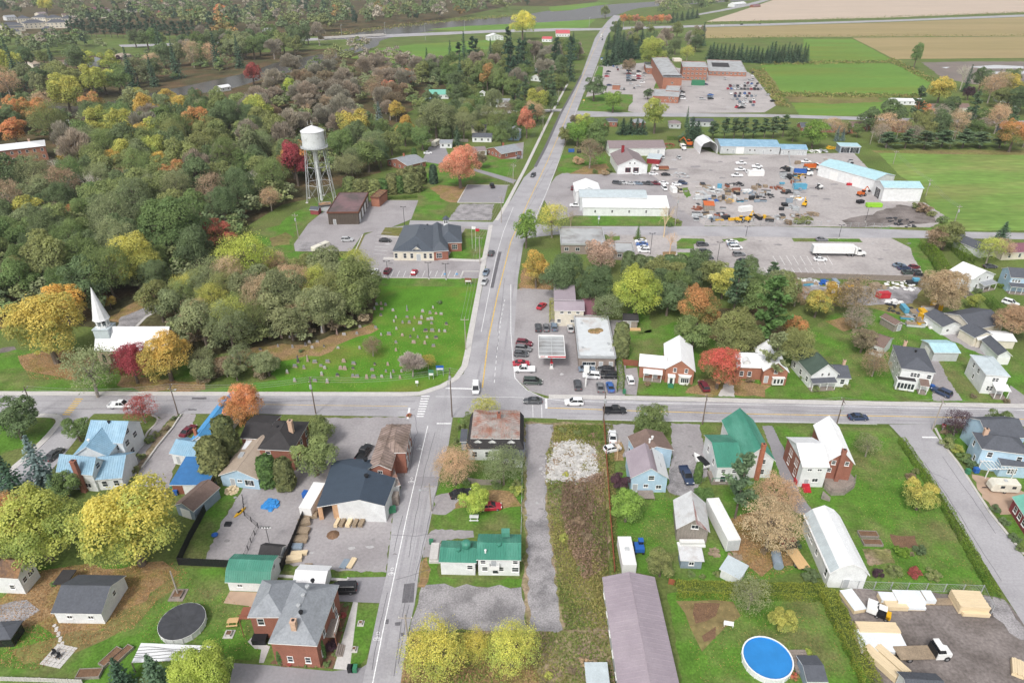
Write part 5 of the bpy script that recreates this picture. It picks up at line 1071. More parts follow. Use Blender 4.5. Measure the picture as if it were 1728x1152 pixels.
def pine(name,seed):
 rng=np.random.default_rng(seed);P_,Nn,S,V,Lm=[],[],[],[],[]
 for i in range(34):
  z=rng.uniform(.28,.97);r=.24*(1-z)**.6*rng.uniform(.5,1.2)+.03;a=rng.uniform(0,6.283);br=rng.random()
  for q in range(70):
   t=rng.random()**.6;x=r*t;P_.append((x*math.cos(a)+rng.normal()*.022,x*math.sin(a)+rng.normal()*.022,z+.25*x+rng.normal()*.012));Nn.append(rng.normal(size=3)*.6+np.array([0,0,1]));S.append(.02*rng.uniform(.7,1.5));V.append(.3+.4*t+.3*(br-.5));Lm.append(.4+.2*t+.2*rng.normal())
 return quads_mesh(name,np.array(P_),unit(np.array(Nn)),np.array(S),np.array(V),np.array(Lm),'needle')
def cedar(name,seed,n=2600,taper=.75,leaf=.05):
 rng=np.random.default_rng(seed);z=rng.random(n)**.9;a=rng.uniform(0,6.283,n);lob=.5+.5*np.sin(a*5+seed+3*np.sin(z*9))
 r=.25*np.minimum(1,(z*7+.55))*np.sqrt(np.maximum(0,1-(z*taper+.02)**2.2))*np.where(z>.93,np.sqrt(np.maximum(0,(1-z)/.07)),1)*(.86+.16*lob+.05*rng.normal(size=n))
 p=np.stack([r*np.cos(a),r*np.sin(a),z],1);nrm=unit(np.stack([np.cos(a),np.sin(a),.45+.2*rng.normal(size=n)],1)+.45*rng.normal(size=(n,3)))
 return quads_mesh(name,p,nrm,leaf*rng.uniform(.5,1.1,n),.35+.3*lob+.15*rng.normal(size=n),.42+.2*(lob-.5)+.2*rng.normal(size=n),'needle')
PROTO={}
def mkproto():
 for i in range(3):
  me,C,_=crown('crown',11+i,26,20000,.025);PROTO[('big',i)]=(me,trunk('trunk',C,1.25,i),1.25)
 for i in range(4):
  me,C,_=crown('crown',31+i,20,7500,.04);PROTO[('round',i)]=(me,trunk('trunk',C,1.3,i),1.3)
 for i in range(3):
  me,C,_=crown('crown',51+i,18,6500,.04,taper=.45);PROTO[('oval',i)]=(me,trunk('trunk',C,1.35,i),1.35)
 for i in range(3):
  me,C,_=crown('crown',71+i,34,5200,.028,ragged=.4);PROTO[('thin',i)]=(me,trunk('trunk',C,1.3,i,.05,'bark_pale',26),1.3)
 for i in range(2):
  me,C,_=crown('crown',171+i,44,13000,.021,ragged=.4);PROTO[('airy',i)]=(me,trunk('trunk',C,1.3,i,.05,'bark',40),1.3)
 for i in range(3):
  me,C=sprays('crown',91+i,7000,.08);PROTO[('grey',i)]=(me,trunk('trunk',C,1.15,i,.06,'bark_pale',16),1.15)
 for i in range(2):PROTO[('bare',i)]=(bare('crown',5+i),None,0)
 for i in range(3):PROTO[('spruce',i)]=(spruce('crown',3+i),MB().tube((0,0,0),(0,0,.9),.016,.004,6).mesh('trunk',M('bark')),0)
 for i in range(3):PROTO[('pine',i)]=(pine('crown',13+i),MB().tube((0,0,0),(0,0,.95),.018,.006,6).mesh('trunk',M('bark')),0)
 for i in range(3):PROTO[('cedar',i)]=(cedar('crown',23+i),MB().tube((0,0,0),(0,0,.5),.02,.015,6).mesh('trunk',M('bark')),0)
 for i in range(3):
  me,C,_=crown('foliage',131+i,10,1700,.08,ragged=.2);PROTO[('shrub',i)]=(me,trunk('stem',C,.62,i,.05,nl=8),.62)
mkproto()
COLS={
 'green':((.10,.14,.04),(.07,.105,.033)),'deep':((.068,.095,.038),(.05,.07,.03)),'bright':((.15,.24,.03),(.10,.17,.03)),'lime':((.26,.30,.035),(.16,.23,.03)),
 'olive':((.145,.165,.05),(.10,.12,.042)),'sage':((.15,.17,.075),(.105,.125,.055)),'yellow':((.41,.36,.05),(.24,.28,.05)),'gold':((.38,.25,.04),(.23,.20,.04)),'yellowgreen':((.30,.30,.05),(.17,.21,.04)),
 'orange':((.48,.17,.04),(.34,.17,.045)),'salmon':((.46,.17,.085),(.36,.15,.07)),'red':((.36,.05,.045),(.24,.06,.04)),'crimson':((.30,.035,.05),(.17,.025,.03)),'redgreen':((.40,.07,.04),(.10,.13,.035)),'orangegreen':((.40,.18,.035),(.11,.14,.035)),'goldgreen':((.33,.27,.045),(.17,.19,.04)),
 'purple':((.045,.02,.028),(.03,.016,.022)),'tan':((.34,.24,.14),(.25,.19,.11)),'pinktan':((.40,.26,.19),(.28,.19,.14)),'brown':((.21,.155,.095),(.15,.12,.07)),'grey':((.235,.205,.155),(.175,.155,.115)),'silver':((.30,.27,.24),(.24,.21,.19)),
 'spruce':((.05,.085,.045),(.025,.045,.028)),'bluespruce':((.13,.18,.17),(.06,.09,.085)),'dark':((.032,.058,.032),(.018,.033,.022)),'cedar':((.13,.135,.045),(.075,.085,.032)),'cedargreen':((.07,.13,.03),(.04,.075,.022)),'pinegreen':((.07,.105,.05),(.035,.06,.032))}
LIFT={k:2.25 for k in ('green','deep','olive','sage','cedar')};LIFT.update(dark=2.3,spruce=2.3,pinegreen=2.3,crimson=1.6,red=1.7)
def _tone(c):
 l=.3*c[0]+.6*c[1]+.1*c[2];k=1.0+.9*max(.0,1-l/.12);q=.26 if c[0]>2*c[1] else .14;return tuple((x+(l-x)*q)*k for x in c)
COLS={k:(_tone(a),_tone(b)) for k,(a,b) in COLS.items()}
WORDS={'green':'green','deep':'dark green','bright':'bright green','lime':'lime green','olive':'olive','sage':'sage green','yellow':'yellow','gold':'golden','yellowgreen':'yellow-green','orange':'orange','salmon':'salmon orange','red':'red','crimson':'crimson','redgreen':'red and green','orangegreen':'orange and green','goldgreen':'gold and green','purple':'purple leaved','tan':'tan','pinktan':'pinkish tan','brown':'brown','grey':'grey leafless','silver':'silver grey leafless','spruce':'green','bluespruce':'blue-grey','dark':'dark green','cedar':'olive','cedargreen':'green','pinegreen':'green'}
KINDW={'big':'spreading tree','round':'broadleaf tree','oval':'upright tree','thin':'thinning tree','airy':'airy tree','grey':'tree','bare':'tree','spruce':'spruce','pine':'pine','cedar':'cedar','shrub':'shrub'}
KINDN={'big':'spreading_tree','round':'broadleaf_tree','oval':'upright_tree','thin':'thinning_tree','airy':'airy_tree','grey':'leafless_tree','bare':'bare_tree','spruce':'spruce','pine':'pine','cedar':'cedar','shrub':'shrub'}
TREES=[]
AUTO=[]
TR=random.Random(99)
def grow(kind,x,y,r,h,col,label=None,group=None,phrase=None,cvar=.12,lean=None):
 v=TR.randrange(sum(1 for k in PROTO if k[0]==kind));cm,tm,zc=PROTO[(kind,v)]
 root=empty(KINDN[kind],(x,y,0),label or '','shrub' if kind=='shrub' else 'tree',group,TR.uniform(0,6.28))
 if kind in ('spruce','pine','cedar'):rw={'spruce':.27,'pine':.25,'cedar':.25}[kind];root.scale=(r/rw,r/rw,h)
 elif kind=='bare':root.scale=(r/1.25,r/1.25,h/2.35)
 else:root.scale=(r,r,h/(zc+.98))
 if lean:root.rotation_euler=(lean[0],lean[1],0)
 c1,c2=COLS[col];f=LIFT.get(col,2.0)*(1+TR.uniform(-cvar,cvar));gq=1+TR.uniform(-cvar,cvar)*.6
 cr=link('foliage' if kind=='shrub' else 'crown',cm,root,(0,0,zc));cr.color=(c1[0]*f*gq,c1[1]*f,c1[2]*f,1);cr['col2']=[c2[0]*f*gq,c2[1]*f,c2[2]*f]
 if tm:link('stem' if kind=='shrub' else 'trunk',tm,root)
 TREES.append((x,y,r))
 if not label:AUTO.append((root,phrase or (WORDS[col]+' '+KINDW[kind])))
 return root
def tr(u,v,rp,kind,col,label=None,asp=1.0,zk=1.1,group='trees of the village',**k):
 r=rp*MPP(u,v)
 for _ in range(3):r=rp*MPP(u,v,zk*r*asp)
 zc=PROTO[(kind,0)][2] or 1.2
 p=P(u,v,r*asp*zk);h=r*asp*zk+r*asp*.95
 return grow(kind,p.x,p.y,r,h,col,label,group,**k)
def con(u,vb,vt,wp,kind,col,label=None,group='conifers of the village',**k):
 p=P(u,vb);return grow(kind,p.x,p.y,wp*MPP(u,vb)/2,max(1.0,HT(p.y,vt)),col,label,group,**k)
def inside(x,y,poly):
 c=False;j=len(poly)-1
 for i in range(len(poly)):
  xi,yi=poly[i];xj,yj=poly[j]
  if (yi>y) != (yj>y) and x<(xj-xi)*(y-yi)/(yj-yi)+xi:c=not c
  j=i
 return c
r=house('hospital','brick hospital with several flat roofed wings beyond the main road','hospital',(1160,145))
HK=dict(wall='bro',rf='rpg',trim='mtl')
wing(r,(1119,130),(1152,130.5),(1120,97),12.5,'flat',.4,wins=[('f',[.5],8,1.4,1.2),('r',3,9,1.4,1.4)],**HK)
wing(r,(1152,112.5),(1195,113.5),(1153,104),11.5,'flat',.4,wins=[('f',6,9.4,1.8,1.3),('f',6,5.8,1.8,1.3),('f',6,2.2,1.8,1.3)],**HK)
w=wing(r,(1196,119.5),(1260,121.5),(1183,101),4.2,'flat',.3,wins=[('f',9,2.2,1.8,1.4)],**HK)
q=[w.Q(w.W*x,w.D*y,4.22) for x,y in ((.12,.35),(.6,.35),(.6,.75),(.12,.75))];MB().poly(q).bd('courtyard',M('rbl'),w.roofobj)
wing(r,(1090,114.5),(1119,115),(1092,105),5.5,'flat',.3,wins=[('f',3,2.4,1.5,1.2)],**HK)
wing(r,(1101,161),(1146,163),(1104,150),5.0,'flat',.3,wins=[('f',[.65,.8],3.6,1.0,1.0),('f',5,1.6,1.0,.9)],**HK)
w=wing(r,(1123,152),(1147,153),(1124,140),6.0,'flat',.3,**HK)
block(r,(1168,136),(1190,136.5),5,4.0,'gpl',0,'entrance_canopy');block(r,(1138,100),(1151,100),10,14.5,'wcr',12.4,'penthouse')
block(r,(1119,129.5),(1152,130),8,12.75,'rbl',12.5,'dark_roof_band')
r=house('kiosk','small brick kiosk in the hospital parking lot','building',(1040,148));wing(r,(1033,143),(1047,143.5),6,4,'flat',.2,**HK)
HS=[ # A, B, depth, eave height, roof, rise, wall, roof material, label
 ((652,270),(687,280),13,3.0,'gablex',2.2,'brick','roof_grey','grey roofed brick house beside the salmon maple'),
 ((821,251),(846,260),14,3.0,'gablex',2.2,'brick','roof_grey','brick gabled house with grey roof near the main road'),((796,256),(822,254),9,2.8,'gable',1.4,'wwh','roof_taupe','mauve roofed wing beside the brick gabled house'),
 ((853,223),(876,224),9,4.8,'gablex',2.2,'wpb','roof_grey','pale blue house behind the slim salmon tree'),((795,217),(821,217),7,3.0,'gable',1.8,'wcr','rbl','cream garage with black roof between the house rows'),((796,232),(830,232.5),8,2.8,'gable',1.8,'wwh','rch','white garage with charcoal roof behind the brick gabled house'),
 ((741,242),(763,242),8,2.8,'gable',1.2,'wwh','roof_grey','grey roofed carport beside the motorhome'),((723,160),(757,160),10,3.2,'gable',3.0,'wwh','roof_green_pale','white house with pale green roof at the edge of the grey thicket'),((713,172),(735,172),8,3.0,'gable',2.0,'wwh','roof_blue','small house with blue roof below the pale green roof'),
 ((778,176),(800,176.5),8,3.0,'gable',2.6,'wsl','rch','slate blue cottage with dormer in the upper row'),((822,172),(836,172.5),7,2.6,'gable',1.0,'wgr','rch','low garage beside the white cottage in the upper row'),((836,174),(860,174.5),8,3.0,'gable',2.6,'wwh','roof_grey','white cottage with dormer in the upper row'),((809,157),(819,157),4,2.4,'gablex',1.4,'wwh','rwh','small white shed with green door on the lawn'),
 ((824,62),(850,61),12,5,'gablex',3,'wwh','rwh','white house beside the highway'),((938,57),(962,57),14,4,'gable',4,'wwh','roof_red','red roofed house at the top of the main road'),((914,66),(931,66.5),10,3.5,'gable',2.5,'wwh','roof_red','small red roofed garage near the highway'),((894,130),(914,132),12,3.2,'gablex',2.4,'wwh','roof_tan','pale house among dark trees beside the main road'),((903,115),(921,116),10,3.2,'gable',2.4,'wwh','rbr','brown roofed house among dark trees beside the main road'),
 ((1018,205),(1042,206),9,3.2,'hip',1.8,'brick','rch','brick bungalow with charcoal roof below the hospital lawn'),((1070,207),(1090,207),9,3.2,'hip',1.6,'brick','roof_grey','brick bungalow with grey roof behind dark spruces'),((1129,209),(1150,209.5),9,3.0,'hip',1.6,'wgr','roof_taupe','taupe roofed bungalow with black deck'),((1165,206),(1205,207),9,2.8,'gable',1.6,'wgr','rch','long low roof behind the works pines'),
 ((1352,215),(1412,216),10,3.0,'gable',2.0,'brick','rch','brick bungalow with blue grey roof beyond the works yard'),((1428,218),(1452,218),9,2.8,'gablex',1.8,'bro','rbr','orange brick bungalow beyond the works yard'),((1438,212),(1470,212),9,2.8,'gable',1.6,'bro','rbr','orange brick wing behind the orange brick bungalow'),((1515,216),(1570,215),10,3.0,'hip',2.2,'brick','rbr','brick bungalow with brown hip roof beyond the works yard'),
 ((1566,183),(1602,184),10,3.0,'gable',2.4,'wcr','rbr','first of the brown roofed row houses'),((1600,182),(1638,183),10,3.0,'gable',2.4,'wcr','rbr','second of the brown roofed row houses'),((1505,170),(1560,171),8,3.0,'gable',1.2,'wwh','rwh','low white roofed house behind the row houses'),((1686,166),(1705,166.5),8,3.0,'gable',1.8,'wwh','roof_taupe','small white house beside the muddy field'),((1690,218),(1725,219),8,3.0,'gable',1.4,'wsl','roof_grey','slate house at the frame edge beyond the pasture'),
 ((100,212),(124,208),14,4.2,'gable',1.6,'brick','rwh','brick house with white roof in the wood'),((168,192),(190,197),10,4.0,'gable',2.4,'wwh','rch','white house with charcoal roof by the river'),((150,231),(162,230),6,2.6,'gablex',1.2,'brick','rwh','tiny red shed with white roof in the wood'),((128,138),(181,136),12,3.6,'hip',2.6,'wcr','rch','cream bungalow with dark hip roof across the river'),((199,124),(222,123),12,3.4,'gable',2.4,'wwh','roof_grey','grey roofed house across the river'),((240,116),(254,114),10,4.4,'gablex',2.0,'wwh','roof_grey','white house across the river'),((372,149),(390,146),7,3.0,'gable',1.6,'wwh','rwh','white roofed house on the near river bank'),((204,96),(222,92),12,3.4,'hip',2.4,'wcr','roof_tan','tan roofed house among the far trees'),((55,109),(68,107),12,3.2,'gable',2,'wcr','roof_tan','low tan house among the far trees'),((82,107),(108,106),12,3.2,'gable',1.6,'wcr','rbr','low brown house among the far trees'),((8,107),(30,106),12,3.2,'gable',2.2,'wwh','rch','white house at the far frame edge'),((164,106),(172,100),10,4,'gable',2.4,'wwh','roof_grey','grey roofed house behind the willow'),
 ((157,16),(182,14),16,4,'hip',3,'brick','roof_maroon','maroon roofed house in the far town'),((177,20),(190,18),14,4,'gable',3,'wcr','roof_taupe','taupe roofed house in the far town'),((213,18),(236,17),16,4,'hip',3,'wcr','rch','charcoal roofed house in the far town'),((270,18),(290,17),14,4,'hip',3,'brick','rch','brick house in the far town'),((10,30),(28,29),16,5,'gable',3,'wwh','roof_grey','white house at the edge of the far town'),((105,26),(130,25),14,3.5,'gable',2.4,'wcr','rbr','brown roofed bungalow in the far town'),((150,27),(172,25),16,4,'hip',3,'wcr','rch','dark roofed bungalow behind the pine belt'),((182,27),(208,24),16,4,'hip',3,'wcr','rch','second dark roofed bungalow behind the pine belt'),((66,24),(80,23),14,5,'gable',2.6,'wcr','roof_taupe','cream house above the townhouses'),
 ((1240,8),(1260,6),16,5,'gable',3.6,'wwh','rwh','white farmhouse at the far field'),((1272,10),(1284,9),10,3.5,'gable',2,'wood_red','roof_maroon','red barn at the far field'),((448,50),(462,49),12,4,'gable',2,'wwh','rwh','white roofed house beside the bridge road'),((524,54),(540,53),12,4,'gable',2,'wwh','rwh','white building beside the bridge')]
for (A,B,D,h,rf,ri,wl,rm,lb) in HS:
 m_=((A[0]+B[0])/2,(A[1]+B[1])/2);p=P(*m_,h);r=empty('house' if 'shed' not in lb and 'garage' not in lb and 'barn' not in lb else ('garage' if 'garage' in lb else 'shed'),(p.x,p.y,0),lb,'house' if 'garage' not in lb and 'shed' not in lb and 'barn' not in lb else 'outbuilding','houses of the village')
 if A[1]<160:k_=10 if A[1]<40 else 20;NOTREE.append([tuple(P(*q_).xy) for q_ in ((A[0]-3,A[1]),(B[0]+3,B[1]),(B[0]+6,B[1]+k_),(A[0]-6,A[1]+k_))])
 wd=(P(*B,h)-P(*A,h)).length;n=max(1,int(wd/3.6))
 w=wing(r,A,B,D,h,rf,ri,wall=wl,rf=rm,wins=[('f',n,h*.55 if h<4 else 1.7,1.1,1.2)]+([('f',n,h*.8,1.0,1.1)] if h>=4.4 else [])+[('r',2,1.7,1.0,1.2)])
 if 'dormer' in lb:dormer(w,.5,h+.4,wall=wl,rf=rm)
 if 'brick' in wl and p.y<420:chimney(w,.3,.6,h+ri+.8,.7,'chim_brick',zb=h)
r=house('brick_school','long brick building with pale flat topped roof at the frame edge','building',(30,275))
w=wing(r,(-30,258),(77,246),16,7.5,'hip',1.6,wall='bro',rf='rwh',ov=.5,wins=[('f',8,5.6,1.1,1.4),('f',8,2.2,1.1,1.4),('r',3,5.6,1.1,1.4),('r',3,2.2,1.1,1.4)]);chimney(w,.75,.6,10.2,1.0,'chim_pale',zb=8)
r=house('building_annex','low white flat building in front of nothing') if False else None
NOTREE+=[[tuple(P(*q_).xy) for q_ in k_] for k_ in ([(-20,30),(128,28),(118,52),(60,66),(-20,74)],[(-40,240),(80,240),(125,300),(100,322),(-60,330)],[(95,205),(130,205),(165,240),(130,262),(110,240)],[(165,190),(205,190),(205,212),(170,212)],[(100,88),(172,86),(190,112),(110,122)],[(118,130),(190,128),(196,152),(118,160)],[(190,112),(262,108),(266,130),(196,134)],[(-20,98),(60,96),(64,118),(-20,126)])]
TN=[((2,44),(40,42)),((40,40),(78,38)),((76,39),(112,38)),((28,32),(52,31)),((52,30),(76,30)),((78,31),(104,30)),((104,32),(128,31))]
for i,(A,B) in enumerate(TN):
 p=P((A[0]+B[0])/2,A[1],8);r=empty('townhouse',(p.x,p.y,0),'','townhouse','row of far townhouses');AUTO.append((r,'pale townhouse with grey hip roof'));wing(r,A,B,18,8,'hip',4,wall='wcr',rf='rch',wins=[('f',5,6,1.6,1.6),('f',5,2.6,1.6,1.6),('r',3,6,1.6,1.6)])
for i,(A,B) in enumerate([((8,48),(42,46)),((0,55),(36,53)),((70,50),(92,49))]):
 p=P((A[0]+B[0])/2,A[1],5);r=empty('townhouse',(p.x,p.y,0),'','townhouse','row of far townhouses');AUTO.append((r,'low grey roofed townhouse wing'));wing(r,A,B,14,5,'hip',3.4,wall='wcr',rf='rch',wins=[('f',4,2.6,1.6,1.6)])
r=empty('bridge',P(592,68),'concrete highway bridge over the river','bridge')
L=Vector(r.location);a=P(545,67);b=P(650,61);d=(b-a);n=d.length;c=(a+b)/2
MB().obox((c.x-L.x,c.y-L.y),d,n,11,.9,1.9).bd('deck',M('concrete'),r)
for s in (-5.4,5.4):k=Vector((-d.y,d.x,0)).normalized()*s;MB().obox((c.x+k.x-L.x,c.y+k.y-L.y),d,n,.25,1.9,2.9).bd('parapet',M('kerb'),r)
for t in (.2,.5,.8):k=a.lerp(b,t);MB().obox((k.x-L.x,k.y-L.y),d,1.5,9,0,.9).bd('pier',M('concrete'),r)
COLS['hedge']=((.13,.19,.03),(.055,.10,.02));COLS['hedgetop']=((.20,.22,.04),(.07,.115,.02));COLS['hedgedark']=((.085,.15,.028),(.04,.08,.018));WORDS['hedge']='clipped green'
for a in [
 (60,890,70,'big','yellowgreen','big yellow-green maple left of the biggest yellow maple, over a white house'),
 (12,880,48,'big','orangegreen','orange tinged maple cut by the frame edge beside the yellow maples'),
 (215,885,86,'big','yellow','biggest yellow maple, spreading above the white garage with charcoal roof'),
 (22,705,40,'round','deep','dark olive tree on the corner lawn by the side street'),
 (128,724,23,'round','green','small round green tree beside the blue roofed house'),
 (108,818,25,'round','green','bushy green tree in front of the brick chimney of the blue roofed house'),
 (150,628,46,'thin','sage','tall sparse leaning tree over the street in front of the church'),
 (238,690,26,'thin','red','small sparse red tree beside the white pickup on the street'),
 (278,600,45,'big','gold','golden orange maple hiding the end of the church'),
 (222,612,31,'big','crimson','dark red maple in front of the church wall',1.2),
 (75,556,60,'big','goldgreen','large gold and green maple left of the church steeple'),
 (108,512,36,'round','gold','golden tree behind the large gold and green maple'),
 (184,508,13,'round','gold','small yellow tree beside the spire'),
 (408,682,37,'big','orange','round orange maple at the street by the bright blue roof'),
 (541,727,26,'round','olive','olive tree at the street behind the black hip roof'),
 (531,770,36,'round','olive','large olive tree between the black hip roof and the workshop'),
 (818,692,26,'thin','yellowgreen','pale yellow-green tree behind the mansard house'),(790,708,14,'round','green','small green tree left of the mansard house'),
 (768,787,36,'airy','tan','tan tree in front of the mansard house, nearest the street'),
 (850,787,36,'airy','sage','sage tan airy tree in front of the mansard house beside the old lane'),
 (800,842,27,'round','lime','small lime yellow tree above the red car'),
 (735,1100,52,'airy','yellow','yellow tree at the street corner of the vacant lot'),(803,1092,27,'airy','yellow','slim yellow tree between two larger yellow trees by the gravel lot',1.3),(864,1096,46,'airy','yellow','third yellow tree at the lower end of the old lane'),
 (345,1136,52,'big','lime','bright lime green tree at the bottom frame edge'),
 (1058,855,30,'round','bright','bright green tree beside the red-brown lot fence'),(1048,812,18,'round','purple','dark purple bush like tree beside the pale blue house'),
 (1100,710,31,'round','green','round green tree on the street behind the pale blue house'),(1116,952,26,'round','olive','round olive tree beside the mauve hall'),(1188,836,18,'round','cedargreen','bushy green tree above the rusty barn'),
 (1312,838,38,'airy','tan','tan maple nearest the driveway of the white roofed house'),(1302,890,50,'airy','tan','large tan maple over the old red truck'),
 (1268,1003,32,'thin','sage','sparse leaning tree with split trunk by the swimming pool lawn'),
 (1323,1045,25,'round','yellowgreen','round yellow-green tree on the pool lawn'),(1555,836,29,'round','goldgreen','round gold tinged tree on the corner lawn beside the clipped hedge'),(1466,752,21,'thin','sage','feathery sage tree on the lawn of the white roofed house'),
 (1617,715,24,'thin','purple','purple leaved tree at the corner street'),(1682,712,23,'round','green','low green tree on the street side of the corner house'),
 (1215,622,36,'big','redgreen','red topped maple between the two brick cottages'),(1345,585,36,'big','olive','broad olive tree behind the second brick cottage'),(1302,585,22,'thin','sage','sage tree in front of the second brick cottage'),
 (1458,574,22,'round','brown','brownish tree on the lawn above the green gable house'),(1478,612,24,'thin','brown','sparse brown tree beside the charcoal hip roofed house'),
 (950,466,40,'big','deep','large dark green tree beside the main road'),(905,452,24,'oval','gold','golden tree at the edge of the main road',1.4),(1015,430,29,'round','pinktan','round pinkish tan tree by the flat roofed building'),
 (1005,482,36,'big','deep','dark green tree behind the station house'),(1076,492,43,'big','lime','bright lime maple behind the gas station'),(1022,524,28,'thin','sage','sage thinning tree beside the station house'),
 (1180,520,38,'big','orangegreen','orange flecked maple in the middle of the block'),(1172,562,34,'round','green','green tree below the orange flecked maple'),(1128,505,28,'round','deep','dark green tree between the lime maple and the orange flecked maple'),
 (1242,562,42,'big','olive','broad olive maple behind the brick cottages'),(1222,478,26,'round','yellowgreen','yellow-green tree by the lot with parked black cars'),(1262,500,30,'round','green','green tree behind the broad olive maple'),
 (1340,552,22,'round','orangegreen','orange tinged tree below the tall pine'),(1380,512,24,'round','goldgreen','gold and green tree beside the red scrap'),(1410,500,24,'round','gold','gold tree in front of the plank fence'),(1445,500,36,'thin','brown','brown thinning tree in front of the red trailer'),(1448,538,24,'thin','grey','grey thinning tree on the lawn below the junk yard'),
 (1345,495,22,'thin','tan','tan thinning tree behind the tall pine'),(1590,492,38,'big','tan','broad tan maple over the junk yard'),(1715,542,32,'big','tan','tan maple at the frame edge'),(1460,575,12,'thin','tan','small tan tree on the lawn'),(1645,508,14,'round','yellowgreen','small yellow tree near the white gabled house'),
 (1598,395,26,'round','olive','olive tree at the corner of the clipped hedge'),(1582,402,20,'round','brown','brown tinged tree inside the clipped hedge'),(1672,422,22,'thin','yellowgreen','pale yellow-green tree beside the blue spruce'),(1695,420,18,'thin','tan','tan thinning tree beside the maroon roof'),
 (888,385,22,'oval','bright','slim green tree leaning over the main road',1.5),(932,372,28,'thin','yellow','pale yellow thinning tree by the warehouse'),(1032,398,12,'bare','brown','small dark bare tree beside the flat roofed building'),
 (776,280,35,'big','salmon','big round salmon orange maple by the upper parking lot'),(497,272,26,'oval','crimson','crimson tree beside the water tower',1.5),(598,214,30,'round','goldgreen','gold and green maple behind the water tower'),(682,216,17,'oval','gold','orange gold tree above the grey roofed brick house',1.4),(668,186,15,'oval','gold','gold tree higher up beside the blue-grey spruce',1.2),
 (688,133,13,'oval','orange','orange tree at the edge of the grey thicket',1.4),(655,147,12,'round','salmon','salmon tree in the grey thicket'),(822,128,17,'oval','orangegreen','red orange tree above the small white shed',1.3),(889,205,16,'oval','salmon','slim salmon orange tree at the main road',1.6),(906,170,20,'round','yellowgreen','yellow-green tree beside the main road'),(812,262,0,'round','olive') if False else (808,268,15,'round','brown','brown olive bush like tree by the brick gabled house'),
 (735,200,32,'big','sage','large sage tree between the upper cottages and the motorhome'),(782,212,22,'airy','sage','sage airy tree beside the cream garage'),(842,205,20,'airy','olive','olive airy tree beside the pale blue house'),(712,232,20,'round','green','green tree behind the grey roofed brick house'),(620,262,26,'round','green','green tree behind the cedar screen'),(660,240,20,'round','olive','olive tree above the cedar screen'),(770,140,20,'round','deep','dark green tree above the slate blue cottage'),(870,150,20,'round','green','green tree above the white cottage'),(900,190,18,'airy','tan','tan airy tree at the sidewalk of the main road'),(1003,148,20,'round','deep','round dark green tree on the hospital lawn'),(1035,171,17,'round','bright','bright green tree on the hospital lawn'),(1107,192,23,'oval','yellowgreen','yellow-green tree in front of the hospital',1.3),(1100,88,26,'big','yellowgreen','large yellow-green tree behind the hospital'),(1061,112,12,'round','brown','brown olive tree in the hospital parking lot'),(1094,158,9,'round','deep','small dark tree beside the hospital wing'),
 (1160,90,13,'thin','yellowgreen','yellow-green tree behind the hospital roof'),(1005,222,24,'round','green','green tree beside the works garage'),(975,225,20,'round','bright','bright green tree at the main road bend'),(996,258,24,'thin','brown','brown thinning tree in front of the works garage'),(985,205,14,'round','yellowgreen','yellow-green tree at the hospital road corner'),
 (882,42,22,'big','yellow','yellow tree at the highway by the red roofed house'),(1022,20,10,'round','olive','olive tree at the top of the main road'),(372,398,30,'round','redgreen','red topped orange maple by the municipal lawn'),(225,170,23,'round','yellowgreen','round yellow-green tree by the river'),(283,165,16,'round','gold','gold tree by the river'),(425,124,17,'round','red','red tree on the river bank'),(330,162,11,'round','redgreen','small red tree near the river'),(207,214,10,'round','orange','small bright orange tree in the wood'),(493,148,14,'oval','lime','lime yellow tree in the grey thicket',1.3),
 (130,98,16,'round','purple','large purple leaved tree among the far houses'),(200,100,7,'round','purple','small purple leaved tree among the far houses'),(75,8,13,'round','yellow','yellow tree above the row of townhouses'),(372,20,12,'round','orange','orange tree above the dark pine belt'),(60,190,24,'round','orangegreen','orange tinged tree above the brick school like building'),(22,220,22,'round','orange','orange tree left of the white roofed brick building'),(110,160,28,'round','yellowgreen','large yellow-green tree by the white roofed brick house'),
 (122,362,14,'oval','orange','small orange topped tree in the wood',1.3),(60,360,32,'round','yellowgreen','yellow-green tree in the wood left of the orange topped tree'),(290,382,58,'big','green','largest green tree of the wood'),(222,440,46,'big','yellowgreen','pale yellow-green tree above the church'),(412,440,46,'airy','lime','tall pale lime thinning tree by the municipal lawn'),(340,545,40,'oval','sage','sage green tree right of the golden orange maple',1.2),(375,535,14,'oval','gold','slim gold tree in the cemetery wood',1.6),
 (600,480,44,'big','olive','olive tree at the upper corner of the cemetery'),(540,520,42,'big','sage','sage tree at the wood edge above the gravestones'),(480,495,46,'big','sage','sage tree in the middle of the cemetery wood'),(455,335,20,'thin','tan','pale tan thinning tree by the pole of the municipal lawn'),
 (1560,170,0,'round','olive') if False else (1588,152,22,'round','goldgreen','gold topped tree at the field corner'),(1636,157,11,'round','purple','purple leaved tree by the row houses'),(1690,192,13,'oval','purple','dark purple tree by the white cars'),(1560,187,17,'round','orange','orange tree in front of the row houses'),(1712,228,26,'big','orangegreen','orange and green tree at the frame edge'),(1505,190,24,'round','deep','dark green tree in front of the row houses'),(1375,225,23,'round','bright','bright green tree behind the pale blue works roof'),(1548,92,11,'oval','green','lone leaning green tree at the field corner',1.9),
 (628,584,18,'thin','brown','leafless brown shrub like tree among the gravestones'),(695,614,23,'grey','silver','silver leafless tree among the gravestones'),(722,610,14,'thin','gold','gold tinged tree beside the silver leafless tree'),
]:
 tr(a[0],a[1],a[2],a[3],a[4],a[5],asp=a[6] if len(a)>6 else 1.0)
for a in [
 (240,275,23,'tan')]:pass
def bare_tree(u,vb,vt,rp,col,label):
 p=P(u,vb);grow('bare',p.x,p.y,rp*MPP(u,vb),HT(p.y,vt),col,label,'bare trees')
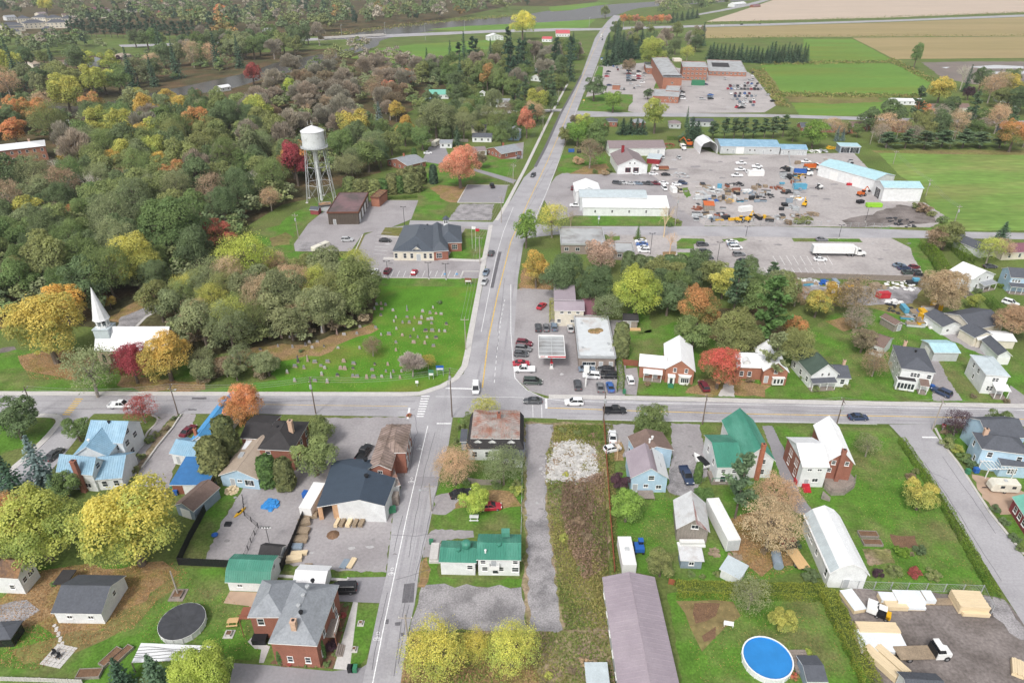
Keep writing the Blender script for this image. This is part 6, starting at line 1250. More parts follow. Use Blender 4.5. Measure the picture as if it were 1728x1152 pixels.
bare_tree(963,382,352,16,'brown','bare dark tree beside the warehouse grass');bare_tree(1120,400,338,20,'tan','tall bare tan tree in front of the warehouse');bare_tree(1130,428,385,16,'tan','bare tree in the leaf bed of the parking lot')
bare_tree(165,345,285,24,'silver','silver bare tree in the wood');bare_tree(360,320,270,20,'silver','pale bare tree deep in the wood');bare_tree(1041,776,735,9,'tan','small bare tree by the red-brown lot fence')
for k_,(u_,vb_,vt_,r_) in enumerate([(100,300,262,18),(215,318,276,18),(262,262,232,16),(330,268,236,18),(395,345,300,16),(430,322,284,16),(45,400,350,20),(30,345,300,18),(300,238,212,14),(480,300,262,16),(520,200,172,12),(600,150,126,10),(125,330,290,15),(385,262,228,14)]):
 p_=P(u_,vb_);grow('bare',p_.x,p_.y,r_*MPP(u_,vb_),HT(p_.y,vt_),['silver','tan','silver'][k_%3],None,'bare trees',['silver','pale tan','silver'][k_%3]+' bare tree standing in the wood')
bare_tree(1620,152,105,16,'grey','grey leafless tree at the muddy field')
for a in [
 (78,822,735,66,'spruce','bluespruce','blue-grey spruce left of the blue roofed house'),(35,850,770,66,'spruce','dark','dark spruce below the blue-grey spruce'),(100,845,800,40,'spruce','spruce','low green spruce in front of the blue roofed house'),(8,830,770,40,'spruce','bluespruce','blue-grey spruce cut by the frame edge'),
 (389,776,704,40,'cedar','cedar','olive cedar behind its twin beside the bright blue roof'),(366,804,740,46,'cedar','cedar','olive cedar nearest the pale blue annex'),(455,816,770,34,'cedar','cedargreen','green cedar in front of the brick house wall'),(484,822,774,32,'cedar','cedar','slim cedar beside the yard with the blue tarpaulin'),
 (1176,813,780,14,'cedar','cedargreen','small pointed cedar beside the covered boat'),(1046,603,545,28,'cedar','cedar','olive cedar beside the gas station shop'),(732,310,278,14,'cedar','dark','lone clipped columnar cedar on the lawn by the salmon maple'),
 (1240,874,764,62,'pine','pinegreen','tall ragged pine with bare trunk by the green roofed house'),(1290,592,462,78,'pine','cedargreen','tall bright green pine in the middle of the block'),(1235,540,440,48,'pine','pinegreen','tall pine behind the orange flecked maple'),(1302,478,442,30,'pine','pinegreen','pine at the lot edge by the bay lines'),(1300,645,560,50,'pine','sage','feathery pale pine in front of the second brick cottage'),
 (1076,404,376,14,'spruce','cedargreen','small pointed green spruce in the parking lot'),(1688,408,374,34,'spruce','spruce','dark spruce by the upper street'),(642,225,172,26,'spruce','bluespruce','blue-grey spruce beside the gold trees'),(772,245,212,22,'spruce','spruce','spruce beside the motorhome'),(700,276,250,10,'cedar','cedargreen','slim cedar in front of the grey roofed brick house'),
 (210,1160,1110,50,'spruce','dark','dark spruce left of its twin at the bottom frame edge'),(268,1158,1104,56,'spruce','spruce','dark spruce beside the lime green tree at the bottom'),(475,1117,1092,14,'cedar','cedargreen','small clipped cedar at the brick house corner'),(1570,955,918,0,'cedar','cedargreen','') if False else (1158,215,180,12,'spruce','spruce','lone slim spruce by the hospital road'),
 (1350,962,948,0,'cedar','dark','') if False else (545,1108,1080,12,'cedar','cedargreen','pointed clipped cedar at the brick house front'),
]:
 con(*a[:6],label=a[6])
def crow(p0,p1,n,kind,col,ht,wpx,phrase,group,jit=1.0,cols=None):
 for i in range(n):
  f=(i+.5)/n;u=p0[0]+(p1[0]-p0[0])*f+TR.uniform(-jit,jit);v=p0[1]+(p1[1]-p0[1])*f+TR.uniform(-jit,jit)*.5;p=P(u,v)
  grow(kind,p.x,p.y,wpx*MPP(u,v)/2*(1.55 if kind=='spruce' and col=='dark' else 1)*TR.uniform(.85,1.15),ht*TR.uniform(.85,1.12),TR.choice(cols) if cols else col,None,group,phrase)
crow((585,326),(640,330),4,'cedar','cedar',7.5,20,'cedar in the screen behind the fire hall','cedar screen',cols=['cedar','olive'])
crow((640,328),(712,322),5,'cedar','cedar',8.0,22,'cedar in the screen beside the strip lawn','cedar screen',cols=['cedar','cedargreen','olive'])
crow((655,318),(716,308),4,'cedar','cedar',8.0,22,'rear cedar in the screen beside the strip lawn','cedar screen')
crow((1050,462),(1190,468),8,'cedar','deep',7.5,26,'dark cedar in the row beside the parking lot','cedar row by the parking lot')
crow((1022,112),(1070,96),7,'spruce','dark',19,18,'dark spruce in the belt beside the main road','dark spruce belt',3)
crow((1035,98),(1120,100),12,'spruce','dark',18,17,'dark spruce in the belt behind the hospital','dark spruce belt',3)
crow((1020,84),(1100,78),7,'spruce','dark',18,16,'spruce in the back belt','dark spruce belt',3)
crow((1192,100),(1300,108),16,'spruce','dark',16,13,'spruce in the windbreak behind the hospital','field windbreak',1.5)
crow((1290,106),(1362,106),13,'spruce','dark',19,13,'tall spruce in the windbreak beside the hayfield','field windbreak',1.5)
crow((1130,39),(1180,30),6,'spruce','dark',16,9,'far spruce beside the orange trees','far spruces',1)
crow((1046,42),(1132,40),8,'round','orange',14,13,'orange tree in the row beyond the highway','orange tree row',1,cols=['orange','salmon','gold'])
crow((115,62),(360,70),22,'pine','dark',19,13,'dark pine in the belt beyond the river','dark pine belt',2)
crow((118,54),(345,60),20,'pine','dark',19,13,'rear dark pine in the belt beyond the river','dark pine belt',2)
crow((1160,238),(1180,238),2,'spruce','dark',13,26,'dark spruce beside the fabric shelter','conifers behind the works')
crow((1195,236),(1330,232),8,'pine','pinegreen',12,24,'pine behind the works buildings','conifers behind the works',2)
crow((1046,226),(1090,226),4,'spruce','dark',9.5,18,'dark spruce behind the works garage','conifers behind the works')
crow((1405,238),(1425,238),2,'spruce','bluespruce',9,13,'blue-grey spruce behind the open garage','conifers behind the works')
crow((1480,250),(1700,250),7,'pine','pinegreen',10,40,'spreading pine along the field edge path','trees along the field edge path',3)
crow((900,130),(935,95),4,'spruce','dark',11,14,'dark spruce beside the main road bend','conifers west of the main road',4)
LOWN=[]
def free(x,y,r,gap=.62):
 for q in NOTREE:
  if inside(x,y,q):return False
 for (a,b,c) in TREES:
  if (a-x)**2+(b-y)**2<(gap*(c+r))**2:return False
 return True
def wood(px,n,pal,r0,r1,place,group,hk=2.2,tries=40,gap=.62,far=False,seed=0):
 poly=[tuple(P(u,v).xy) for u,v in px];rr=random.Random(seed+n)
 us=[q[0] for q in px];vs=[q[1] for q in px];c=0
 for _ in range(n*tries):
  if c>=n:break
  u=rr.uniform(min(us),max(us));v=rr.uniform(min(vs),max(vs));p=P(u,v)
  if not inside(p.x,p.y,poly):continue
  kind,col=rr.choice(pal);r=rr.uniform(r0,r1)
  if not free(p.x,p.y,r,gap):continue
  c+=1
  if far:LOWN.append((kind,p.x,p.y,r,r*hk*rr.uniform(.85,1.2),col));TREES.append((p.x,p.y,r));continue
  h=r*hk*rr.uniform(.85,1.2)
  if kind in ('spruce','pine'):h*=1.5;r*=.7
  grow(kind,p.x,p.y,r,h,col,None,group,WORDS[col]+' '+KINDW[kind]+' '+place)
MIX=[('round','green'),('round','olive'),('oval','olive'),('airy','sage'),('round','sage'),('airy','olive'),('oval','green'),('airy','green'),('grey','grey'),('round','yellowgreen'),('round','deep'),('big','deep'),('round','orangegreen'),('oval','gold')]
GREENS=[('big','green'),('big','deep'),('airy','green'),('round','deep'),('round','olive'),('airy','sage'),('oval','green')]
wood([(0,400),(120,395),(230,420),(330,430),(350,470),(300,500),(240,500),(170,530),(60,520),(-60,540),(-60,420)],40,GREENS,5.0,8.0,'in the wood','trees of the wood',2.3,gap=.5,seed=1)
wood([(-60,330),(150,320),(330,330),(420,360),(380,420),(330,430),(120,400),(-60,420)],44,GREENS+[('round','sage'),('oval','olive'),('thin','brown')],5.0,8.0,'in the wood','trees of the wood',2.3,gap=.5,seed=2)
wood([(-80,250),(130,245),(300,235),(470,245),(520,290),(480,340),(330,330),(150,320),(-80,335)],80,MIX+[('grey','grey'),('oval','olive'),('round','olive'),('thin','brown')],5.5,8.5,'in the wood','trees of the wood',2.3,gap=.5,seed=3)
wood([(60,210),(240,195),(420,190),(480,245),(300,240),(110,250),(40,245)],40,MIX+[('oval','olive'),('round','olive')],6.5,9.5,'in the wood','trees of the wood',2.3,gap=.5,seed=4)
wood([(420,175),(500,120),(600,110),(700,120),(730,150),(660,210),(600,240),(520,250),(470,245),(430,215)],62,[('grey','grey')]*5+[('thin','brown'),('grey','brown')],6.5,10.0,'in the thicket','grey thicket',1.9,gap=.48,seed=5)
wood([(560,270),(600,230),(650,240),(700,235),(680,262),(640,290),(590,305)],16,GREENS,5.0,7.5,'beside the water tower','trees beside the water tower',2.3,gap=.5,seed=6)
wood([(270,545),(345,490),(430,460),(560,470),(630,500),(620,545),(500,585),(430,590),(345,610)],44,[('airy','sage'),('round','olive'),('airy','olive'),('airy','tan'),('oval','sage'),('airy','yellowgreen'),('round','sage')],4.0,6.2,'in the wood','cemetery wood',2.2,gap=.5,seed=7)
wood([(340,610),(430,600),(470,622),(470,642),(340,650)],7,[('thin','sage'),('thin','brown'),('round','sage')],2.6,3.8,'by the street','cemetery wood',1.9,seed=8)
wood([(700,200),(760,165),(800,180),(840,200),(790,225),(730,240)],16,[('round','green'),('round','olive'),('big','sage'),('round','deep')],4.5,7.0,'between the two house rows','trees around the upper houses',2.3,seed=9)
wood([(700,140),(760,110),(860,95),(940,92),(990,92),(960,140),(900,150),(870,165),(760,150)],80,[('round','deep'),('round','green'),('spruce','dark'),('round','olive'),('pine','dark'),('grey','grey')],6.5,9.5,'behind the upper houses','trees behind the upper houses',2.2,gap=.44,seed=10)
wood([(870,165),(950,150),(940,180),(900,230),(860,240),(840,215)],16,[('round','green'),('round','olive'),('thin','brown'),('pine','pinegreen')],4.0,6.5,'along the sidewalk of the main road','trees along the main road',2.2,seed=11)
wood([(700,235),(760,195),(860,190),(930,180),(900,240),(850,262),(800,250)],16,[('round','green'),('airy','sage'),('round','olive'),('round','deep')],4.0,6.0,'by the upper houses','trees around the upper houses',2.2,gap=.55,seed=41)
wood([(760,150),(950,138),(940,178),(780,178)],16,[('round','green'),('round','deep'),('spruce','dark'),('airy','olive')],4.5,6.5,'above the cottages','trees around the upper houses',2.2,gap=.5,seed=42)
wood([(945,240),(962,210),(1010,205),(1030,225),(1010,260),(960,262)],7,[('round','green'),('round','bright'),('grey','grey'),('round','olive')],3.5,5.0,'at the main road bend','trees along the main road',2.2,seed=12)
wood([(1085,440),(1180,470),(1300,470),(1330,530),(1240,600),(1110,560),(1090,520)],16,[('round','olive'),('round','deep'),('airy','green'),('round','green'),('oval','sage')],3.4,5.4,'in the middle of the block','trees inside the block',2.2,gap=.55,seed=13)
wood([(1320,240),(1460,236),(1480,215),(1330,214)],9,[('round','olive'),('thin','tan'),('thin','brown'),('round','green')],3.5,5.2,'behind the works buildings','trees behind the works',2.1,seed=14)
wood([(1470,252),(1728,255),(1740,210),(1520,206),(1460,215)],30,[('round','olive'),('round','deep'),('round','green'),('thin','grey'),('thin','tan'),('spruce','dark'),('pine','pinegreen')],4.5,8.0,'by the bungalows','trees around the bungalows',2.1,seed=15)
wood([(1560,165),(1620,150),(1728,150),(1740,200),(1690,190),(1640,160)],16,[('round','deep'),('round','olive'),('spruce','dark'),('round','goldgreen'),('thin','tan')],5.5,9,'beside the row houses','trees around the bungalows',2.1,seed=16)
wood([(1106,106),(1180,96),(1190,66),(1110,60),(1040,60),(1030,80)],22,[('round','deep'),('grey','grey'),('spruce','dark'),('round','olive')],6.5,9.0,'behind the hospital','trees behind the hospital',2.2,gap=.5,seed=17)
FAR=[('round','olive'),('round','sage'),('round','deep'),('round','green'),('grey','grey'),('round','deep')]
wood([(-20,190),(60,195),(110,200),(60,225),(-20,235)],9,[('round','deep'),('round','orangegreen'),('round','green'),('thin','tan')],7,9.5,'by the brick school','trees by the river',2.2,seed=18)
wood([(-40,110),(110,100),(250,95),(330,110),(420,105),(400,120),(330,136),(250,152),(140,172),(-40,172)],46,[('round','green'),('round','deep'),('round','olive'),('thin','tan'),('round','sage'),('spruce','dark'),('round','yellowgreen')],7,11,'beyond the river','trees beyond the river',2.2,gap=.55,seed=19)
wood([(200,82),(420,76),(560,74),(540,88),(470,100),(400,104),(300,92)],40,FAR,8,12,'on the far river bank','trees beyond the river',2.2,gap=.5,seed=20)
wood([(360,68),(560,55),(720,40),(860,22),(920,8),(1040,-6),(900,-30),(500,-30),(250,-20),(250,30),(360,55)],460,FAR+[('pine','dark'),('round','deep'),('round','orangegreen')],9,15,'','',2.2,gap=.5,far=True,seed=21,tries=14)
wood([(-150,58),(110,55),(360,50),(360,-20),(-150,-20)],230,FAR+[('round','deep'),('spruce','dark'),('round','green')],9,14,'','',2.2,gap=.55,far=True,seed=22,tries=14)
wood([(-60,100),(110,96),(200,88),(120,74),(-60,78)],40,FAR+[('round','green'),('spruce','dark')],7,11,'','',2.2,far=True,seed=23,tries=20)
wood([(1110,30),(1180,24),(1290,-6),(1250,-20),(1100,8)],50,FAR,9,13,'','',2.2,far=True,seed=24,tries=20)
wood([(560,92),(620,84),(700,118),(640,112),(560,108)],16,[('grey','grey'),('round','olive')],7,9,'','',2.0,far=True,seed=25,tries=20)
def mass(name,items,label):
 rng=np.random.default_rng(4);Vs,cols=[],[]
 base={}
 for k in range(4):
  C,Rr=crown_lobes(np.random.default_rng(200+k),12);n=400;r=np.random.default_rng(300+k);idx=r.integers(0,12,n);d=unit(r.normal(size=(n,3)));d[:,2]=np.abs(d[:,2])-.15
  p=C[idx]+d*(Rr[idx]*(.75+.3*r.random(n)))[:,None];nn=unit(d+.5*r.normal(size=(n,3))+[0,0,.25]);t=r.normal(size=(n,3));a=unit(t-nn*np.sum(t*nn,1,keepdims=True));b=np.cross(nn,a);s=.095*r.uniform(.6,1.3,n)[:,None]
  base[k]=(np.stack([p-a*s,p-b*s,p+a*s,p+b*s],1),r.random(12)[idx]*.5+.5*r.random(n))
 for (kind,x,y,rad,h,col) in items:
  q,var=base[rng.integers(0,4)];sx=rad*(.55 if kind in ('pine','spruce') else 1);v=q*np.array([sx,sx,h*.45])+np.array([x,y,h*.55]);c1,c2=(np.array(c) for c in COLS[col]);f=var[:,None]
  Vs.append(v.reshape(-1,3));cols.append((1.8 if col in ('olive','sage','green','deep','grey','brown') else 1.4)*(c2+(c1-c2)*f)*(1+.12*rng.normal(size=(len(var),1)))*(1+.1*rng.normal()))
 v=np.concatenate(Vs);c=np.clip(np.concatenate(cols),.005,1);k=len(c);me=bpy.data.meshes.new(name);me.vertices.add(4*k);me.vertices.foreach_set('co',v.ravel());me.loops.add(4*k);me.loops.foreach_set('vertex_index',np.arange(4*k,dtype=np.int32))
 me.polygons.add(k);me.polygons.foreach_set('loop_start',np.arange(0,4*k,4,dtype=np.int32));me.polygons.foreach_set('loop_total',np.full(k,4,dtype=np.int32));me.update(calc_edges=True)
 at=me.attributes.new('fc','FLOAT_COLOR','FACE');at.data.foreach_set('color',np.concatenate([c,np.ones((k,1))],1).ravel())
 if 'mass_leaf' not in MATS:
  m=bpy.data.materials.new('mass_leaf');m.use_nodes=True;MATS['mass_leaf']=m;b=m.node_tree.nodes['Principled BSDF'];a=m.node_tree.nodes.new('ShaderNodeAttribute');a.attribute_name='fc';m.node_tree.links.new(a.outputs['Color'],b.inputs['Base Color']);b.inputs['Roughness'].default_value=.8;sock(b,'Specular IOR Level').default_value=.1
 me.materials.append(M('mass_leaf'));o=link(name,me);return tag(o,label,None,None,'stuff')
FARW,LOWN=LOWN,[]
WOODP=[(-80,300),(-80,190),(60,200),(240,192),(420,180),(500,118),(600,104),(700,115),(760,150),(690,195),(640,240),(600,290),(560,300),(520,300),(490,345),(430,372),(380,430),(350,440),(330,470),(270,540),(240,500),(170,535),(60,530),(-80,560)]
wood(WOODP,700,[('round','olive'),('round','sage'),('round','deep'),('round','green')],3.5,6.0,'','',1.7,gap=.34,far=True,seed=31,tries=12)
wood([(270,545),(345,490),(430,460),(560,470),(630,500),(620,548),(500,588),(430,592),(345,612)],110,[('round','olive'),('round','sage'),('round','brown')],2.4,3.6,'','',1.6,gap=.36,far=True,seed=32,tries=12)
wood([(700,140),(760,110),(860,95),(940,92),(990,92),(960,140),(900,150),(870,165),(760,150)],90,[('round','deep'),('round','olive'),('round','green')],4.0,6.0,'','',1.8,gap=.36,far=True,seed=33,tries=12)
wood([(-40,105),(110,98),(250,92),(420,100),(400,118),(330,134),(250,150),(140,170),(-40,180)],60,[('round','deep'),('round','olive'),('round','green'),('round','sage')],4.0,6.5,'','',1.7,gap=.42,far=True,seed=34,tries=12)
mass('wood_understory',LOWN,'low understory trees and brush filling the woods')
mass('far_woods',FARW,'far woods of olive, grey and dark green trees along the river')
def hedge(px,w,h,col,label,leaf=.11,dens=46,name='hedge'):
 pts=[P(u,v) for u,v in px];rng=np.random.default_rng(len(px)*7+int(px[0][0]));Cc,Nn,V=[],[],[]
 for a,b in zip(pts,pts[1:]):
  d=np.array((b-a).xy);L=np.linalg.norm(d);d /= L;nrm=np.array([-d[1],d[0]]);n=int(L*(2*h+w)*dens)
  s=rng.uniform(0,L,n);peri=rng.uniform(0,2*h+w,n)
  off=np.where(peri<h,-w/2,np.where(peri<h+w,peri-h-w/2,w/2));z=np.where(peri<h,peri,np.where(peri<h+w,h,2*h+w-peri))
  bul=1+.10*np.sin(s*1.7+1)+.08*rng.normal(size=n);off=off*bul;z=z*(1+.05*np.sin(s*2.3)+.04*rng.normal(size=n))
  edge=np.where((np.abs(off)>w*.38) & (z>h*.85),.9,1);z*=edge
  Cc.append(np.stack([a.x+d[0]*s+nrm[0]*off,a.y+d[1]*s+nrm[1]*off,z],1));side=np.where(peri<h,-1,np.where(peri<h+w,0,1))[:,None]
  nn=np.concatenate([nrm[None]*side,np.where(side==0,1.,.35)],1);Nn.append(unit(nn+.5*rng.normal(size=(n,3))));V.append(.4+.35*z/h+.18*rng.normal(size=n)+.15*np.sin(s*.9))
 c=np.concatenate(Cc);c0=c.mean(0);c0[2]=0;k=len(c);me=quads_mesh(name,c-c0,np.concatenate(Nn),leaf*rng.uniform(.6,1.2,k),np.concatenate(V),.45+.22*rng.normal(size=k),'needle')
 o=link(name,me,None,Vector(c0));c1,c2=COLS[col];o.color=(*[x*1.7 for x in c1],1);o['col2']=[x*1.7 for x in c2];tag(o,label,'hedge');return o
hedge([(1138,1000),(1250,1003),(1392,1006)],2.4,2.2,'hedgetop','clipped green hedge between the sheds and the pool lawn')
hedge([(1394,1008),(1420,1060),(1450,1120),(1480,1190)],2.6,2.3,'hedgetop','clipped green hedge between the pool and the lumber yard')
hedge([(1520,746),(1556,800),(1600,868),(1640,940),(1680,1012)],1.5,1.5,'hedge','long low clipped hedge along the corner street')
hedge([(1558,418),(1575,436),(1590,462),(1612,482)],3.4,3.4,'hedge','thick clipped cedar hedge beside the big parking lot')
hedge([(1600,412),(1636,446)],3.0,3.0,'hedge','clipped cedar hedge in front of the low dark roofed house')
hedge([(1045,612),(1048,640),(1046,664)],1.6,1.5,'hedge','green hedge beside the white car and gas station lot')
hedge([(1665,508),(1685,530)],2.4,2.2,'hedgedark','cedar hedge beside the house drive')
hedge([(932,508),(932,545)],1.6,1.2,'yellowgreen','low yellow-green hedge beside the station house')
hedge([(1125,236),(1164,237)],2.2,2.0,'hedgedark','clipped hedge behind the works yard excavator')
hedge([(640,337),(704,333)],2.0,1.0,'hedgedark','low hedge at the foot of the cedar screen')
hedge([(620,1022),(616,1030)],1.0,.8,'hedge','tiny hedge') if False else None
def shrubs(items,phrase,group):
 for (u,v,rp,col) in items:tr(u,v,rp,'shrub',col,None,.75,.55,group,phrase=WORDS[col]+' shrub '+phrase)
shrubs([(584,1020,6,'green'),(578,1038,7,'red'),(572,1043,6,'green'),(577,1061,5,'green'),(556,1088,14,'purple'),(566,1102,6,'green'),(552,1120,7,'green'),(534,1120,6,'olive'),(518,1121,6,'green'),(504,1119,5,'olive'),(490,1117,7,'red'),(472,1115,8,'brown'),(562,1013,5,'green')],'by the brick walls','garden shrubs')
shrubs([(1522,930,14,'hedge'),(1553,928,12,'deep'),(1482,968,10,'purple'),(1508,963,13,'olive'),(1545,967,12,'red'),(1575,970,14,'olive'),(1538,935,5,'brown')],'on the lawn','garden shrubs')
shrubs([(1368,970,16,'deep'),(1343,920,10,'dark')],'beside the old red truck','garden shrubs')
shrubs([(1600,748,14,'olive'),(1613,758,12,'yellowgreen'),(1605,740,10,'green'),(1628,772,12,'green'),(1640,782,13,'deep'),(1596,728,9,'brown')],'beside the corner house','garden shrubs')
shrubs([(1536,805,10,'brown'),(1545,795,8,'olive'),(1680,858,10,'deep'),(1695,880,9,'deep'),(1712,908,10,'deep'),(1720,925,8,'green')],'along the corner street','garden shrubs')
shrubs([(1358,637,9,'green'),(1376,656,8,'olive'),(1430,652,7,'olive'),(1513,654,6,'olive'),(1528,657,5,'yellowgreen'),(1642,668,6,'brown'),(1698,676,6,'brown'),(1092,648,6,'brown'),(1160,648,6,'olive'),(1240,642,9,'brown'),(1265,642,8,'brown')],'by the street','garden shrubs')
shrubs([(253,742,9,'green'),(263,733,8,'olive'),(238,770,8,'olive'),(226,792,8,'olive'),(280,722,7,'brown'),(292,706,6,'deep'),(302,702,4,'green')],'in the planted strip','garden shrubs')
shrubs([(776,720,8,'olive'),(772,745,8,'green'),(780,772,9,'olive'),(768,830,8,'brown'),(838,818,10,'green'),(872,826,12,'yellowgreen'),(872,815,9,'olive'),(790,812,10,'green'),(690,701,5,'redgreen')],'around the mansard house','garden shrubs')
shrubs([(1052,790,6,'olive'),(1184,808,7,'green'),(1150,885,6,'green'),(1145,900,6,'green'),(1166,968,8,'green'),(1185,972,6,'olive'),(1210,968,7,'olive'),(1320,1095,8,'lime'),(1362,1100,8,'lime'),(1340,1140,9,'redgreen'),(1290,930,7,'brown'),(1000,1120,10,'tan'),(925,1140,8,'yellowgreen'),(105,1120,.1,'green') if False else (90,985,6,'green')],'in the back gardens','garden shrubs')
shrubs([(952,908,9,'yellowgreen'),(985,1116,10,'tan'),(965,1130,8,'brown'),(905,1080,8,'olive'),(980,830,10,'brown'),(1000,860,11,'brown'),(960,850,9,'brown'),(975,880,12,'brown'),(990,905,11,'brown'),(940,830,8,'olive'),(975,730,8,'olive'),(950,725,8,'olive'),(1000,735,7,'brown'),(1004,930,10,'brown'),(980,960,8,'olive'),(955,800,6,'yellowgreen')],'in the vacant lot','wild shrubs of the vacant lot')
shrubs([(440,628,16,'brown'),(400,622,16,'olive'),(365,630,16,'brown'),(345,640,14,'brown'),(460,615,12,'olive'),(585,582,.1,'green') if False else (508,592,5,'deep'),(742,510,5,'deep')],'at the cemetery edge','wild shrubs of the cemetery')
shrubs([(975,272,12,'tan'),(1020,292,8,'tan'),(1005,290,6,'green'),(1028,288,6,'green'),(1360,372,12,'olive'),(1345,374,9,'olive'),(1330,375,8,'brown'),(1560,352,14,'brown'),(1545,348,9,'olive'),(1572,362,8,'olive'),(1130,378,8,'green'),(1142,374,6,'olive'),(1590,372,10,'green')],'around the works yard','wild shrubs of the works yard')
shrubs([(1640,508,7,'olive'),(1612,478,8,'tan'),(1650,490,8,'deep'),(1625,460,7,'yellowgreen'),(1690,482,7,'hedge'),(1705,470,6,'deep'),(1620,545,5,'green'),(1642,572,5,'green')],'beyond the junk yard','garden shrubs')
def weeds(name,px,n,col,hmax,label,size=.22,avoid=(),lowpatch=.5,seed=5,sub=None):
 poly=[tuple(P(u,v).xy) for u,v in px];av=[[tuple(P(u,v).xy) for u,v in q] for q in avoid];xs=[p[0] for p in poly];ys=[p[1] for p in poly];rng=np.random.default_rng(seed);pts=[]
 while len(pts)<n:
  x,y=rng.uniform(min(xs),max(xs)),rng.uniform(min(ys),max(ys))
  if inside(x,y,poly) and not any(inside(x,y,q) for q in av):pts.append((x,y))
 p=np.array(pts);cl=np.sin(p[:,0]*.55+1.3*np.sin(p[:,1]*.31))*np.cos(p[:,1]*.43+np.sin(p[:,0]*.27));hh=hmax*(.25+.75*np.clip(cl*.6+.45,0,1))*rng.random(n)**1.3
 c=np.stack([p[:,0],p[:,1],hh+.05],1);nn=unit(np.stack([rng.normal(size=n),rng.normal(size=n)-.3,np.full(n,.9)],1));var=.5+.35*np.sin(p[:,0]*.3+p[:,1]*.17+2)+.25*rng.normal(size=n)
 me=quads_mesh(name,c,nn,size*rng.uniform(.5,1.4,n),var,.5+.25*rng.normal(size=n),'leaf',asp=.5);o=link(name,me);c1,c2=COLS[col];o.color=(*[x*1.4 for x in c1],1);o['col2']=[x*1.4 for x in c2];return tag(o,label,None,None,'stuff')
COLS['thicket']=((.30,.21,.15),(.20,.14,.10));COLS['weedgreen']=((.26,.23,.09),(.14,.18,.05));COLS['litter']=((.40,.25,.12),(.30,.17,.08));COLS['turf']=((.24,.24,.07),(.12,.18,.045))
LANE=[(886,714),(933,716),(930,752),(922,760),(921,860),(930,920),(940,1000),(950,1064),(895,1066),(890,960),(888,860)]
STONES=[(935,748),(975,744),(1005,756),(1010,800),(1000,815),(960,812),(925,812),(920,790),(932,770)]
weeds('undergrowth',[(936,718),(1018,716),(1024,860),(1030,1062),(952,1064),(942,1000),(932,920),(923,860),(924,762)],11000,'weedgreen',.7,'olive weeds covering the vacant lot',avoid=[STONES])
weeds('tall_weeds',[(1004,830),(1020,830),(1028,1000),(1026,1060),(1000,1000),(998,900)],4500,'weedgreen',2.0,'taller uneven scrub along the fence side of the vacant lot',size=.2,seed=19)
weeds('brown_thicket',[(950,815),(1018,800),(1024,900),(1026,960),(985,985),(960,930),(945,860)],10000,'thicket',2.0,'brown thicket in the middle of the vacant lot',size=.2,seed=15)
weeds('green_weeds',[(935,720),(1016,718),(1018,745),(975,742),(935,746)],2600,'turf',.8,'green and brown weeds above the rubble heap',size=.2,seed=16)
weeds('green_weeds',[(930,860),(955,870),(980,960),(1024,990),(1028,1055),(960,1060),(940,980)],4200,'turf',.5,'green weeds beside the old lane',size=.18,seed=17)
weeds('undergrowth_fringe',[(680,1152),(692,1072),(890,1066),(1032,1066),(1040,1195),(668,1195)],8000,'weedgreen',.5,'low weeds at the lower end of the vacant lot',seed=6)
weeds('strip_weeds',[(1018,716),(1034,716),(1040,860),(1044,960),(1034,1000),(1028,860)],2500,'weedgreen',.6,'weeds along the red-brown lot fence',seed=7)
weeds('fallen_leaves',[(-40,1060),(0,1005),(60,965),(120,953),(290,948),(320,965),(270,1010),(225,1060),(170,1080),(60,1130),(-40,1120)],9000,'litter',.04,'fallen tan leaves scattered around the charcoal roofed garage',size=.13,seed=8)
weeds('fallen_leaves',[(30,600),(70,592),(145,590),(170,606),(135,642),(50,640)],3000,'litter',.04,'fallen orange leaves under the gold and green maple',size=.16,seed=9)
weeds('fallen_leaves',[(874,490),(880,455),(895,435),(930,460),(940,488)],1500,'litter',.04,'fallen orange leaves beside the main road',size=.18,seed=10)
weeds('fallen_leaves',[(1228,880),(1290,855),(1350,900),(1350,955),(1280,985),(1235,940)],3000,'litter',.04,'fallen leaves under the tan maples',size=.14,seed=11)
for (nm,px,n_) in (('hayfield',[(1284,104),(1500,103),(1508,107),(1284,111)],1400),('lower hayfield',[(1310,156),(1556,160),(1556,166),(1312,164)],1500),('muddy field',[(1505,98),(1580,136),(1572,142),(1495,102)],900),('highway',[(1190,38),(1728,20),(1728,24),(1190,41)],1600),('hospital lot',[(1264,118),(1290,118),(1332,182),(1312,180)],1200),('crop fields',[(1170,61),(1728,59),(1728,62),(1170,66)],900)):
 weeds('hedgerow_brush',px,n_,'weedgreen',2.2,'brush along the edge of the '+nm,size=.9,seed=60+n_)
weeds('bank_growth',[(560,62),(640,52),(740,40),(880,28),(880,24),(740,34),(640,46),(560,56)],1500,'weedgreen',2.0,'brush along the river bank',size=1.2,seed=12)
for (nm,px,n_) in (('corner lawn',[(1440,730),(1500,735),(1600,880),(1660,990),(1480,985),(1440,850)],1600),('pool lawn',[(1140,1010),(1390,1012),(1460,1140),(1180,1150)],1800),('back yard',[(1045,790),(1130,815),(1140,920),(1050,920)],900),('cemetery',[(480,620),(640,560),(780,500),(770,620),(600,655),(480,655)],2600),('front lawn',[(230,1060),(300,965),(400,1010),(440,1100),(260,1120)],1400),('street yards',[(1380,560),(1560,560),(1640,660),(1370,665)],1800)):
 weeds('scattered_leaves',px,n_,'litter',.03,'scattered fallen leaves on the '+nm,size=.09,seed=40+n_)
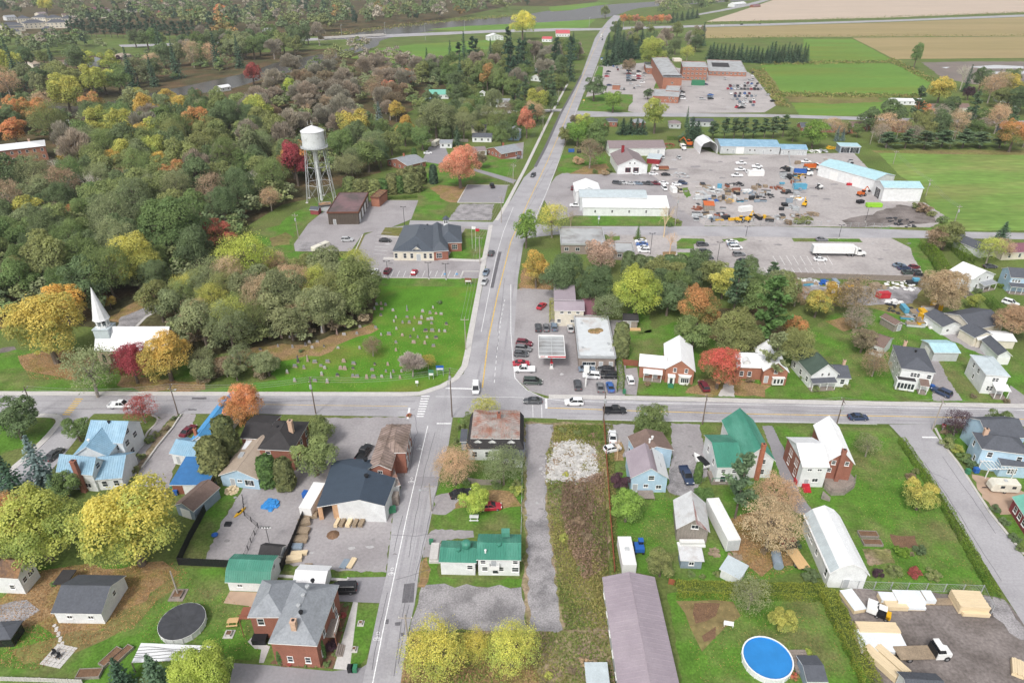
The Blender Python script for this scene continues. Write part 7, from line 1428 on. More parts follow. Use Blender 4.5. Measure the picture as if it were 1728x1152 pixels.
def rubble():
 rng=np.random.default_rng(3);poly=[tuple(P(u,v).xy) for u,v in STONES];xs=[p[0] for p in poly];ys=[p[1] for p in poly];mb=MB();n=0
 while n<2400:
  x,y=rng.uniform(min(xs)-1.5,max(xs)+1.5),rng.uniform(min(ys)-1.5,max(ys)+1.5)
  if not inside(x+rng.normal()*.55,y+rng.normal()*.55,poly) or rng.random()<.6*(np.sin(x*1.1)*np.cos(y*.8+x*.3)>.35):continue
  s=rng.uniform(.06,.22);n+=1;z=rng.uniform(-.03,.1);q=[Vector((x,y,z))+Vector(rng.normal(size=3)*s*.15)+Vector((sx*s,sy*s*.8,sz*s*.55)) for sx in (-1,1) for sy in (-1,1) for sz in (-1,1)]
  mb.faces(q,[(0,1,3,2),(4,6,7,5),(0,4,5,1),(2,3,7,6),(1,5,7,3)])
 mat('rubble_white',(.50,.485,.465),var=.35,scale=.8,fine=.15,fscale=3);o=mb.bd('rubble',M('rubble_white'));tag(o,'heap of white broken concrete on the vacant lot',None,None,'stuff')
rubble()
mat('carpaint',(1,1,1),objcol=True,rough=.35,var=.03,spec=.5)
mat('tyre',(.03,.03,.032),rough=.85,var=.1);mat('rim',(.35,.35,.37),rough=.4,metal=.5,var=.05)
mat('lamp_white',(.75,.75,.72),rough=.2,var=0);mat('lamp_red',(.35,.02,.02),rough=.3,var=0)
def ringbox(mb,rings,m=0,cap=True):
 k=len(mb.v)
 for (x,hw,zl,zh) in rings:
  c=min(.12,(zh-zl)*.3,hw*.3)
  mb.v+=[(x,-hw,zl),(x,-hw,zh-c),(x,-hw+c,zh),(x,hw-c,zh),(x,hw,zh-c),(x,hw,zl)]
 n=6
 for j in range(len(rings)-1):
  for i in range(n):
   a=k+j*n+i;b=k+j*n+(i+1)%n;mb.f.append((a,b,b+n,a+n));mb.m.append(m)
 if cap:mb.f.append(tuple(k+i for i in range(n)));mb.m.append(m);e=k+(len(rings)-1)*n;mb.f.append(tuple(e+i for i in range(n-1,-1,-1)));mb.m.append(m)
CARS={}
def car_proto(kind):
 sp={'sedan':dict(L=4.7,W=.9,body=[(-2.35,.72,.42,.82),(-2.25,.84,.3,.98),(-1.3,.9,.22,1.0),(0,.91,.22,.98),(1.2,.9,.22,.95),(2.1,.84,.26,.82),(2.35,.68,.36,.66)],cab=[(-1.75,.80,.97),(-.95,.62,1.44),(.25,.62,1.44),(1.15,.80,.94)],wb=(-1.38,1.42)),
    'suv':dict(L=4.7,W=.95,body=[(-2.35,.8,.45,.95),(-2.3,.9,.35,1.08),(-1.3,.95,.28,1.1),(0,.95,.28,1.08),(1.2,.94,.28,1.06),(2.15,.88,.32,.95),(2.35,.74,.42,.78)],cab=[(-2.28,.86,1.07),(-1.95,.70,1.70),(.3,.70,1.70),(1.15,.84,1.05)],wb=(-1.4,1.42)),
    'van':dict(L=5.0,W=.97,body=[(-2.5,.82,.45,1.0),(-2.45,.92,.3,1.08),(-1.3,.97,.25,1.08),(0,.97,.25,1.06),(1.4,.95,.25,1.02),(2.3,.88,.3,.88),(2.5,.72,.4,.7)],cab=[(-2.42,.9,1.06),(-2.2,.74,1.76),(.7,.74,1.76),(1.7,.86,1.0)],wb=(-1.5,1.6)),
    'hatch':dict(L=4.1,W=.88,body=[(-2.05,.74,.42,.85),(-1.98,.84,.3,.98),(-1.0,.88,.22,1.0),(.9,.88,.22,.95),(1.8,.82,.26,.84),(2.05,.66,.36,.66)],cab=[(-1.9,.78,.97),(-1.5,.64,1.48),(.15,.64,1.48),(.98,.78,.94)],wb=(-1.2,1.25)),
    'pickup':dict(L=5.7,W=.98,body=[(-.85,.98,.45,1.12),(.6,.98,.45,1.12),(1.5,.97,.45,1.1),(2.6,.92,.45,1.02),(2.85,.8,.5,.86)],cab=[(-.8,.9,1.1),(-.55,.74,1.86),(.75,.74,1.86),(1.45,.88,1.08)],wb=(-1.75,1.85))}[kind]
 b=MB();ringbox(b,sp['body'])
 if kind=='pickup':
  b.box(-2.85,-.85,-.98,.98,.45,.72);b.box(-2.85,-2.75,-.98,.98,.72,1.12);b.box(-2.75,-.85,-.98,-.88,.72,1.12);b.box(-2.75,-.85,.88,.98,.72,1.12)
 c=sp['cab'];g=MB();V=[(x,-w,z) for x,w,z in c]+[(x,w,z) for x,w,z in c]
 g.faces(V,[(0,3,2,1),(4,5,6,7),(0,1,5,4),(2,3,7,6)])
 r=MB();x0,w0,z0=c[1];x1,w1,z1=c[2];e=.03
 r.faces([(x0-e,-w0-e,z0-.05),(x1+e,-w1-e,z1-.05),(x1+e,w1+e,z1-.05),(x0-e,w0+e,z0-.05),(x0+.08,-w0+.1,z0+.05),(x1-.08,-w1+.1,z1+.05),(x1-.08,w1-.1,z1+.05),(x0+.08,w0-.1,z0+.05)],[(4,5,6,7),(0,1,5,4),(1,2,6,5),(2,3,7,6),(3,0,4,7)])
 for s in (-1,1):
  for (p,q) in ((0,1),(3,2)):b.tube((c[p][0],s*c[p][1],c[p][2]),(c[q][0],s*c[q][1],c[q][2]),.05,n=4)
  xm=(c[1][0]+c[2][0])/2;b.tube((xm,s*(c[0][1]+.01),c[0][2]),(xm,s*(c[1][1]+.01),c[1][2]),.05,n=4)
  b.box(c[3][0]-.35,c[3][0]-.2,s*sp['W']-(.0 if s>0 else .14),s*sp['W']+(.14 if s>0 else 0),c[3][2]+.02,c[3][2]+.16)
 wm=MB().tube((0,-.11,0),(0,.11,0),.34,n=12).mesh('wheel',M('tyre'));rm=MB().tube((0,-.125,0),(0,.125,0),.2,n=8).mesh('rim',M('rim'))
 zf=sp['body'][-2][3]-.12;xf=sp['body'][-2][0]+.12;hl=MB().box(-.08,.1,-.18,.18,-.07,.07).mesh('headlight',M('lamp_white'))
 zr=sp['body'][0][3]-.1;xr=-sp['L']/2;tl=MB().box(-.04,.06,-.14,.14,-.09,.09).mesh('taillight',M('lamp_red'))
 return dict(body=b.mesh('body',M('carpaint')),glass=g.mesh('windows',M('glb')),roof=r.mesh('roof',M('carpaint')),wheel=wm,rim=rm,hl=hl,tl=tl,wb=sp['wb'],W=sp['W'],f=(xf,zf),r=(xr,zr))
PAINT={'white':(.78,.79,.8),'silver':(.45,.46,.47),'grey':(.17,.175,.185),'dark grey':(.075,.08,.088),'black':(.022,.023,.026),'red':(.42,.03,.05),'maroon':(.15,.02,.035),'blue':(.04,.12,.36),'dark blue':(.035,.055,.11),'blue-grey':(.16,.21,.27),'dark green':(.05,.07,.06),'tan':(.38,.33,.26),'beige':(.5,.47,.36)}
def car(u,v,kind,col,hdg,label=None,where=None,group='parked cars',name=None):
 if kind not in CARS:CARS[kind]=car_proto(kind)
 q=CARS[kind];p=P(u,v);word={'sedan':'sedan','suv':'SUV','van':'minivan','hatch':'hatchback','pickup':'pickup'}[kind]
 o=empty(name or {'sedan':'car','suv':'car','van':'minivan','hatch':'car','pickup':'pickup_truck'}[kind],(p.x,p.y,.065),label or '','pickup' if kind=='pickup' else 'car',group,R(hdg))
 cc=(*PAINT[col],1)
 for k,n in (('body','body'),('glass','cabin_glass'),('roof','roof')):
  c=link(n,q[k],o);c.color=cc
 if p.y<420:
  for x in q['wb']:
   for s in (-1,1):w=link('wheel',q['wheel'],o,(x,s*(q['W']-.12),.34));link('rim',q['rim'],w)
  for s in (-1,1):link('headlight',q['hl'],o,(q['f'][0],s*(q['W']-.32),q['f'][1]));link('taillight',q['tl'],o,(q['r'][0],s*(q['W']-.3),q['r'][1]))
 if not label:AUTO.append((o,col+' '+word+' '+where))
 return o
for a in [
 (914,519,'sedan','red',62,'red sedan alone on the lot beside the station house'),(908,556,'suv','dark grey',90,'dark grey SUV behind the pump canopy, nearest the street'),(921.5,555.5,'sedan','grey',90,'grey sedan behind the pump canopy, second from the street'),(935,554.5,'suv','blue-grey',90,'blue-grey SUV behind the pump canopy, third from the street'),(962.5,557,'sedan','silver',90,'silver sedan beside the shop wall behind the canopy'),
 (884.8,582,'suv','maroon',-12,'maroon SUV at the top of the row beside the main road'),(883.3,591.5,'suv','grey',-12,'grey SUV in the row beside the main road below the maroon one'),(879.5,600.5,'hatch','dark grey',-4,'dark hatchback in the row beside the main road'),(879.7,616,'sedan','red',4,'red sedan in the row beside the main road above the white pickup'),(885,626.5,'pickup','white',180,'white pickup in the row beside the main road'),(899,647,'van','dark green',-4,'dark green minivan with yellow door mark at the gas station entrance'),
 (898.8,679.5,'sedan','dark grey',180,'dark grey sedan waiting at the intersection'),(968.5,682,'suv','white',180,'white SUV driving on the cross street'),(1037,696,'pickup','black',0,'black pickup with red load driving on the cross street'),(1447,707,'sedan','dark blue',0,'dark blue sedan driving alone on the cross street'),
 (974.6,653,'suv','dark grey',90,'dark grey SUV parked nose in beside the price sign'),(990,625.5,'sedan','blue-grey',2,'blue-grey sedan in front of the shop windows'),(998,637,'suv','white',172,'white SUV behind the price sign'),(1022,626,'sedan','black',176,'black sedan in front of the shop doors'),(1027,637,'suv','black',178,'black SUV with white roof box by the hedge'),(1012.5,656.5,'sedan','grey',88,'grey sedan beside the bright blue car'),(1029.5,656,'sedan','blue',92,'bright blue sedan at the gas station corner'),(1063.4,644,'hatch','white',92,'white hatchback in the drive of the brick cottage'),(1187,655,'suv','maroon',95,'maroon SUV half hidden by the red topped maple'),
 (803,658,'van','white',-88,'white minivan stopped at the intersection'),(820,462,'sedan','blue-grey',-100,'blue-grey car parked on the main road behind another'),(817.5,478,'sedan','silver',-100,'silver blue car parked on the main road shoulder'),(829,430,'suv','dark grey',80,'dark SUV parked on the main road by the town hall path'),(899.5,298,'suv','dark grey',-110,'dark SUV driving on the main road past the upper houses'),
 (1588,665,'suv','dark blue',125,'dark blue SUV in the drive of the charcoal hip roofed house'),(586.5,407,'suv','silver',0,'silver SUV on the municipal lot'),(650,408,'sedan','black',0,'black sedan beside the town hall'),(632,461,'sedan','white',82,'white sedan in front of the town hall'),(654.5,460,'suv','maroon',82,'maroon SUV in front of the town hall'),(699.5,462,'hatch','red',82,'red hatchback in front of the town hall'),(830.5,316,'pickup','black',100,'black pickup alone on the upper parking lot'),
 (722,260,'sedan','white',10,'white sedan beside the motorhome'),(867.5,249,'sedan','silver',70,'silver sedan on the drive of the upper houses'),(875,267,'suv','dark grey',85,'dark SUV at the roadside of the upper houses'),(205,687,'pickup','white',0,'white pickup parked on the street beside the small red tree'),(93,770,'sedan','dark grey',80,'dark car beside the blue-grey spruce'),(318.7,730,'sedan','maroon',75,'maroon car tucked beside the bright blue roof'),(614.5,767,'pickup','black',75,'black pickup between the workshop and the brick shop'),
 (579,997,'van','black',182,'black minivan on the driveway of the brick house with hip roofs'),(827,858,'sedan','red',5,'red car under the small lime yellow tree'),(778,836,'sedan','black',20,'black car beside the small lime yellow tree'),(1158,806,'pickup','dark blue',-86,'dark blue pickup with an open door on the gravel drive'),(1033.5,740,'sedan','white',85,'old white car beside the vacant lot fence'),(1033,760,'hatch','white',20,'junk white car on the leaf covered drive'),
 (1081,409.5,'sedan','white',176,'white sedan nearest the small spruce in the bank row'),(1083,414.5,'sedan','blue',176,'bright blue sedan in the bank row'),(1085,420,'sedan','white',176,'white sedan below the blue one in the bank row'),(1086,425.5,'suv','white',176,'white SUV at the lower end of the bank row'),(1145,436,'hatch','white',88,'white hatchback beside the leaf bed of the parking lot'),
 (1185,415,'suv','dark grey',4,'dark SUV at the top of three in the big lot'),(1189,427,'suv','dark grey',4,'dark SUV in the middle of three in the big lot'),(1193,437,'sedan','dark grey',4,'dark sedan at the bottom of three in the big lot'),(1235,410.5,'sedan','white',4,'white sedan beside the corner island of the big lot'),(1236.5,415.5,'sedan','blue-grey',4,'blue-grey sedan between two white cars in the big lot'),(1241,420.5,'van','white',4,'white minivan in the big lot'),(1246.5,432,'suv','grey',4,'grey SUV below the white minivan'),(1254,442.5,'sedan','black',2,'black sedan alone near the bay lines'),
 (1383.5,440,'sedan','white',-3,'white patrol car below the semi truck'),(1386,406.5,'sedan','grey',0,'grey car behind the semi trailer'),(1517,450,'sedan','blue-grey',5,'blue-grey car at the back of the scrapped car cluster'),(1525,455,'sedan','dark blue',5,'dark blue car in the scrapped car cluster'),(1542,453,'hatch','maroon',12,'maroon car in the scrapped car cluster'),(1532,462.5,'sedan','dark green',3,'dark green car at the front of the scrapped car cluster'),(1552,467,'hatch','black',10,'black car at the fence end of the scrapped cars'),(1545,461,'hatch','dark grey',30,'dark car between the scrapped cars'),(1656,418,'sedan','white',-35,'white car beside the low dark roofed house'),(1704,514,'suv','white',-50,'white SUV on the drive beside the cedar hedge'),(1670,452,'sedan','dark grey',0,'dark car behind the pale blue house') ]:
 car(*a)
for (u,v,k,c,h) in [(1074,295,'sedan','white',4),(1102.6,295.5,'sedan','white',4),(1123,296.5,'sedan','black',2)]:car(u,v,k,c,h,None,'in front of the works garage','works yard vehicles')
for (u,v,k,c,h) in [(1041,311,'suv','dark grey',-25),(1051,310.5,'sedan','silver',-25),(1064,311.7,'sedan','silver',-20),(1076.5,311.5,'sedan','blue-grey',-20),(1092.5,312,'pickup','dark grey',-20),(1104.5,312,'pickup','maroon',-20),(1120,311,'sedan','white',-20),(1141.5,313,'sedan','white',-15),(1152,311,'suv','dark blue',-30)]:car(u,v,k,c,h,None,'in the row behind the warehouse','works yard vehicles')
for (u,v,k,c,h) in [(1121,320,'van','white',-85),(1147,323.5,'van','tan',-85),(966.5,320,'suv','maroon',85),(972,349,'pickup','white',175)]:car(u,v,k,c,h,None,'beside the warehouse','works yard vehicles')
for (u,v,k,c,h) in [(1118,267.5,'hatch','silver',-85),(1145.5,268,'sedan','silver',-85)]:car(u,v,k,c,h,None,'behind the works garage','works yard vehicles')
for (u,v,k,c,h) in [(1250,277.5,'pickup','white',0),(1277,283,'pickup','white',0),(1248.5,288.5,'pickup','white',3),(1279,289,'pickup','white',0),(1243.3,298.5,'pickup','white',178),(1262,293,'van','white',90),(1359,275,'pickup','white',0)]:car(u,v,k,c,h,None,'parked in the middle of the works yard','works yard vehicles')
CR=random.Random(5);MIXC=['white','white','silver','grey','dark grey','black','black','blue-grey','red','dark blue','maroon','silver','blue']
HOSP=[(1025.8,112,85),(1035,113,85),(1041,115,85),(1042.5,119,85),(1048,116,85),(1027,122,10),(1024.5,126,10),(1024,130,10),(1028,145,10),(1070,129.5,0),(1070,137,0),(1065,143,0),(1077,146.5,0),(1086,130,0),(1085,136,0),(1084,140.5,0),(1088,125,0),(1048,151.5,80),(1053,152,80),(1070,150,80)]
for (u,v,h) in HOSP:car(u,v,CR.choice(['sedan','suv','hatch','sedan']),CR.choice(MIXC),h,None,'in the lot between the hospital and the main road','hospital cars')
H2=[(1232+i*6.2,146.5,85) for i in range(8)]+[(1240+i*7,163.5,82) for i in range(6)]+[(1248+i*6,173.5,82) for i in range(5)]+[(1197+i*8.2,126.5+i*.25,85) for i in range(8)]+[(1228+i*5.6,151+i*.1,85) for i in range(11)]+[(1233+i*7.8,159,80) for i in range(5)]+[(1237,168.5,80),(1244,168.5,80),(1258,169,80),(1271,169.5,80),(1243,182,60),(1249,179,10),(1254,179,10),(1251,183.5,10),(1270.5,179,85)]+[(1256.5,142.5,60),(1262,141.5,60),(1268.5,142.5,60),(1278,142.5,60),(1264,137,60),(1270,136,60),(1269,129,85),(1270,124.5,85),(1297,161.5,20),(1304,172,20),(1223,134,90)]
for (u,v,h) in H2:car(u,v,CR.choice(['sedan','suv','hatch','sedan','pickup']),CR.choice(MIXC),h,None,'in the big hospital lot','hospital cars')
for (u,v,h) in [(1061,121+i*4.2,0) for i in range(5)]+[(1078,122+i*4,0) for i in range(4)]+[(1151,157,0),(1151,160.5,0),(1151.5,164.5,0),(1152,168,0),(1185,168.5,0),(1199,161.5,0),(1199,168,0),(1198,165,0),(1176,143,0),(1184,143.5,0),(1190,143.5,0)]:car(u,v,CR.choice(['sedan','suv']),CR.choice(MIXC),h,None,'beside the hospital wings','hospital cars')
for (u,v,k,c,h) in [(1251,42.4,'suv','black',180),(1282,41.5,'sedan','grey',180),(1219,43.5,'sedan','white',180),(1016.5,68,'suv','dark grey',-105),(1663,191,'sedan','white',20),(1714,180.5,'sedan','white',5),(1698,174,'sedan','white',5),(1650,198.5,'sedan','dark grey',0),(1591,200,'sedan','grey',20)]:car(u,v,k,c,h,None,'beyond the works yard' if u>1500 else 'far up the road','distant cars')
mat('load_red',rgb('9c3a3a'),var=.2)
def wheels(o,xs,y,r=.5,w=.28):
 wm=MB().tube((0,-w/2,0),(0,w/2,0),r,n=12).mesh('wheel',M('tyre'));rm=MB().tube((0,-w/2-.01,0),(0,w/2+.01,0),r*.5,n=8).mesh('rim',M('rim'))
 for x in xs:
  for s in (-1,1):k=link('wheel',wm,o,(x,s*y,r));link('rim',rm,k)
def paintbox(name,m,o,*b,col=None):x=MB().box(*b).bd(name,M(m),o);return x
def truck_cab(o,x,m,hood=1.6,w=1.15):
 b=MB();ringbox(b,[(x,w,.6,2.0),(x+1.3,w,.6,2.0),(x+1.4,w*.88,.6,1.75),(x+1.3+hood,w*.75,.65,1.5),(x+1.45+hood,w*.66,.7,1.25)]);b.bd('cab',M(m),o)
 g=MB();V=[(x+.05,-w,2.0),(x+.15,-w*.9,2.75),(x+1.0,-w*.9,2.75),(x+1.35,-w,2.0)];V+=[(a,-b_,c) for a,b_,c in V];g.faces(V,[(0,3,2,1),(4,5,6,7),(0,1,5,4),(2,3,7,6)]);g.bd('cab_windows',M('glb'),o)
 MB().box(x+.1,x+1.05,-w*.92,w*.92,2.74,2.86).bd('cab_roof',M(m),o)
 for s in (-1,1):MB().box(x+1.25+hood,x+1.4+hood,s*w*.55-.15,s*w*.55+.15,1.05,1.25).bd('headlight',M('lamp_white'),o)
p=P(1418,431);o=empty('semi_truck',(p.x,p.y,.05),'long white semi truck parked in the big lot','truck',None,R(-2))
MB().box(-10.8,4.2,-1.28,1.28,1.2,4.1).bd('trailer_box',M('wpl'),o);MB().box(-10.8,4.2,-.5,.5,.95,1.2).bd('trailer_frame',M('bpl'),o)
MB().box(-10.86,-10.8,-1.2,1.2,1.3,4.0).bd('trailer_door',M('wgr'),o)
truck_cab(o,5.6,'wpl',1.9);MB().box(4.7,5.6,-1.1,1.1,.9,3.3).bd('sleeper',M('wpl'),o);MB().box(2.0,5.6,-.5,.5,.7,.95).bd('chassis',M('bpl'),o)
for s in (-1,1):MB().tube((5.4,s*1.25,.9),(5.4,s*1.25,3.7),.08,n=6).bd('exhaust_stack',M('mtl'),o)
wheels(o,(-9.3,-8.0,2.6,3.9,8.0),1.05)
def flatbed(u,v,hdg,label,cabm='wpl',bedm='wood_new',bed=5.2,box=None,name='flatbed_truck',cat='truck',sc=1.0,boxh=1.3):
 p=P(u,v);o=empty(name,(p.x,p.y,.06),label,cat,None,R(hdg));o.scale=(sc,sc,sc)
 truck_cab(o,1.0,cabm,1.3);MB().box(-bed+.8,1.0,-.4,.4,.6,.9).bd('chassis',M('bpl'),o)
 b=MB().box(-bed+.8,.8,-1.2,1.2,.9,1.08).bd('bed',M(bedm),o)
 if box:q=MB();q.box(-bed+.9,.75,-1.15,-1.05,1.08,1.08+boxh).box(-bed+.9,.75,1.05,1.15,1.08,1.08+boxh).box(-bed+.9,-bed+1.0,-1.05,1.05,1.08,1.08+boxh).box(.65,.75,-1.05,1.05,1.08,1.08+boxh+.3).bd('dump_box',M(box),o)
 MB().box(.82,.92,-1.1,1.1,.9,2.3).bd('headboard',M('bpl'),o);wheels(o,(-bed*.55,2.9),.95);return o
flatbed(1560,1107,2,'white flatbed truck with brown wooden bed in the lumber yard',bedm='lold',bed=5.6)
flatbed(1113.5,288,180,'white truck with orange spreader box in front of the works garage',box='trim_red' if False else 'wood_red',boxh=1.0)
mat('opt',rgb('c8642a'),rough=.5,var=.12);mat('lime_paint',rgb('8fc43a'),rough=.5,var=.1);mat('teal_paint',rgb('5a9db8'),rough=.5,var=.12)
flatbed(1356,296,-12,'blue dump truck with white cab in the works yard',box='bplu',boxh=1.5,sc=1.15);flatbed(1372,286,0,'white truck with orange box beside the blue dump truck',box='opt',sc=1.1);flatbed(1420,291,-95,'white cabbed plow truck between the red hoppers',box='rpt');flatbed(1406,289,-70,'yellow and white service truck beside the red hopper',box='ypt');flatbed(1152.6,252,-90,'white truck in front of the excavator',box='wpl')
flatbed(1337,938,100,'old red farm truck with tan wooden bed under the tan maple',cabm='trim_red',bed=4.8,sc=.95)
flatbed(1015,63,-108,'white box truck far up the main road',box='wpl',boxh=2.2)
def boxy(name,u,v,hdg,dims,m,label,cat,extra=None,group=None,lid=None):
 p=P(u,v);L,w,h=dims;o=empty(name,(p.x,p.y,.05),label,cat,group,R(hdg));MB().box(-L/2,L/2,-w/2,w/2,.12,h).bd('body',M(m),o)
 MB().box(-L/2-.05,L/2+.05,-w/2-.05,w/2+.05,h,h+.08).bd('rim',M(lid or m),o)
 for x in (-L*.35,L*.35):MB().box(x-.08,x+.08,-w*.45,w*.45,0,.12).bd('skid',M('bpl'),o)
 return o
boxy('dumpster',1474,349,-2,(6.5,2.4,1.5),'lime_paint','lime green dumpster in the works yard','dumpster',lid='lime_paint');boxy('bin',1451,343,20,(3,2,1.3),'bpl','black bin beside the lime green dumpster','bin')
boxy('hopper',1390,288,-70,(7,2.4,3.0),'rpt','big red hopper nearest the blue dump truck','hopper');boxy('hopper',1429.5,287,-70,(7,2.4,3.0),'rpt','big red hopper beside the teal roofed shed','hopper')
boxy('container',1348.7,319,2,(6,2.4,2.4),'teal_paint','pale blue shipping container in the works yard','container');boxy('box_trailer',1257,357,20,(6,2.2,2.2),'wpl','white box trailer tilted on the works yard','trailer');boxy('box_trailer',1274.5,297,2,(8,2.4,2.6),'wpl','white box trailer among the white pickups','trailer');boxy('plow_blades',1441,313,-3,(7,1.2,1.0),'rpt','red plow blades laid out in the works yard','plow')
boxy('box_trailer',1136,324,-85,(5,2.2,2.2),'wpl','white box trailer beside the warehouse van row','trailer')
boxy('donation_bin',964,257,0,(3.2,1.6,1.6),'bplu','blue bin at the main road by the works garage','bin');boxy('bin',977,258,0,(2.4,1.8,1.6),'bpl','black bin beside the blue bin at the main road','bin')
boxy('box_trailer',530,852,82,(7.5,2.4,2.6),'wpl','white box trailer against the workshop wall','trailer');boxy('bin',516,838,80,(1.2,.9,1.2),'bplu','blue bin beside the white box trailer','bin')
boxy('garbage_bin',592,1132,0,(.8,.8,1.1),'bpl','dark wheeled bin at the lower driveway','bin');boxy('garbage_bin',599,1132,0,(.8,.8,1.1),'gpl','green wheeled bin at the lower driveway','bin');boxy('garbage_bin',662,864,20,(1.4,.9,1.2),'gpl','green bin at the workshop corner','bin');boxy('garbage_bin',728,917,0,(.7,.6,.9),'gpl','small green bin on the apartment drive','bin');boxy('garbage_bin',1053,664,0,(.7,.7,1.1),'gpl','green bin beside the white hatchback drive','bin')
boxy('garbage_bin',1646,797,0,(.9,.9,1.1),'bplu','blue bin beside the corner house pergola','bin');boxy('garbage_bin',1632,799,0,(.8,.8,1.1),'gpl','green bin beside the corner house pergola','bin');boxy('garbage_bin',1572,656,0,(.8,.8,1.1),'bplu','blue bin beside the dark blue SUV','bin');boxy('garbage_bin',222,763,0,(1.1,1.1,1.2),'bplu','blue barrel at the blue roofed house','barrel');boxy('garbage_bin',298,834,0,(.8,.8,1.1),'bplu','blue bin in front of the grey shed','bin');boxy('garbage_bin',291,830,0,(.8,.8,1.1),'gpl','dark green bin in front of the grey shed','bin')
def caravan(u,v,hdg,dims,label,name='caravan',m='beige_shell'):
 p=P(u,v);L,w,h=dims;o=empty(name,(p.x,p.y,.05),label,'caravan',None,R(hdg));b=MB();ringbox(b,[(-L/2,w*.46,.6,h*.8),(-L/2+.3,w/2,.45,h),(L/2-.5,w/2,.45,h),(L/2,w*.46,.6,h*.7)]);b.bd('body',M(m),o)
 for s in (-1,1):
  for x in (-.25,.15):MB().box(L*x-.4,L*x+.4,s*w/2-.02,s*w/2+.02,h*.55,h*.8).bd('window',M('glass'),o)
 MB().box(-.3,.3,-.3,.3,h,h+.2).bd('roof_vent',M('wgr'),o);MB().box(L/2,L/2+1.2,-.06,.06,.5,.6).bd('drawbar',M('bpl'),o);wheels(o,(0,),w/2-.15,.36,.2);return o
bmat('beige_shell','d6d2c4',rough=.5);caravan(1690,827,175,(5.6,2.2,2.5),'cream caravan parked beside the corner house');caravan(736,246,75,(9,2.5,3.0),'beige motorhome beside the grey roofed carport','motorhome');caravan(542,421,58,(8,2.3,2.2),'long cream trailer at the edge of the municipal lot','camper')
def arm_machine(name,u,v,hdg,m,label,sc=1.0,cat='machine',arm=True,tracks=True):
 p=P(u,v);o=empty(name,(p.x,p.y,.05),label,cat,'works yard machines',R(hdg));o.scale=(sc,sc,sc)
 if tracks:
  for s in (-1,1):b=MB();ringbox(b,[(-1.7,.25,.25,.6),(-1.4,.25,.02,.8),(1.4,.25,.02,.8),(1.7,.25,.25,.6)]);b.bd('track',M('tyre'),o,(0,s*.9,0))
 else:wheels(o,(-1.1,1.2),.85,.6,.4)
 MB().box(-1.6,.6,-1.0,1.0,.9,1.9).bd('engine_body',M(m),o);MB().box(-.2,.9,-.9,.1,1.0,2.7).bd('operator_cab',M('glb'),o);MB().box(-.25,.95,-.95,.15,2.7,2.82).bd('cab_roof',M(m),o)
 if arm:MB().tube((.6,.4,1.4),(2.6,.4,3.8),.22,.18,4).bd('boom',M(m),o);MB().tube((2.6,.4,3.8),(4.3,.4,2.0),.18,.13,4).bd('stick',M(m),o);MB().box(4.0,4.7,0,.8,1.2,2.0).bd('bucket',M('bpl'),o)
 return o
arm_machine('excavator',1162,247,150,'opt','orange excavator with raised boom at the back of the works yard',1.3);arm_machine('backhoe',1453,331,20,'opt','orange backhoe in front of the teal roofed shed',1.1,tracks=False);arm_machine('skid_steer',1382,319,200,'wpl','white skid steer loader alone on the works yard',.9,tracks=False,arm=False);arm_machine('road_roller',1247,375,0,'ypt','yellow roller at the works yard fence',1,arm=False,tracks=False);arm_machine('loader',1263,374,40,'ypt','yellow loader beside the roller at the fence',1.05,tracks=False);arm_machine('tractor',1357,348,60,'ypt','yellow machine among the yard clutter',.9,tracks=False);arm_machine('tractor',1077,928,90,'bplu','small blue and black tractor beside the old travel trailer',.85,tracks=False,arm=False);arm_machine('tractor',1345,305,0,'ypt','yellow loader below the blue dump truck',.9,tracks=False)
p=P(1484,1040);o=empty('forklift',(p.x,p.y,.06),'yellow forklift carrying a white bundle in the lumber yard','forklift',None,R(150))
MB().box(-1.3,.5,-.65,.65,.35,1.1).bd('chassis',M('bpl'),o);MB().box(-1.5,-.8,-.65,.65,.5,1.3).bd('counterweight',M('ypt'),o);MB().box(-.7,.55,-.6,.6,2.15,2.25).bd('overhead_guard',M('wpl'),o)
for x in (-.65,.5):
 for y in (-.55,.55):MB().box(x-.04,x+.04,y-.04,y+.04,1.1,2.15).bd('guard_post',M('bpl'),o)
for s in (-.4,.4):MB().box(.7,.8,s-.06,s+.06,.1,2.6).bd('mast',M('mtd'),o);MB().box(.8,1.9,s-.05,s+.05,.9,.96).bd('fork',M('mtd'),o)
wheels(o,(-.9,.45),.6,.33,.22);o2=boxy('lumber_bundle',1468,1034,150,(1.5,2.2,1.1),'wpl','white wrapped bundle on the forklift forks','bundle');o2.location.z=.95
p=P(1182,783);o=empty('boat',(p.x,p.y,.05),'covered white boat on a trailer beside the shared drive','boat',None,R(115));b=MB();k=[(-2.3,.85,.7,1.3),(-1.0,.95,.6,1.35),(.8,.85,.6,1.4),(1.9,.4,.8,1.5),(2.4,.06,1.1,1.55)];ringbox(b,k);b.bd('hull',M('wpl'),o);b=MB();ringbox(b,[(-2.2,.75,1.3,1.5),(0,.7,1.36,1.75),(.9,.6,1.4,1.6)]);b.bd('cover',M('bpl'),o);MB().box(-2.4,3.0,-.05,.05,.4,.5).bd('trailer_frame',M('mtd'),o);wheels(o,(-.4,),.85,.3,.2)
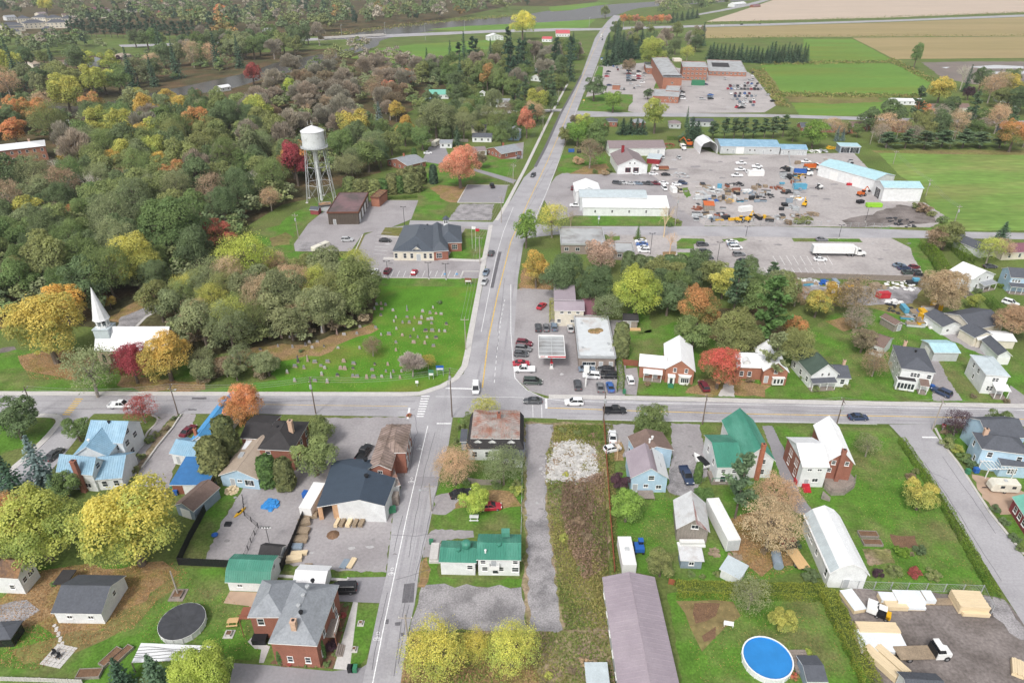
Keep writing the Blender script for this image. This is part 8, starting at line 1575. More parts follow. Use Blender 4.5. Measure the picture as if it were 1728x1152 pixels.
GP=[(800,940),(848,938),(925,948),(1020,945),(1125,955),(1195,930),(843,980),(725,1015),(945,995),(1020,992),(1070,998),(1118,1000),(1162,1008),(1185,1006),(932,1022),(990,1030),(1035,1030),(1108,1035),(1185,1035),(1285,1040),(605,1055),(703,1060),(808,1065),(948,1072),(1065,1080),(1145,1085),(1190,1085),(1237,1088),(1275,1090),(485,1035),(372,1090),(448,1095),(548,1105),(595,1112),(682,1105),(845,1112),(898,1108),(988,1115),(1042,1125),(1092,1128),(1155,1130),(1215,1132),(275,1122),(228,1130),(172,1130),(93,1128),(30,1125),(1175,965),(1215,968),(1250,972),(875,910),(845,905),(815,908)]
GP=[(432+x/4,288+y/4) for x,y in GP]+[(432+x/4,576+y/4) for x,y in [(150,38),(248,45),(335,30),(380,48),(460,40),(555,48),(700,52),(945,12),(945,65),(1065,12),(1140,18),(1198,35),(158,135),(265,175),(285,142),(350,135),(398,145),(485,143),(593,140),(465,185),(572,188),(655,188),(802,160),(890,162),(785,197),(878,208),(928,210),(980,165),(982,208),(212,215),(445,230),(550,235),(655,240),(683,242),(748,250),(793,245),(850,243),(912,248),(972,250),(262,272),(398,270),(482,280),(325,185),(600,190),(362,12),(415,8),(440,170),(660,155),(30,60)]]+[(394,603),(405,605.5),(419,606.5),(414,617)]
mat('gravestone',(1,1,1),objcol=True,rough=.7,var=.15,scale=2)
GM=[]
for w_,h_,d_,k in ((.85,.85,.25,'arch'),(1.0,.65,.3,'flat'),(.6,1.0,.2,'arch'),(.5,2.0,.5,'obelisk')):
 b=MB()
 if k=='arch':b.prism([(-w_/2,.25),(w_/2,.25)],0,0) if False else None;pts=[(-w_/2,.25),(w_/2,.25),(w_/2,.25+h_*.75),(w_*.3,.25+h_*.95),(0,.25+h_),(-w_*.3,.25+h_*.95),(-w_/2,.25+h_*.75)]
 elif k=='flat':pts=[(-w_/2,.25),(w_/2,.25),(w_/2,.25+h_),(-w_/2,.25+h_)]
 if k != 'obelisk':
  n=len(pts);b.faces([(x,-d_/2,z) for x,z in pts]+[(x,d_/2,z) for x,z in pts],[tuple(range(n)),tuple(range(2*n-1,n-1,-1))]+[(i,i+n,(i+1)%n+n,(i+1)%n) for i in range(n)])
 else:b.box(-.3,.3,-.3,.3,.25,.9);b.faces([(-.22,-.22,.9),(.22,-.22,.9),(.22,.22,.9),(-.22,.22,.9),(-.14,-.14,2.3),(.14,-.14,2.3),(.14,.14,2.3),(-.14,.14,2.3),(0,0,2.6)],[(0,1,5,4),(1,2,6,5),(2,3,7,6),(3,0,4,7),(4,5,8),(5,6,8),(6,7,8),(7,4,8)])
 GM.append((b.mesh('headstone',M('gravestone')),MB().box(-w_/2-.15,w_/2+.15,-d_/2-.15,d_/2+.15,0,.25).mesh('plinth',M('stone')),k))
GR=random.Random(21);TALL={3,29,31}
GC={'grey':(.25,.25,.26),'pale grey':(.40,.40,.40),'pink granite':(.42,.31,.28),'dark granite':(.10,.10,.11)}
for i,(u,v) in enumerate(GP):
 k=3 if (i in TALL or GR.random()<.05) else GR.randrange(3);c=GR.choice(['grey','grey','pale grey','pale grey','pink granite','dark granite']);p=P(u,v)
 o=empty('gravestone',(p.x,p.y,.03),'','gravestone','gravestones in the cemetery',R(GR.uniform(-8,8)));s=GR.uniform(.7,1.05);o.scale=(s,s,s);hs=link('headstone',GM[k][0],o);hs.color=(*GC[c],1);link('plinth',GM[k][1],o)
 AUTO.append((o,c+(' obelisk' if k==3 else ' gravestone')))
bmat('pole_wood','6f635a',fine=.2);bmat('ppal','a29a92',fine=.15);mat('wire',(.30,.30,.31),var=0)
POLES={}
def pole(key,u,vb,vt,label,arm=2.2,m='pole_wood',tr_=False,lamp=0,arm_dir=(1,0),cat='utility pole',name='utility_pole',lean=None):
 p=P(u,vb);h=HT(p.y,vt);o=empty(name,(p.x,p.y,0),label,cat,'utility poles')
 MB().tube((0,0,-.05),(0,0,h),.16,.11,8).bd('pole',M(m),o)
 if arm:
  ux=Vector((*arm_dir,0)).normalized()
  c=MB();c.obox((0,0),ux,arm,.12,h-.9,h-.75).bd('crossarm',M(m),o)
  for t in (-.45,0,.45):q=ux*arm*t;MB().tube((q.x,q.y,h-.75),(q.x,q.y,h-.55),.06,.04,6).bd('insulator',M('wpl'),o)
 if tr_:MB().lathe([(.28,h-3.0),(.3,h-2.9),(.3,h-2.0),(.2,h-1.85)],10,(0,-.42)).bd('transformer',M('mtl'),o)
 if lamp:e=MB();e.tube((0,0,h-1.8),(lamp,-.9,h-.9),.05,n=5).bd('lamp_arm',M('mtl'),o);MB().box(lamp-.2,lamp+.2,-1.15,-.75,h-1.0,h-.85).bd('lamp_head',M('mtl'),o)
 POLES[key]=(p,h,arm,Vector((*arm_dir,0)).normalized());return o
N_=(0,1)
pole('s0',60,700,652,'utility pole behind the dark olive tree at the corner lawn',arm_dir=N_);pole('s1',301,700,648,'utility pole with lamp at the planted strip',lamp=1.6,arm_dir=N_);pole('s2',533,698,636,'utility pole with transformer on the street in front of the cemetery',tr_=True,arm_dir=N_);pole('s3',763,703.5,621,'utility pole at the intersection corner of the mansard house',arm_dir=N_,tr_=True);pole('s4',1018,712,660,'utility pole at the top corner of the vacant lot',arm_dir=N_,tr_=True);pole('s5',1185,716,666,'utility pole beside the green roofed house',arm_dir=N_);pole('s6',1410,722,671,'utility pole behind the white roofed house',arm_dir=N_,tr_=True);pole('s7',1573,725,672,'pale utility pole at the corner side street',arm_dir=N_,m='ppal')
pole('s8',1850,736,684,'utility pole outside the street corner',arm_dir=N_)
pole('n1',728,862,815,'pale utility pole with street lamp beside the side street',lamp=-1.8,m='ppal');pole('n2',689.5,1090,1036,'utility pole among the yellow trees at the side street',m='ppal');pole('m1',810,445,398,'utility pole at the town hall corner',m='ppal');pole('m2',786,590,535,'utility pole at the cemetery corner by the main road',m='ppal');pole('m3',846,376,330,'utility pole on the main road by the gravel corner',m='ppal');pole('m4',866,312,276,'utility pole beside the curved drive',m='ppal',lamp=1.2);pole('m5',916,225,195,'utility pole on the sidewalk by the slim salmon tree',m='ppal');pole('m6',942,178,152,'utility pole on the sidewalk farther up the main road',m='ppal')
pole('g1',301,1003,963,'short wooden pole standing in a planter on the front lawn',arm=0,m='ppal');pole('t1',504,403,360,'utility pole with transformer on the municipal lawn',tr_=True,m='ppal');pole('w1',1139,381,330,'utility pole beside the warehouse corner',m='ppal',tr_=True);pole('w2',1274,338,303,'utility pole in the works yard',arm=0,m='ppal');pole('f1',1468,244,221,'utility pole on the field edge path beyond the works yard',m='ppal');pole('f2',1602,251,220,'leaning pale utility pole at the field edge path',m='ppal');pole('f3',1507,277,254,'utility pole behind the teal roofed shed',m='ppal');pole('f4',1562,331,302,'utility pole beside the tall teal roofed shed',m='ppal',tr_=True);pole('f5',1610,377,346,'utility pole in the pasture corner',m='ppal',tr_=True)
pole('r1',1706,932,0,'x') if False else None
def lamp_post(u,vb,vt,label):p=P(u,vb);h=HT(p.y,vt);o=empty('lamp_post',(p.x,p.y,.04),label,'lamp post','lamp posts');MB().tube((0,0,0),(0,0,h),.1,.07,8).bd('post',M('mtd'),o);MB().box(-.9,.9,-.06,.06,h-.1,h).bd('arm',M('mtd'),o);[MB().box(x-.3,x+.3,-.18,.18,h,h+.12).bd('lamp_head',M('bpl'),o) for x in (-.9,.9)];MB().lathe([(.3,0),(.3,.5),(.2,.6)],8).bd('footing',M('concrete'),o)
lamp_post(1097,432,394,'dark lamp post beside the bank row of cars');lamp_post(1210,442,409,'dark lamp post among the parked black cars');lamp_post(683,383,349,'lamp post behind the town hall');lamp_post(655,470,441,'lamp post at the town hall parking, beside the maroon SUV');lamp_post(724,471,443,'lamp post at the town hall parking, right of the red hatchback');lamp_post(753,472,445,'lamp post at the town hall parking by the accessible bays');lamp_post(1460,375,350,'lamp post at the works yard dark gravel');lamp_post(1415,403,380,'lamp post at the truck lot island');lamp_post(1258,402,382,'lamp post at the corner island of the big lot')
for k,(u,v,t) in enumerate([(505,66,46),(577,62,43),(650,57,38),(718,68,40),(784,52,36),(1052,46,32),(1096,44,28),(994,47,30)]):
 p=P(u,v);h=HT(p.y,t);o=empty('highway_lamp',(p.x,p.y,0),'','lamp post','highway lamps');MB().tube((0,0,0),(0,0,h),.2,.12,5).bd('post',M('mtl'),o);MB().tube((0,0,h),(2.5,0,h+.3),.1,.08,5).bd('arm',M('mtl'),o);AUTO.append((o,'pale lamp post along the highway'))
PN=dict(s0='corner lawn',s1='planted strip',s2='cemetery street',s3='intersection',s4='vacant lot corner',s5='green roofed house',s6='white roofed house',s7='corner side street',s8='frame edge',n1='side street lamp',n2='yellow trees',m1='town hall corner',m2='cemetery corner',m3='gravel corner',m4='curved drive',m5='salmon tree',m6='upper sidewalk',f1='field path',f3='teal shed rear',f4='tall teal shed',f5='pasture corner')
def span(a,b):
 pa,ha,wa,da=POLES[a];pb,hb,wb,db=POLES[b]
 for t in (-.45,0,.45):
  A_=pa+da*wa*t+Vector((0,0,ha-.55));B_=pb+db*wb*t+Vector((0,0,hb-.55));mb=MB();n=8;prev=A_
  for i in range(1,n+1):
   f=i/n;q=A_.lerp(B_,f)-Vector((0,0,1.2*4*f*(1-f)));mb.tube(prev,q,.028,n=3,cap=False);prev=q
  o=mb.bd('power_line',M('wire'));tag(o,{-.45:'nearest',0:'middle',.45:'farthest'}[t]+' power line between the '+PN[a]+' and the '+PN[b],'power line','power lines')
for a,b in (('s0','s1'),('s1','s2'),('s2','s3'),('s3','s4'),('s4','s5'),('s5','s6'),('s6','s7'),('s7','s8'),('s3','n1'),('n1','n2'),('m2','m1'),('m1','m3'),('m3','m4'),('m4','m5'),('m5','m6'),('f3','f4'),('f4','f5'),('f1','f3')):span(a,b)
def fence(px,h,m,pl,label,name='fence',postm=None,chain=False,th=.05,group=None):
 pts=[P(u,v) for u,v in px];o=empty(name,pts[0],label,'fence',group);L=pts[0];post=MB().box(-.06,.06,-.06,.06,0,h+.08).mesh('post',M(postm or m));cache={}
 for a,b in zip(pts,pts[1:]):
  d=b-a;n=max(1,round(d.length/pl));s=d.length/n;ang=math.atan2(d.y,d.x);k=round(s,3)
  if k not in cache:
   mb=MB()
   if chain:
    for z in (.05,h):mb.tube((0,0,z),(s,0,z),.025,n=4)
    for i in range(int(s/.5)):mb.tube((i*.5,0,.05),(min(s,i*.5+h),0,.05+min(h,s-i*.5)),.008,n=3,cap=False);mb.tube((i*.5,0,h),(min(s,i*.5+h),0,h-min(h,s-i*.5)),.008,n=3,cap=False)
   else:
    nb=max(2,int(s/.3))
    for i in range(nb):mb.box(s*i/nb+.01,s*(i+1)/nb-.01,-th/2-(.015 if i%2 else 0),th/2,.05,h)
    mb.box(0,s,th/2,th/2+.04,h*.25,h*.25+.09).box(0,s,th/2,th/2+.04,h*.8,h*.8+.09)
   cache[k]=mb.mesh('panel',M(m))
  for i in range(n):
   q=a+d*(i/n)-L;link('panel',cache[k],o,q,ang);link('post',post,o,q,ang)
 link('post',post,o,pts[-1]-L);return o
fence([(368,822),(345,868),(322,910),(302,953),(390,957),(476,962),(496,915),(515,868),(530,830)],1.9,'bpl',2.4,'black screened fence around the yard with the blue tarpaulin')
bmat('fence_red','9a5c44',var=.2,fine=.2);fence([(1019,716),(1025,800),(1030,880),(1037,965)],1.3,'fence_red',2.4,'red-brown wooden fence along the vacant lot');fence([(1026,985),(1031,1060),(1040,1180)],1.3,'bpl',3.0,'dark fence between the vacant lot and the mauve hall',chain=True)
fence([(880,730),(881,800),(880,880),(878,930)],1.2,'mtl',3.0,'thin wire fence beside the old lane',chain=True);fence([(1418,992),(1530,996),(1655,1000),(1672,1035)],1.9,'mtl',3.0,'chain link fence behind the lumber yard',chain=True)
fence([(1322,468),(1420,471),(1520,474),(1615,478)],2.0,'wdk',2.4,'weathered plank fence along the junk yard');fence([(1612,480),(1640,505),(1652,520)],1.6,'wgy',2.4,'grey plank fence below the white gabled house');fence([(1050,616),(1076,618)],1.9,'wood_red',2.2,'brown wood fence beside the brick cottage');fence([(1190,379),(1260,380),(1330,380),(1385,381)],1.9,'mtl',3.0,'chain link fence along the works yard',chain=True);fence([(1422,383),(1500,385)],1.9,'mtl',3.0,'chain link fence at the dark gravel end of the works yard',chain=True)
fence([(0,1148),(70,1150),(140,1153)],1.0,'concrete',2.4,'low pale wall fence at the bottom frame edge');fence([(410,842),(413,870),(436,890),(424,915),(408,955)],1.2,'bpl',2.0,'low black chain fence dividing the yard with the blue tarpaulin',chain=True);fence([(720,240),(790,240)],1.8,'wgy',2.4,'plank fence behind the motorhome');fence([(1330,258),(1335,300),(1340,340),(1352,378)],1.9,'mtl',3.0,'chain link fence through the middle of the works yard',chain=True)
fence([(790,815),(812,818),(845,818)],1.5,'wgy',2.0,'lattice fence between the tan trees of the mansard house');fence([(1020,982),(1036,984)],1.4,'fence_red',2.0,'short red fence at the mauve hall corner');fence([(1128,985),(1138,987)],1.4,'fence_red',2.0,'short red fence between the mauve hall and the hedge')
def pool(u,v,d,h,label,water=True):
 p=P(u,v);o=empty('pool',(p.x,p.y,0),label,'pool');r_=d/2
 MB().lathe([(r_,0),(r_,h)],32).bd('wall',M('wwh'),o);MB().lathe([(r_-.12,h),(r_+.1,h),(r_+.1,h+.06),(r_-.12,h+.06)],32).bd('rim',M('trim'),o)
 for k in range(16):A_=2*math.pi*k/16;MB().box(-.05,.05,-.06,.06,0,h).bd('upright',M('trim'),o,((r_+.03)*math.cos(A_),(r_+.03)*math.sin(A_),0),A_)
 mb=MB()
 if water:
  mat('pool_water',(.03,.22,.55),rough=.08,var=.12,scale=.4,spec=.35);mat('pool_liner',(.10,.38,.72),rough=.6);MB().lathe([(r_-.05,h),(r_-.05,h-.35)],32).bd('liner',M('pool_liner'),o);mb.poly([((r_-.06)*math.cos(2*math.pi*k/32),(r_-.06)*math.sin(2*math.pi*k/32),h-.25) for k in range(32)]).bd('water',M('pool_water'),o)
 else:
  for k in range(32):
   a0,a1=2*math.pi*k/32,2*math.pi*(k+1)/32;zz=.05 if k%2 else-.02
   mb.poly([(0,0,h-.1),((r_+.05)*math.cos(a0),(r_+.05)*math.sin(a0),h+.07+(.04 if k%2 else 0)),((r_+.05)*math.cos(a1),(r_+.05)*math.sin(a1),h+.07+(0 if k%2 else .04))])
  mb.bd('cover',M('pool_cover'),o)
 return o
mat('pool_cover',(.055,.057,.065),rough=.6,var=.25,scale=.8)
pool(310,1056,7.2,1.25,'round pool under a black cover on the front lawn',False);pool(1293,1117,7.6,1.2,'round blue swimming pool on the lawn beside the hedge')
def picnic(u,v,rz,label,m='wood_new'):
 p=P(u,v);o=empty('picnic_table',(p.x,p.y,.02),label,'table',None,R(rz))
 for i in range(4):MB().box(-.9,.9,-.38+i*.19,-.21+i*.19,.72,.76).bd('plank',M(m),o)
 for s in (-1,1):MB().box(-.9,.9,s*.75-.13,s*.75+.13,.42,.46).bd('bench',M(m),o);MB().box(s*.65-.05,s*.65+.05,-.75,.75,.36,.42).bd('crossbeam',M(m),o);[MB().tube((s*.65,y,0),(s*.65,y*.4,.72),.05,n=4).bd('leg',M(m),o) for y in (-.6,.6)]
picnic(394,1052,5,'pale picnic table on the lawn beside the covered pool');picnic(1345,1000,60,'') if False else None;picnic(800,876,0,'white picnic table on the lawn below the lime yellow tree','wwh')
def planter(u,v,s,label,m='kerb',ped=True):p=P(u,v);o=empty('planter',(p.x,p.y,.03),label,'planter');MB().box(-s,s,-s,s,0,.12).bd('base',M(m),o);q=s*.6;mb=MB();[mb.box(*b) for b in ((-q,q,-q,-q+.08,.12,.5),(-q,q,q-.08,q,.12,.5),(-q,-q+.08,-q,q,.12,.5),(q-.08,q,-q,q,.12,.5))];mb.bd('trough',M(m),o);MB().box(-q+.08,q-.08,-q+.08,q-.08,.12,.42).bd('soil',M('mulch'),o)
planter(609,1052,.55,'square stone planter on the street lawn, upper of two');planter(598,1096,.55,'square stone planter on the street lawn, lower of two');planter(387,1070,.8,'square stone fire pit beside the picnic table');planter(301,1004,1.3,'wide wooden planter around the short lawn pole','wdk')
def bed(u,v,L_,w_,rz,label):p=P(u,v);o=empty('raised_bed',(p.x,p.y,.03),label,'garden bed',None,R(rz));[MB().box(*b).bd('side_board',M('wgy'),o) for b in ((-L_/2,L_/2,-w_/2,-w_/2+.1,0,.55),(-L_/2,L_/2,w_/2-.1,w_/2,0,.55),(-L_/2,-L_/2+.1,-w_/2+.1,w_/2-.1,0,.55),(L_/2-.1,L_/2,-w_/2+.1,w_/2-.1,0,.55))];MB().box(-L_/2+.1,L_/2-.1,-w_/2+.1,w_/2-.1,0,.45).bd('soil',M('mulch'),o)
bed(1464,903,3.6,1.5,-3,'wooden raised bed beside the long garage, upper of two');bed(1471,917,3.6,1.5,-3,'wooden raised bed beside the long garage, lower of two');bed(188,1110,1.4,3.4,-25,'long raised bed with dark soil at the front lawn');bed(206,1107,1.3,3.6,-25,'second raised bed beside the striped canopy');bed(152,1138,3.6,1.6,3,'raised vegetable bed at the bottom frame edge')
r=house('gazebo','black screened gazebo at the frame edge','gazebo',(5,1090));wing(r,(-22,1080),(18,1078),3.6,2.2,'hip',.9,wall='glb',rf='rch',trim='trim_dark')
r=house('striped_canopy','white patio roof streaked with black lines beside the covered pool','canopy',(285,1105));L=Vector(r.location);q=[P(*k,2.4)-L for k in ((222,1117),(334,1111),(358,1089),(238,1084))];MB().slab(q,.12).bd('roof',[M('rwh'),M('trim')],r)
for t in (.2,.35,.5,.62,.75):A_=q[0].lerp(q[3],t);B_=q[1].lerp(q[2],t);mb=MB();pr=A_;[mb.tube(A_.lerp(B_,i/8)+Vector((0,.18*math.sin(i+t*9),.03)),A_.lerp(B_,(i+1)/8)+Vector((0,.18*math.sin(i+1+t*9),.03)),.035,n=4,cap=False) for i in range(8)];mb.bd('roof_line',M('bpl'),r)
for k in q:MB().box(-.07,.07,-.07,.07,0,2.3).bd('post',M('wdk'),r,(k.x,k.y,0))
p=P(100,1106);o=empty('patio',(p.x,p.y,.02),'small stone patio with two chairs on the leaf strewn lawn','patio',None,R(-12));rr=random.Random(3)
for i in range(5):
 for j in range(5):MB().box(-1.9+i*.76,-1.2+i*.76,-1.9+j*.76,-1.2+j*.76,0,.05+rr.random()*.03).bd('paver',M('concrete'),o)
for (x,y) in ((-.9,.2),(.2,-.4)):
 c=empty('garden_chair',(p.x+x,p.y+y,.1),'dark garden chair on the stone patio, '+('nearer the garage' if y>0 else 'nearer the fire box'),'chair');MB().box(-.3,.3,-.3,.3,.38,.44).bd('seat',M('bpl'),c);MB().box(-.3,.3,.26,.32,.44,1.0).bd('backrest',M('bpl'),c);[MB().box(a_-.03,a_+.03,b_-.03,b_+.03,0,.38).bd('leg',M('bpl'),c) for a_ in (-.26,.26) for b_ in (-.26,.26)]
for i in range(9):p=P(92+i*1.6+(i%2)*2,1055+i*4.2);o=MB().lathe([(.32,0),(.30,.05),(.02,.06)],7).bd('stepping_stone',M('concrete'),None,(p.x,p.y,.03));tag(o,'','stone','stepping stones');AUTO.append((o,'flat stepping stone'))
def stack(u,v,rz,L_,w_,h_,label,m='lumber',cap=None,tilt=0,z=.04,rows=None):
 p=P(u,v);o=empty('lumber_stack',(p.x,p.y,z),label,'lumber','lumber stacks',R(rz));nl=rows or max(2,min(6,int(h_/.25)))
 for x in (-L_*.35,L_*.35):MB().box(x-.06,x+.06,-w_/2,w_/2,0,.1).bd('bearer',M('lold'),o)
 rr=random.Random(int(u*7+v))
 for k in range(nl):
  z0,z1=.1+(h_-.1)*k/nl,.1+(h_-.1)*(k+1)/nl-.012;nb=max(3,int(w_/.3))
  if k==nl-1 and not cap:
   for i in range(nb):e=rr.uniform(-.08,.08);MB().box(-L_/2+e,L_/2+e,-w_/2+w_*i/nb+.01,-w_/2+w_*(i+1)/nb-.01,z0,z1+rr.uniform(-.02,.02)).bd('board',M(m),o)
  else:e=rr.uniform(-.06,.06);MB().box(-L_/2+e,L_/2+e,-w_/2,w_/2,z0,z1).bd('board_layer',M(m),o)
 if cap:MB().box(-L_/2-.06,L_/2+.06,-w_/2-.06,w_/2+.06,h_-.02,h_+.06).box(-L_/2-.07,L_/2+.07,-w_/2-.07,-w_/2-.03,h_*.4,h_).bd('wrap',M(cap),o)
 return o
stack(1508,1022,-2,3.6,2.2,1.0,'white wrapped lumber pile with tan top boards at the chain link fence','lumber',None);stack(1500,1013,-2,3.6,1.6,1.1,'white wrapped lumber pile left end of the fence row','lumber','lwr');stack(1530,1015,-2,4.6,2.4,1.4,'tall white wrapped lumber pile at the chain link fence','lumber','lwr');stack(1535,1024,-2,4.2,1.6,.8,'low white pile in front of the tall wrapped lumber','lumber','lwr');stack(1563,1013,-2,1.6,2.0,1.3,'small white wrapped cube at the chain link fence','lumber','lwr');stack(1632,1022,-4,4.8,3.6,1.8,'large tan lumber pile at the fence corner','lumber',None);stack(1642,1034,-4,4.4,1.8,.8,'low tan lumber pile in front of the large one','lumber',None)
stack(1478,1066,-2,6.6,2.0,1.3,'tan topped lumber pile beside the clipped hedge','lumber',None);stack(1482,1083,-3,7.2,2.8,1.0,'wide white wrapped lumber pile beside the clipped hedge','lumber','lwr');stack(1485,1097,-3,6.6,1.6,.9,'white wrapped lumber pile below the wide one','lumber','lwr');stack(1485,1122,-62,6.0,1.7,1.2,'long tan lumber bundle, left of two by the hedge','lumber',None);stack(1503,1118,-62,5.4,1.4,1.1,'long tan lumber bundle, right of two by the hedge','lumber',None);stack(1437,1018,100,4.2,2.2,1.0,'rack of white wrapped profiles beside the hedge corner','lumber','lwr');stack(1586,1016,0,4.2,1.4,.25,'flat pallets between the white cube and the tan lumber','lold',None,rows=1)
stack(1715,1130,60,3,1.6,.9,'lumber bits at the frame edge of the lumber yard','lumber',None)
for i,(u,w_,m) in enumerate([(572,.7,'lumber'),(581,.8,'lold'),(592,.9,'lumber'),(603,.8,'lold'),(613,.9,'lold')]):stack(u,880,80,3.4,w_,.8,['pale lumber bundle at the left end in front of the workshop','dark lumber bundle beside the pale one in front of the workshop','tan lumber bundle in the middle in front of the workshop','grey lumber bundle in front of the workshop','dark grey lumber bundle at the right end in front of the workshop'][i],m)
for i,(u,v,rz,L_,w_,h_,m) in enumerate([(522,872,10,3.2,1.5,.8,'lold'),(514,884,20,2.2,1.6,.9,'lold'),(512,898,-5,2.4,1.6,.8,'lold'),(508,912,0,2.6,1.5,.7,'lold'),(502,924,0,1.9,1.3,.6,'wsl'),(505,935,5,3.0,.9,.6,'lumber'),(497,945,12,2.8,1.4,.8,'lumber'),(582,952,75,2.2,1.2,.3,'wsl'),(594,951,75,2.4,1.0,.4,'lumber'),(520,956,0,1.4,1.2,.3,'lold')]):stack(u,v,rz,L_,w_,h_,['topmost','second','third','fourth','blue grey','plank topped','lowest','flat blue grey','short tan','smallest'][i]+' salvaged timber pile '+('along the black fence of the workshop yard' if i<7 else 'on the open workshop yard'),m)
p=P(562,902);o=MB().lathe([(1.3,0),(.9,.25),(.3,.55),(.02,.6)],9).bd('soil_pile',M('mulch'),None,p);tag(o,'small pile of dark soil on the workshop yard','soil pile')
def heap(u,v,r_,h_,m,label,cat,n=60,s=.35,name='heap',kind='stuff'):
 p=P(u,v);rr=random.Random(int(u+v));mb=MB()
 for i in range(n):
  a_,q_=rr.uniform(0,6.28),r_*math.sqrt(rr.random());z_=h_*(1-q_/r_)*rr.random();c=Vector((q_*math.cos(a_),q_*math.sin(a_),z_));k=s*rr.uniform(.5,1.3)
  mb.faces([c+Vector((x*k*rr.uniform(.6,1.2),y*k*rr.uniform(.6,1.2),z*k*.6)) for x in (-1,1) for y in (-1,1) for z in (0,1)],[(0,1,3,2),(4,6,7,5),(0,4,5,1),(2,3,7,6),(1,5,7,3)])
 o=mb.bd(name,M(m),None,(p.x,p.y,.03));tag(o,label,None,None,kind);return o
heap(458,852,1.6,.6,'tarp_blue','crumpled blue tarpaulin heap on the fenced yard','tarp',70,.4,'tarpaulin_heap');heap(392,827,1.4,1.2,'lumber','heap of split firewood against the pale blue annex','firewood',140,.22,'firewood_heap');heap(1205,932,1.0,.8,'lold','brush heap beside the tilted shed','brush',40,.25,'brush_heap');heap(1240,940,1.2,.8,'lold','scrap heap behind the tilted shed','scrap',30,.3,'scrap_heap')
CL=['mtl','lold','mtd','wood_red','wsl','wpl','bplu','ypt','opt']
for i,(u,v,r_,h_,m) in enumerate([(1180,335,3,1.5,'mtl'),(1205,322,4,1.6,'wgr'),(1232,322,3,1.4,'lold'),(1245,312,3,2,'mtd'),(1263,325,4,1.6,'wsl'),(1290,330,4,1.6,'mtd'),(1215,336,4,1.2,'lold'),(1240,338,4,1.2,'mtl'),(1175,352,2.5,1.8,'wood_red'),(1180,366,3,1.4,'mtl'),(1205,370,3,1.6,'wsl'),(1218,365,3,1.2,'wood_red'),(1232,340,2,1.2,'ypt'),(1325,300,3,1.6,'mtl'),(1325,285,2.5,1.4,'mtd'),(1326,325,3,2.2,'mtd'),(1345,335,3,1.6,'wpl'),(1335,350,3,1.2,'mtl'),(1316,368,3,1.0,'mtl'),(1370,362,3,1.2,'lold'),(1345,366,3,1.2,'lold'),(1375,256,3,2,'wpl'),(1388,256,3,2,'mtl'),(1403,250,3,2.4,'ypt'),(1148,296,5,.8,'mtl'),(1130,246,5,1.4,'wood_red'),(1565,535,3,1.2,'wpl'),(1553,530,2.5,1,'bplu'),(1540,538,3,1,'mtl'),(1565,548,3,.9,'wpl'),(1350,476,3,1.0,'wpl'),(1388,477,2,1.2,'bplu'),(1368,477,3,1.0,'mtl'),(1520,482,5,1.0,'wpl'),(1480,483,3,1.0,'lold'),(1375,502,2,1.2,'rpt'),(1510,512,3,.8,'wpl'),(1530,523,6,.8,'mtd'),(1200,338,3,1.2,'bplu'),(1310,318,3,1.6,'wood_red'),(1520,376,6,.8,'mtd'),(1640,505,2,.8,'wgy')]):
 heap(u,v,r_,h_,m,['clutter of stored machine parts','pile of stored gear','heap of salvaged material'][i%3]+(' in the junk yard' if v>470 else ' in the works yard'),'clutter',26,.5,'yard_clutter')
YC=random.Random(17)
for (u0,u1,v0,v1,n) in ((1172,1300,314,342,34),(1172,1232,342,376,16),(1318,1352,276,374,26),(1350,1440,270,292,16),(1232,1320,362,377,8),(1340,1560,477,486,14),(1525,1585,520,552,16)):
 for i in range(n):
  u,v=YC.uniform(u0,u1),YC.uniform(v0,v1);L_,w_,h_=YC.uniform(1.2,4.5),YC.uniform(.8,2.2),YC.uniform(.5,1.9);m_=YC.choice(['mtl','wgr','lold','mtd','wood_red','wsl','wpl','mtl','wgr','bpl','lold','concrete','ypt','teal_paint']);k_=YC.choice(['crate','pallet_load','steel_bin'])
  o=boxy(k_,u,v,YC.choice([0,90])+YC.uniform(-15,15),(L_,w_,h_),m_,'','stored goods',None,'stored goods in the yards',YC.choice([m_,'lold','mtd']));AUTO.append((o,{'mtl':'pale metal','wgr':'grey','lold':'weathered wood','mtd':'dark metal','wood_red':'rust brown','wsl':'slate blue','wpl':'white','teal_paint':'pale blue','opt':'orange','bpl':'black','ypt':'yellow','concrete':'pale concrete'}[m_]+' '+k_.replace('_',' ')+(' in the junk yard' if v>470 else ' in the works yard')))
boxy('utility_trailer',1489,502,5,(4,2,1.8),'rpt','red enclosed trailer in the junk yard','trailer');boxy('shipping_box',1195,353,80,(6.5,4.5,2.6),'wgy','storage box with orange tarp roof at the works yard edge','storage box',lid='opt');boxy('wooden_crate',1200,335,0,(5,2.4,1.2),'wgr','grey crate beside the orange roofed storage box','crate')
r=house('shed','small white shed with black roof in the fenced yard','shed',(455,950));wing(r,(435,937),(472,941),3.2,2.1,'gable',1.1,rf='rbl',wins=())
p=P(455,918);o=empty('floodlight',(p.x,p.y,.03),'floodlight stand on the little white shed','lamp');MB().tube((0,0,0),(0,0,4.2),.06,n=6).bd('mast',M('mtd'),o);MB().box(-.9,.9,-.1,.1,4.2,4.5).bd('lamp_bar',M('mtd'),o);[MB().box(-.75+i*.5,-.45+i*.5,-.16,-.1,4.22,4.48).bd('lamp',M('wpl'),o) for i in range(4)]
mat('kayak_green',rgb('4aa860'),rough=.4)
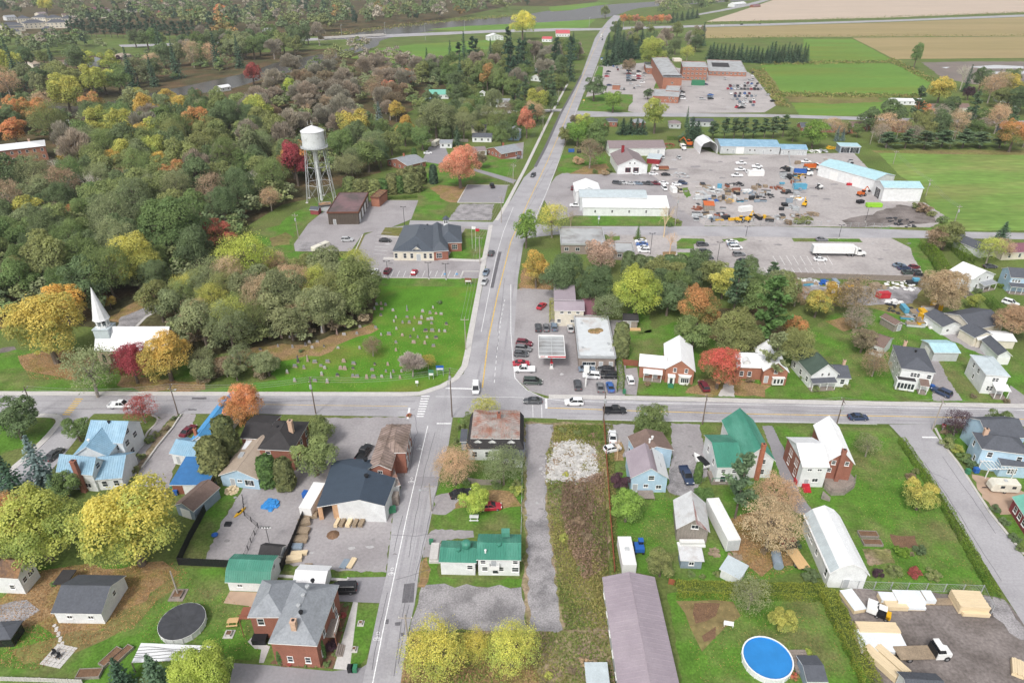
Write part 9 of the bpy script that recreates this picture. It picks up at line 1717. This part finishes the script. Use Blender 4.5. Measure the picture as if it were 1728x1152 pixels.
def kayak(u,v,rz,m,label):p=P(u,v);b=MB();ringbox(b,[(-1.6,.03,.1,.2),(-1.0,.26,.02,.32),(0,.36,0,.36),(1.0,.26,.02,.32),(1.6,.03,.1,.2)]);o=empty('kayak',(p.x,p.y,.03),label,'kayak',None,R(rz));b.bd('hull',M(m),o);MB().box(-.45,.45,-.22,.22,.33,.375).bd('cockpit',M('bpl'),o)
kayak(363,842,72,'kayak_green','green kayak beside the black fence');kayak(405,865,65,'ypt','yellow kayak in the fenced yard')
p=P(363,904);o=empty('sled',(p.x,p.y,.03),'small blue plastic sled on the fenced yard','sled');MB().lathe([(.65,.35),(.5,.1),(.02,.08)],10).bd('bowl',M('bplu'),o)
p=P(385,885);o=empty('fire_pit',(p.x,p.y,.03),'square dark fire pit on the fenced yard','fire pit');MB().box(-.6,.6,-.5,.5,0,.4).bd('frame',M('mtd'),o);MB().box(-.45,.45,-.35,.35,.4,.45).bd('grate',M('bpl'),o)
r=house('pool_shed','grey garden shed beside the blue swimming pool','shed',(1372,1140));wing(r,(1362,1150),(1398,1150),4.5,2.2,'gable',.8,wall='wsl',rf='rch')
p=P(1350,1118);o=empty('pool_deck',(p.x,p.y,.02),'grey wooden deck beside the blue swimming pool','deck');[MB().box(-1.4,1.4,-2+i*.5,-1.55+i*.5,.5,.58).bd('plank',M('wdk'),o) for i in range(8)];MB().box(-1.3,1.3,-1.9,1.9,0,.5).bd('frame',M('wgy'),o)
p=P(1229,1056);o=empty('garden_bench',(p.x,p.y,.02),'white bench at the foot of the leaning tree','bench',None,R(-12));MB().box(-.8,.8,-.22,.22,.42,.48).bd('seat',M('wpl'),o);MB().box(-.8,.8,.2,.26,.5,.95).bd('backrest',M('wpl'),o);[MB().box(x-.04,x+.04,-.2,.2,0,.42).bd('leg',M('wpl'),o) for x in (-.7,.7)]
r=house('small_trailer','small white shed roof at the bottom of the vacant lot','shed',(1008,1165));wing(r,(990,1160),(1030,1160),4,2.0,'shed',.4,rf='rsil')
p=P(1310,950);o=empty('culvert_tank',(p.x,p.y,.02),'dark round tank beside the old red truck','tank',None,R(80));MB().tube((-1.6,0,.9),(1.6,0,.9),.9,n=14).bd('shell',M('wsl'),o);[MB().box(x-.1,x+.1,-.6,.6,0,.3).bd('cradle',M('bpl'),o) for x in (-1,1)]
def sign(u,vb,h,w_,hh,m,label,posts=2,rz=0,txt=None):
 p=P(u,vb);o=empty('sign',(p.x,p.y,0),label,'sign',None,R(rz));MB().box(-w_/2,w_/2,-.05,.05,h-hh,h).bd('sign_panel',M(m),o);MB().box(-w_/2+.12,w_/2-.12,-.07,-.05,h-hh+.15,h-hh*.55).bd('sign_face',M('wpl'),o);[MB().box(x-.06,x+.06,.0,.1,0,h).bd('post',M('mtl'),o) for x in ((-w_*.4,w_*.4) if posts==2 else (0,))]
sign(743,634,3.2,2.0,1.4,'bplu','blue road sign at the cemetery corner');sign(728,640,3.0,1.4,1.8,'gpl','green road sign at the cemetery corner');sign(790,480,2.4,2.2,1.5,'wood_red','wooden notice board at the town hall bank');sign(1010,378,3.5,.9,1.6,'wsl','narrow blue sign on the warehouse grass strip',1) if False else sign(1010,378,3.5,.9,1.6,'wsl','narrow blue sign on the warehouse grass strip',1);sign(1015,106,5,2.2,2.2,'bplu','blue hospital sign beside the main road');sign(985,175,3,1.2,1.2,'ypt','yellow warning sign on the hospital lawn',1);sign(704,652,1.8,.8,.8,'wpl','small white sign on the cemetery lawn',1);sign(1589,728,2.2,.8,.8,'rpt','red stop sign at the corner side street',1,-30)
for (u,v,h,l) in ((797,420,9,'flag pole with white flag on the town hall lawn'),(803,424,9,'second flag pole on the town hall lawn')):
 p=P(u,v);o=empty('flag_pole',(p.x,p.y,.04),l,'flag pole');MB().tube((0,0,0),(0,0,h),.06,.04,6).bd('pole',M('wpl'),o);mb=MB();[mb.poly([(i*.3,.08*math.sin(i*1.5),h-1.2),((i+1)*.3,.08*math.sin((i+1)*1.5),h-1.2),((i+1)*.3,.08*math.sin((i+1)*1.5),h-.1),(i*.3,.08*math.sin(i*1.5),h-.1)]) for i in range(5)];mb.bd('flag',M('rpt' if 'second' in l else 'wpl'),o)
def proj(x,y,z=0):
 d=Vector((x,y,z-CAMH));f=d.y*_c-d.z*_s;up=d.y*_s+d.z*_c;return (864+FOC*d.x/f,576-FOC*up/f)
LM=[('the water tower',543,338),('the church',215,600),('the town hall',715,430),('the fire hall',590,365),('the hospital',1160,140),('the warehouse',1055,355),('the works garage',1070,270),('the fabric shelter',1195,255),('the teal roofed shed',1500,320),('the semi truck',1420,425),('the pump canopy',932,610),('the lime maple',1076,520),('the tall bright pine',1290,585),('the orange flecked maple',1180,550),('the salmon maple',776,305),('the crimson tree',497,310),('the largest green tree',290,420),('the gold and green maple',75,600),('the pale lime tree',412,470),('the red topped maple',372,415),('the brick school',30,270),('the river bend',300,165),('the bridge',592,66),('the red roofed house',950,60),('the pale green roof',740,160),('the blue-grey spruce',642,222),('the gold trees',680,230),('the row houses',1600,185),('the open garage',1435,252),('the silver leafless tree',695,625),('the cemetery corner',780,640),('the olive corner tree',600,510),('the dark purple tree',130,108),('the townhouses',60,45),('the mansard house',835,770),('the rubble heap',965,780),('the brick duplex',500,1085),('the mauve hall',1085,1000),('the long white garage',1420,960),('the corner house',1680,790),('the green gable house',1395,645),('the blue roofed house',170,790),('the pool',1293,1117),('the pine belt',240,62),('the upper cottages',810,178),('the white sheds',1215,950),('the junk yard',1500,490),('the muddy field',1650,120)]
ORD=['first','second','third','fourth','fifth','sixth','seventh','eighth','ninth','tenth','eleventh','twelfth','thirteenth','fourteenth','fifteenth','sixteenth','seventeenth','eighteenth','nineteenth','twentieth']
cl={}
for o,ph in AUTO:
 u,v=proj(o.location.x,o.location.y);b_=min(LM,key=lambda l:(l[1]-u)**2+((l[2]-v)*1.6)**2);du,dv=u-b_[1],v-b_[2]
 rel=('right of ' if du>0 else 'left of ') if abs(du)>1.2*abs(dv) else ('below ' if dv>0 else 'above ');cl.setdefault((ph,rel,b_[0]),[]).append((u,v,o))
for (ph,rel,lm),it in cl.items():
 it.sort(key=lambda t:t[0] if rel in ('below ','above ') else t[0]);n=len(it)
 base=ph+', '+rel+lm if lm.replace('the ','') not in ph else ph+', '+rel.replace(' of ','').strip()+' side'
 for i,(u,v,o) in enumerate(it):
  t=base+(', '+ORD[i]+' from left' if n>1 and i<20 else '');w_=t.split()
  if len(w_)>16:t=' '.join(w_[:16])
  o['label']=t

hz=MB().box(-2400,2400,-60,2600,-1.0,99.0).bd('haze',[])
hm=bpy.data.materials.new('haze');hm.use_nodes=True;ht=hm.node_tree;ht.nodes.clear()
pv=ht.nodes.new('ShaderNodeVolumePrincipled');pv.inputs['Color'].default_value=(.93,.95,1,1);pv.inputs['Density'].default_value=.00009;pv.inputs['Anisotropy'].default_value=.2
ho=ht.nodes.new('ShaderNodeOutputMaterial');ht.links.new(pv.outputs[0],ho.inputs['Volume']);hz.data.materials.append(hm);tag(hz,'thin pale haze in the air',None,None,'stuff')
SC.cycles.volume_bounces=0;SC.cycles.volume_max_steps=32
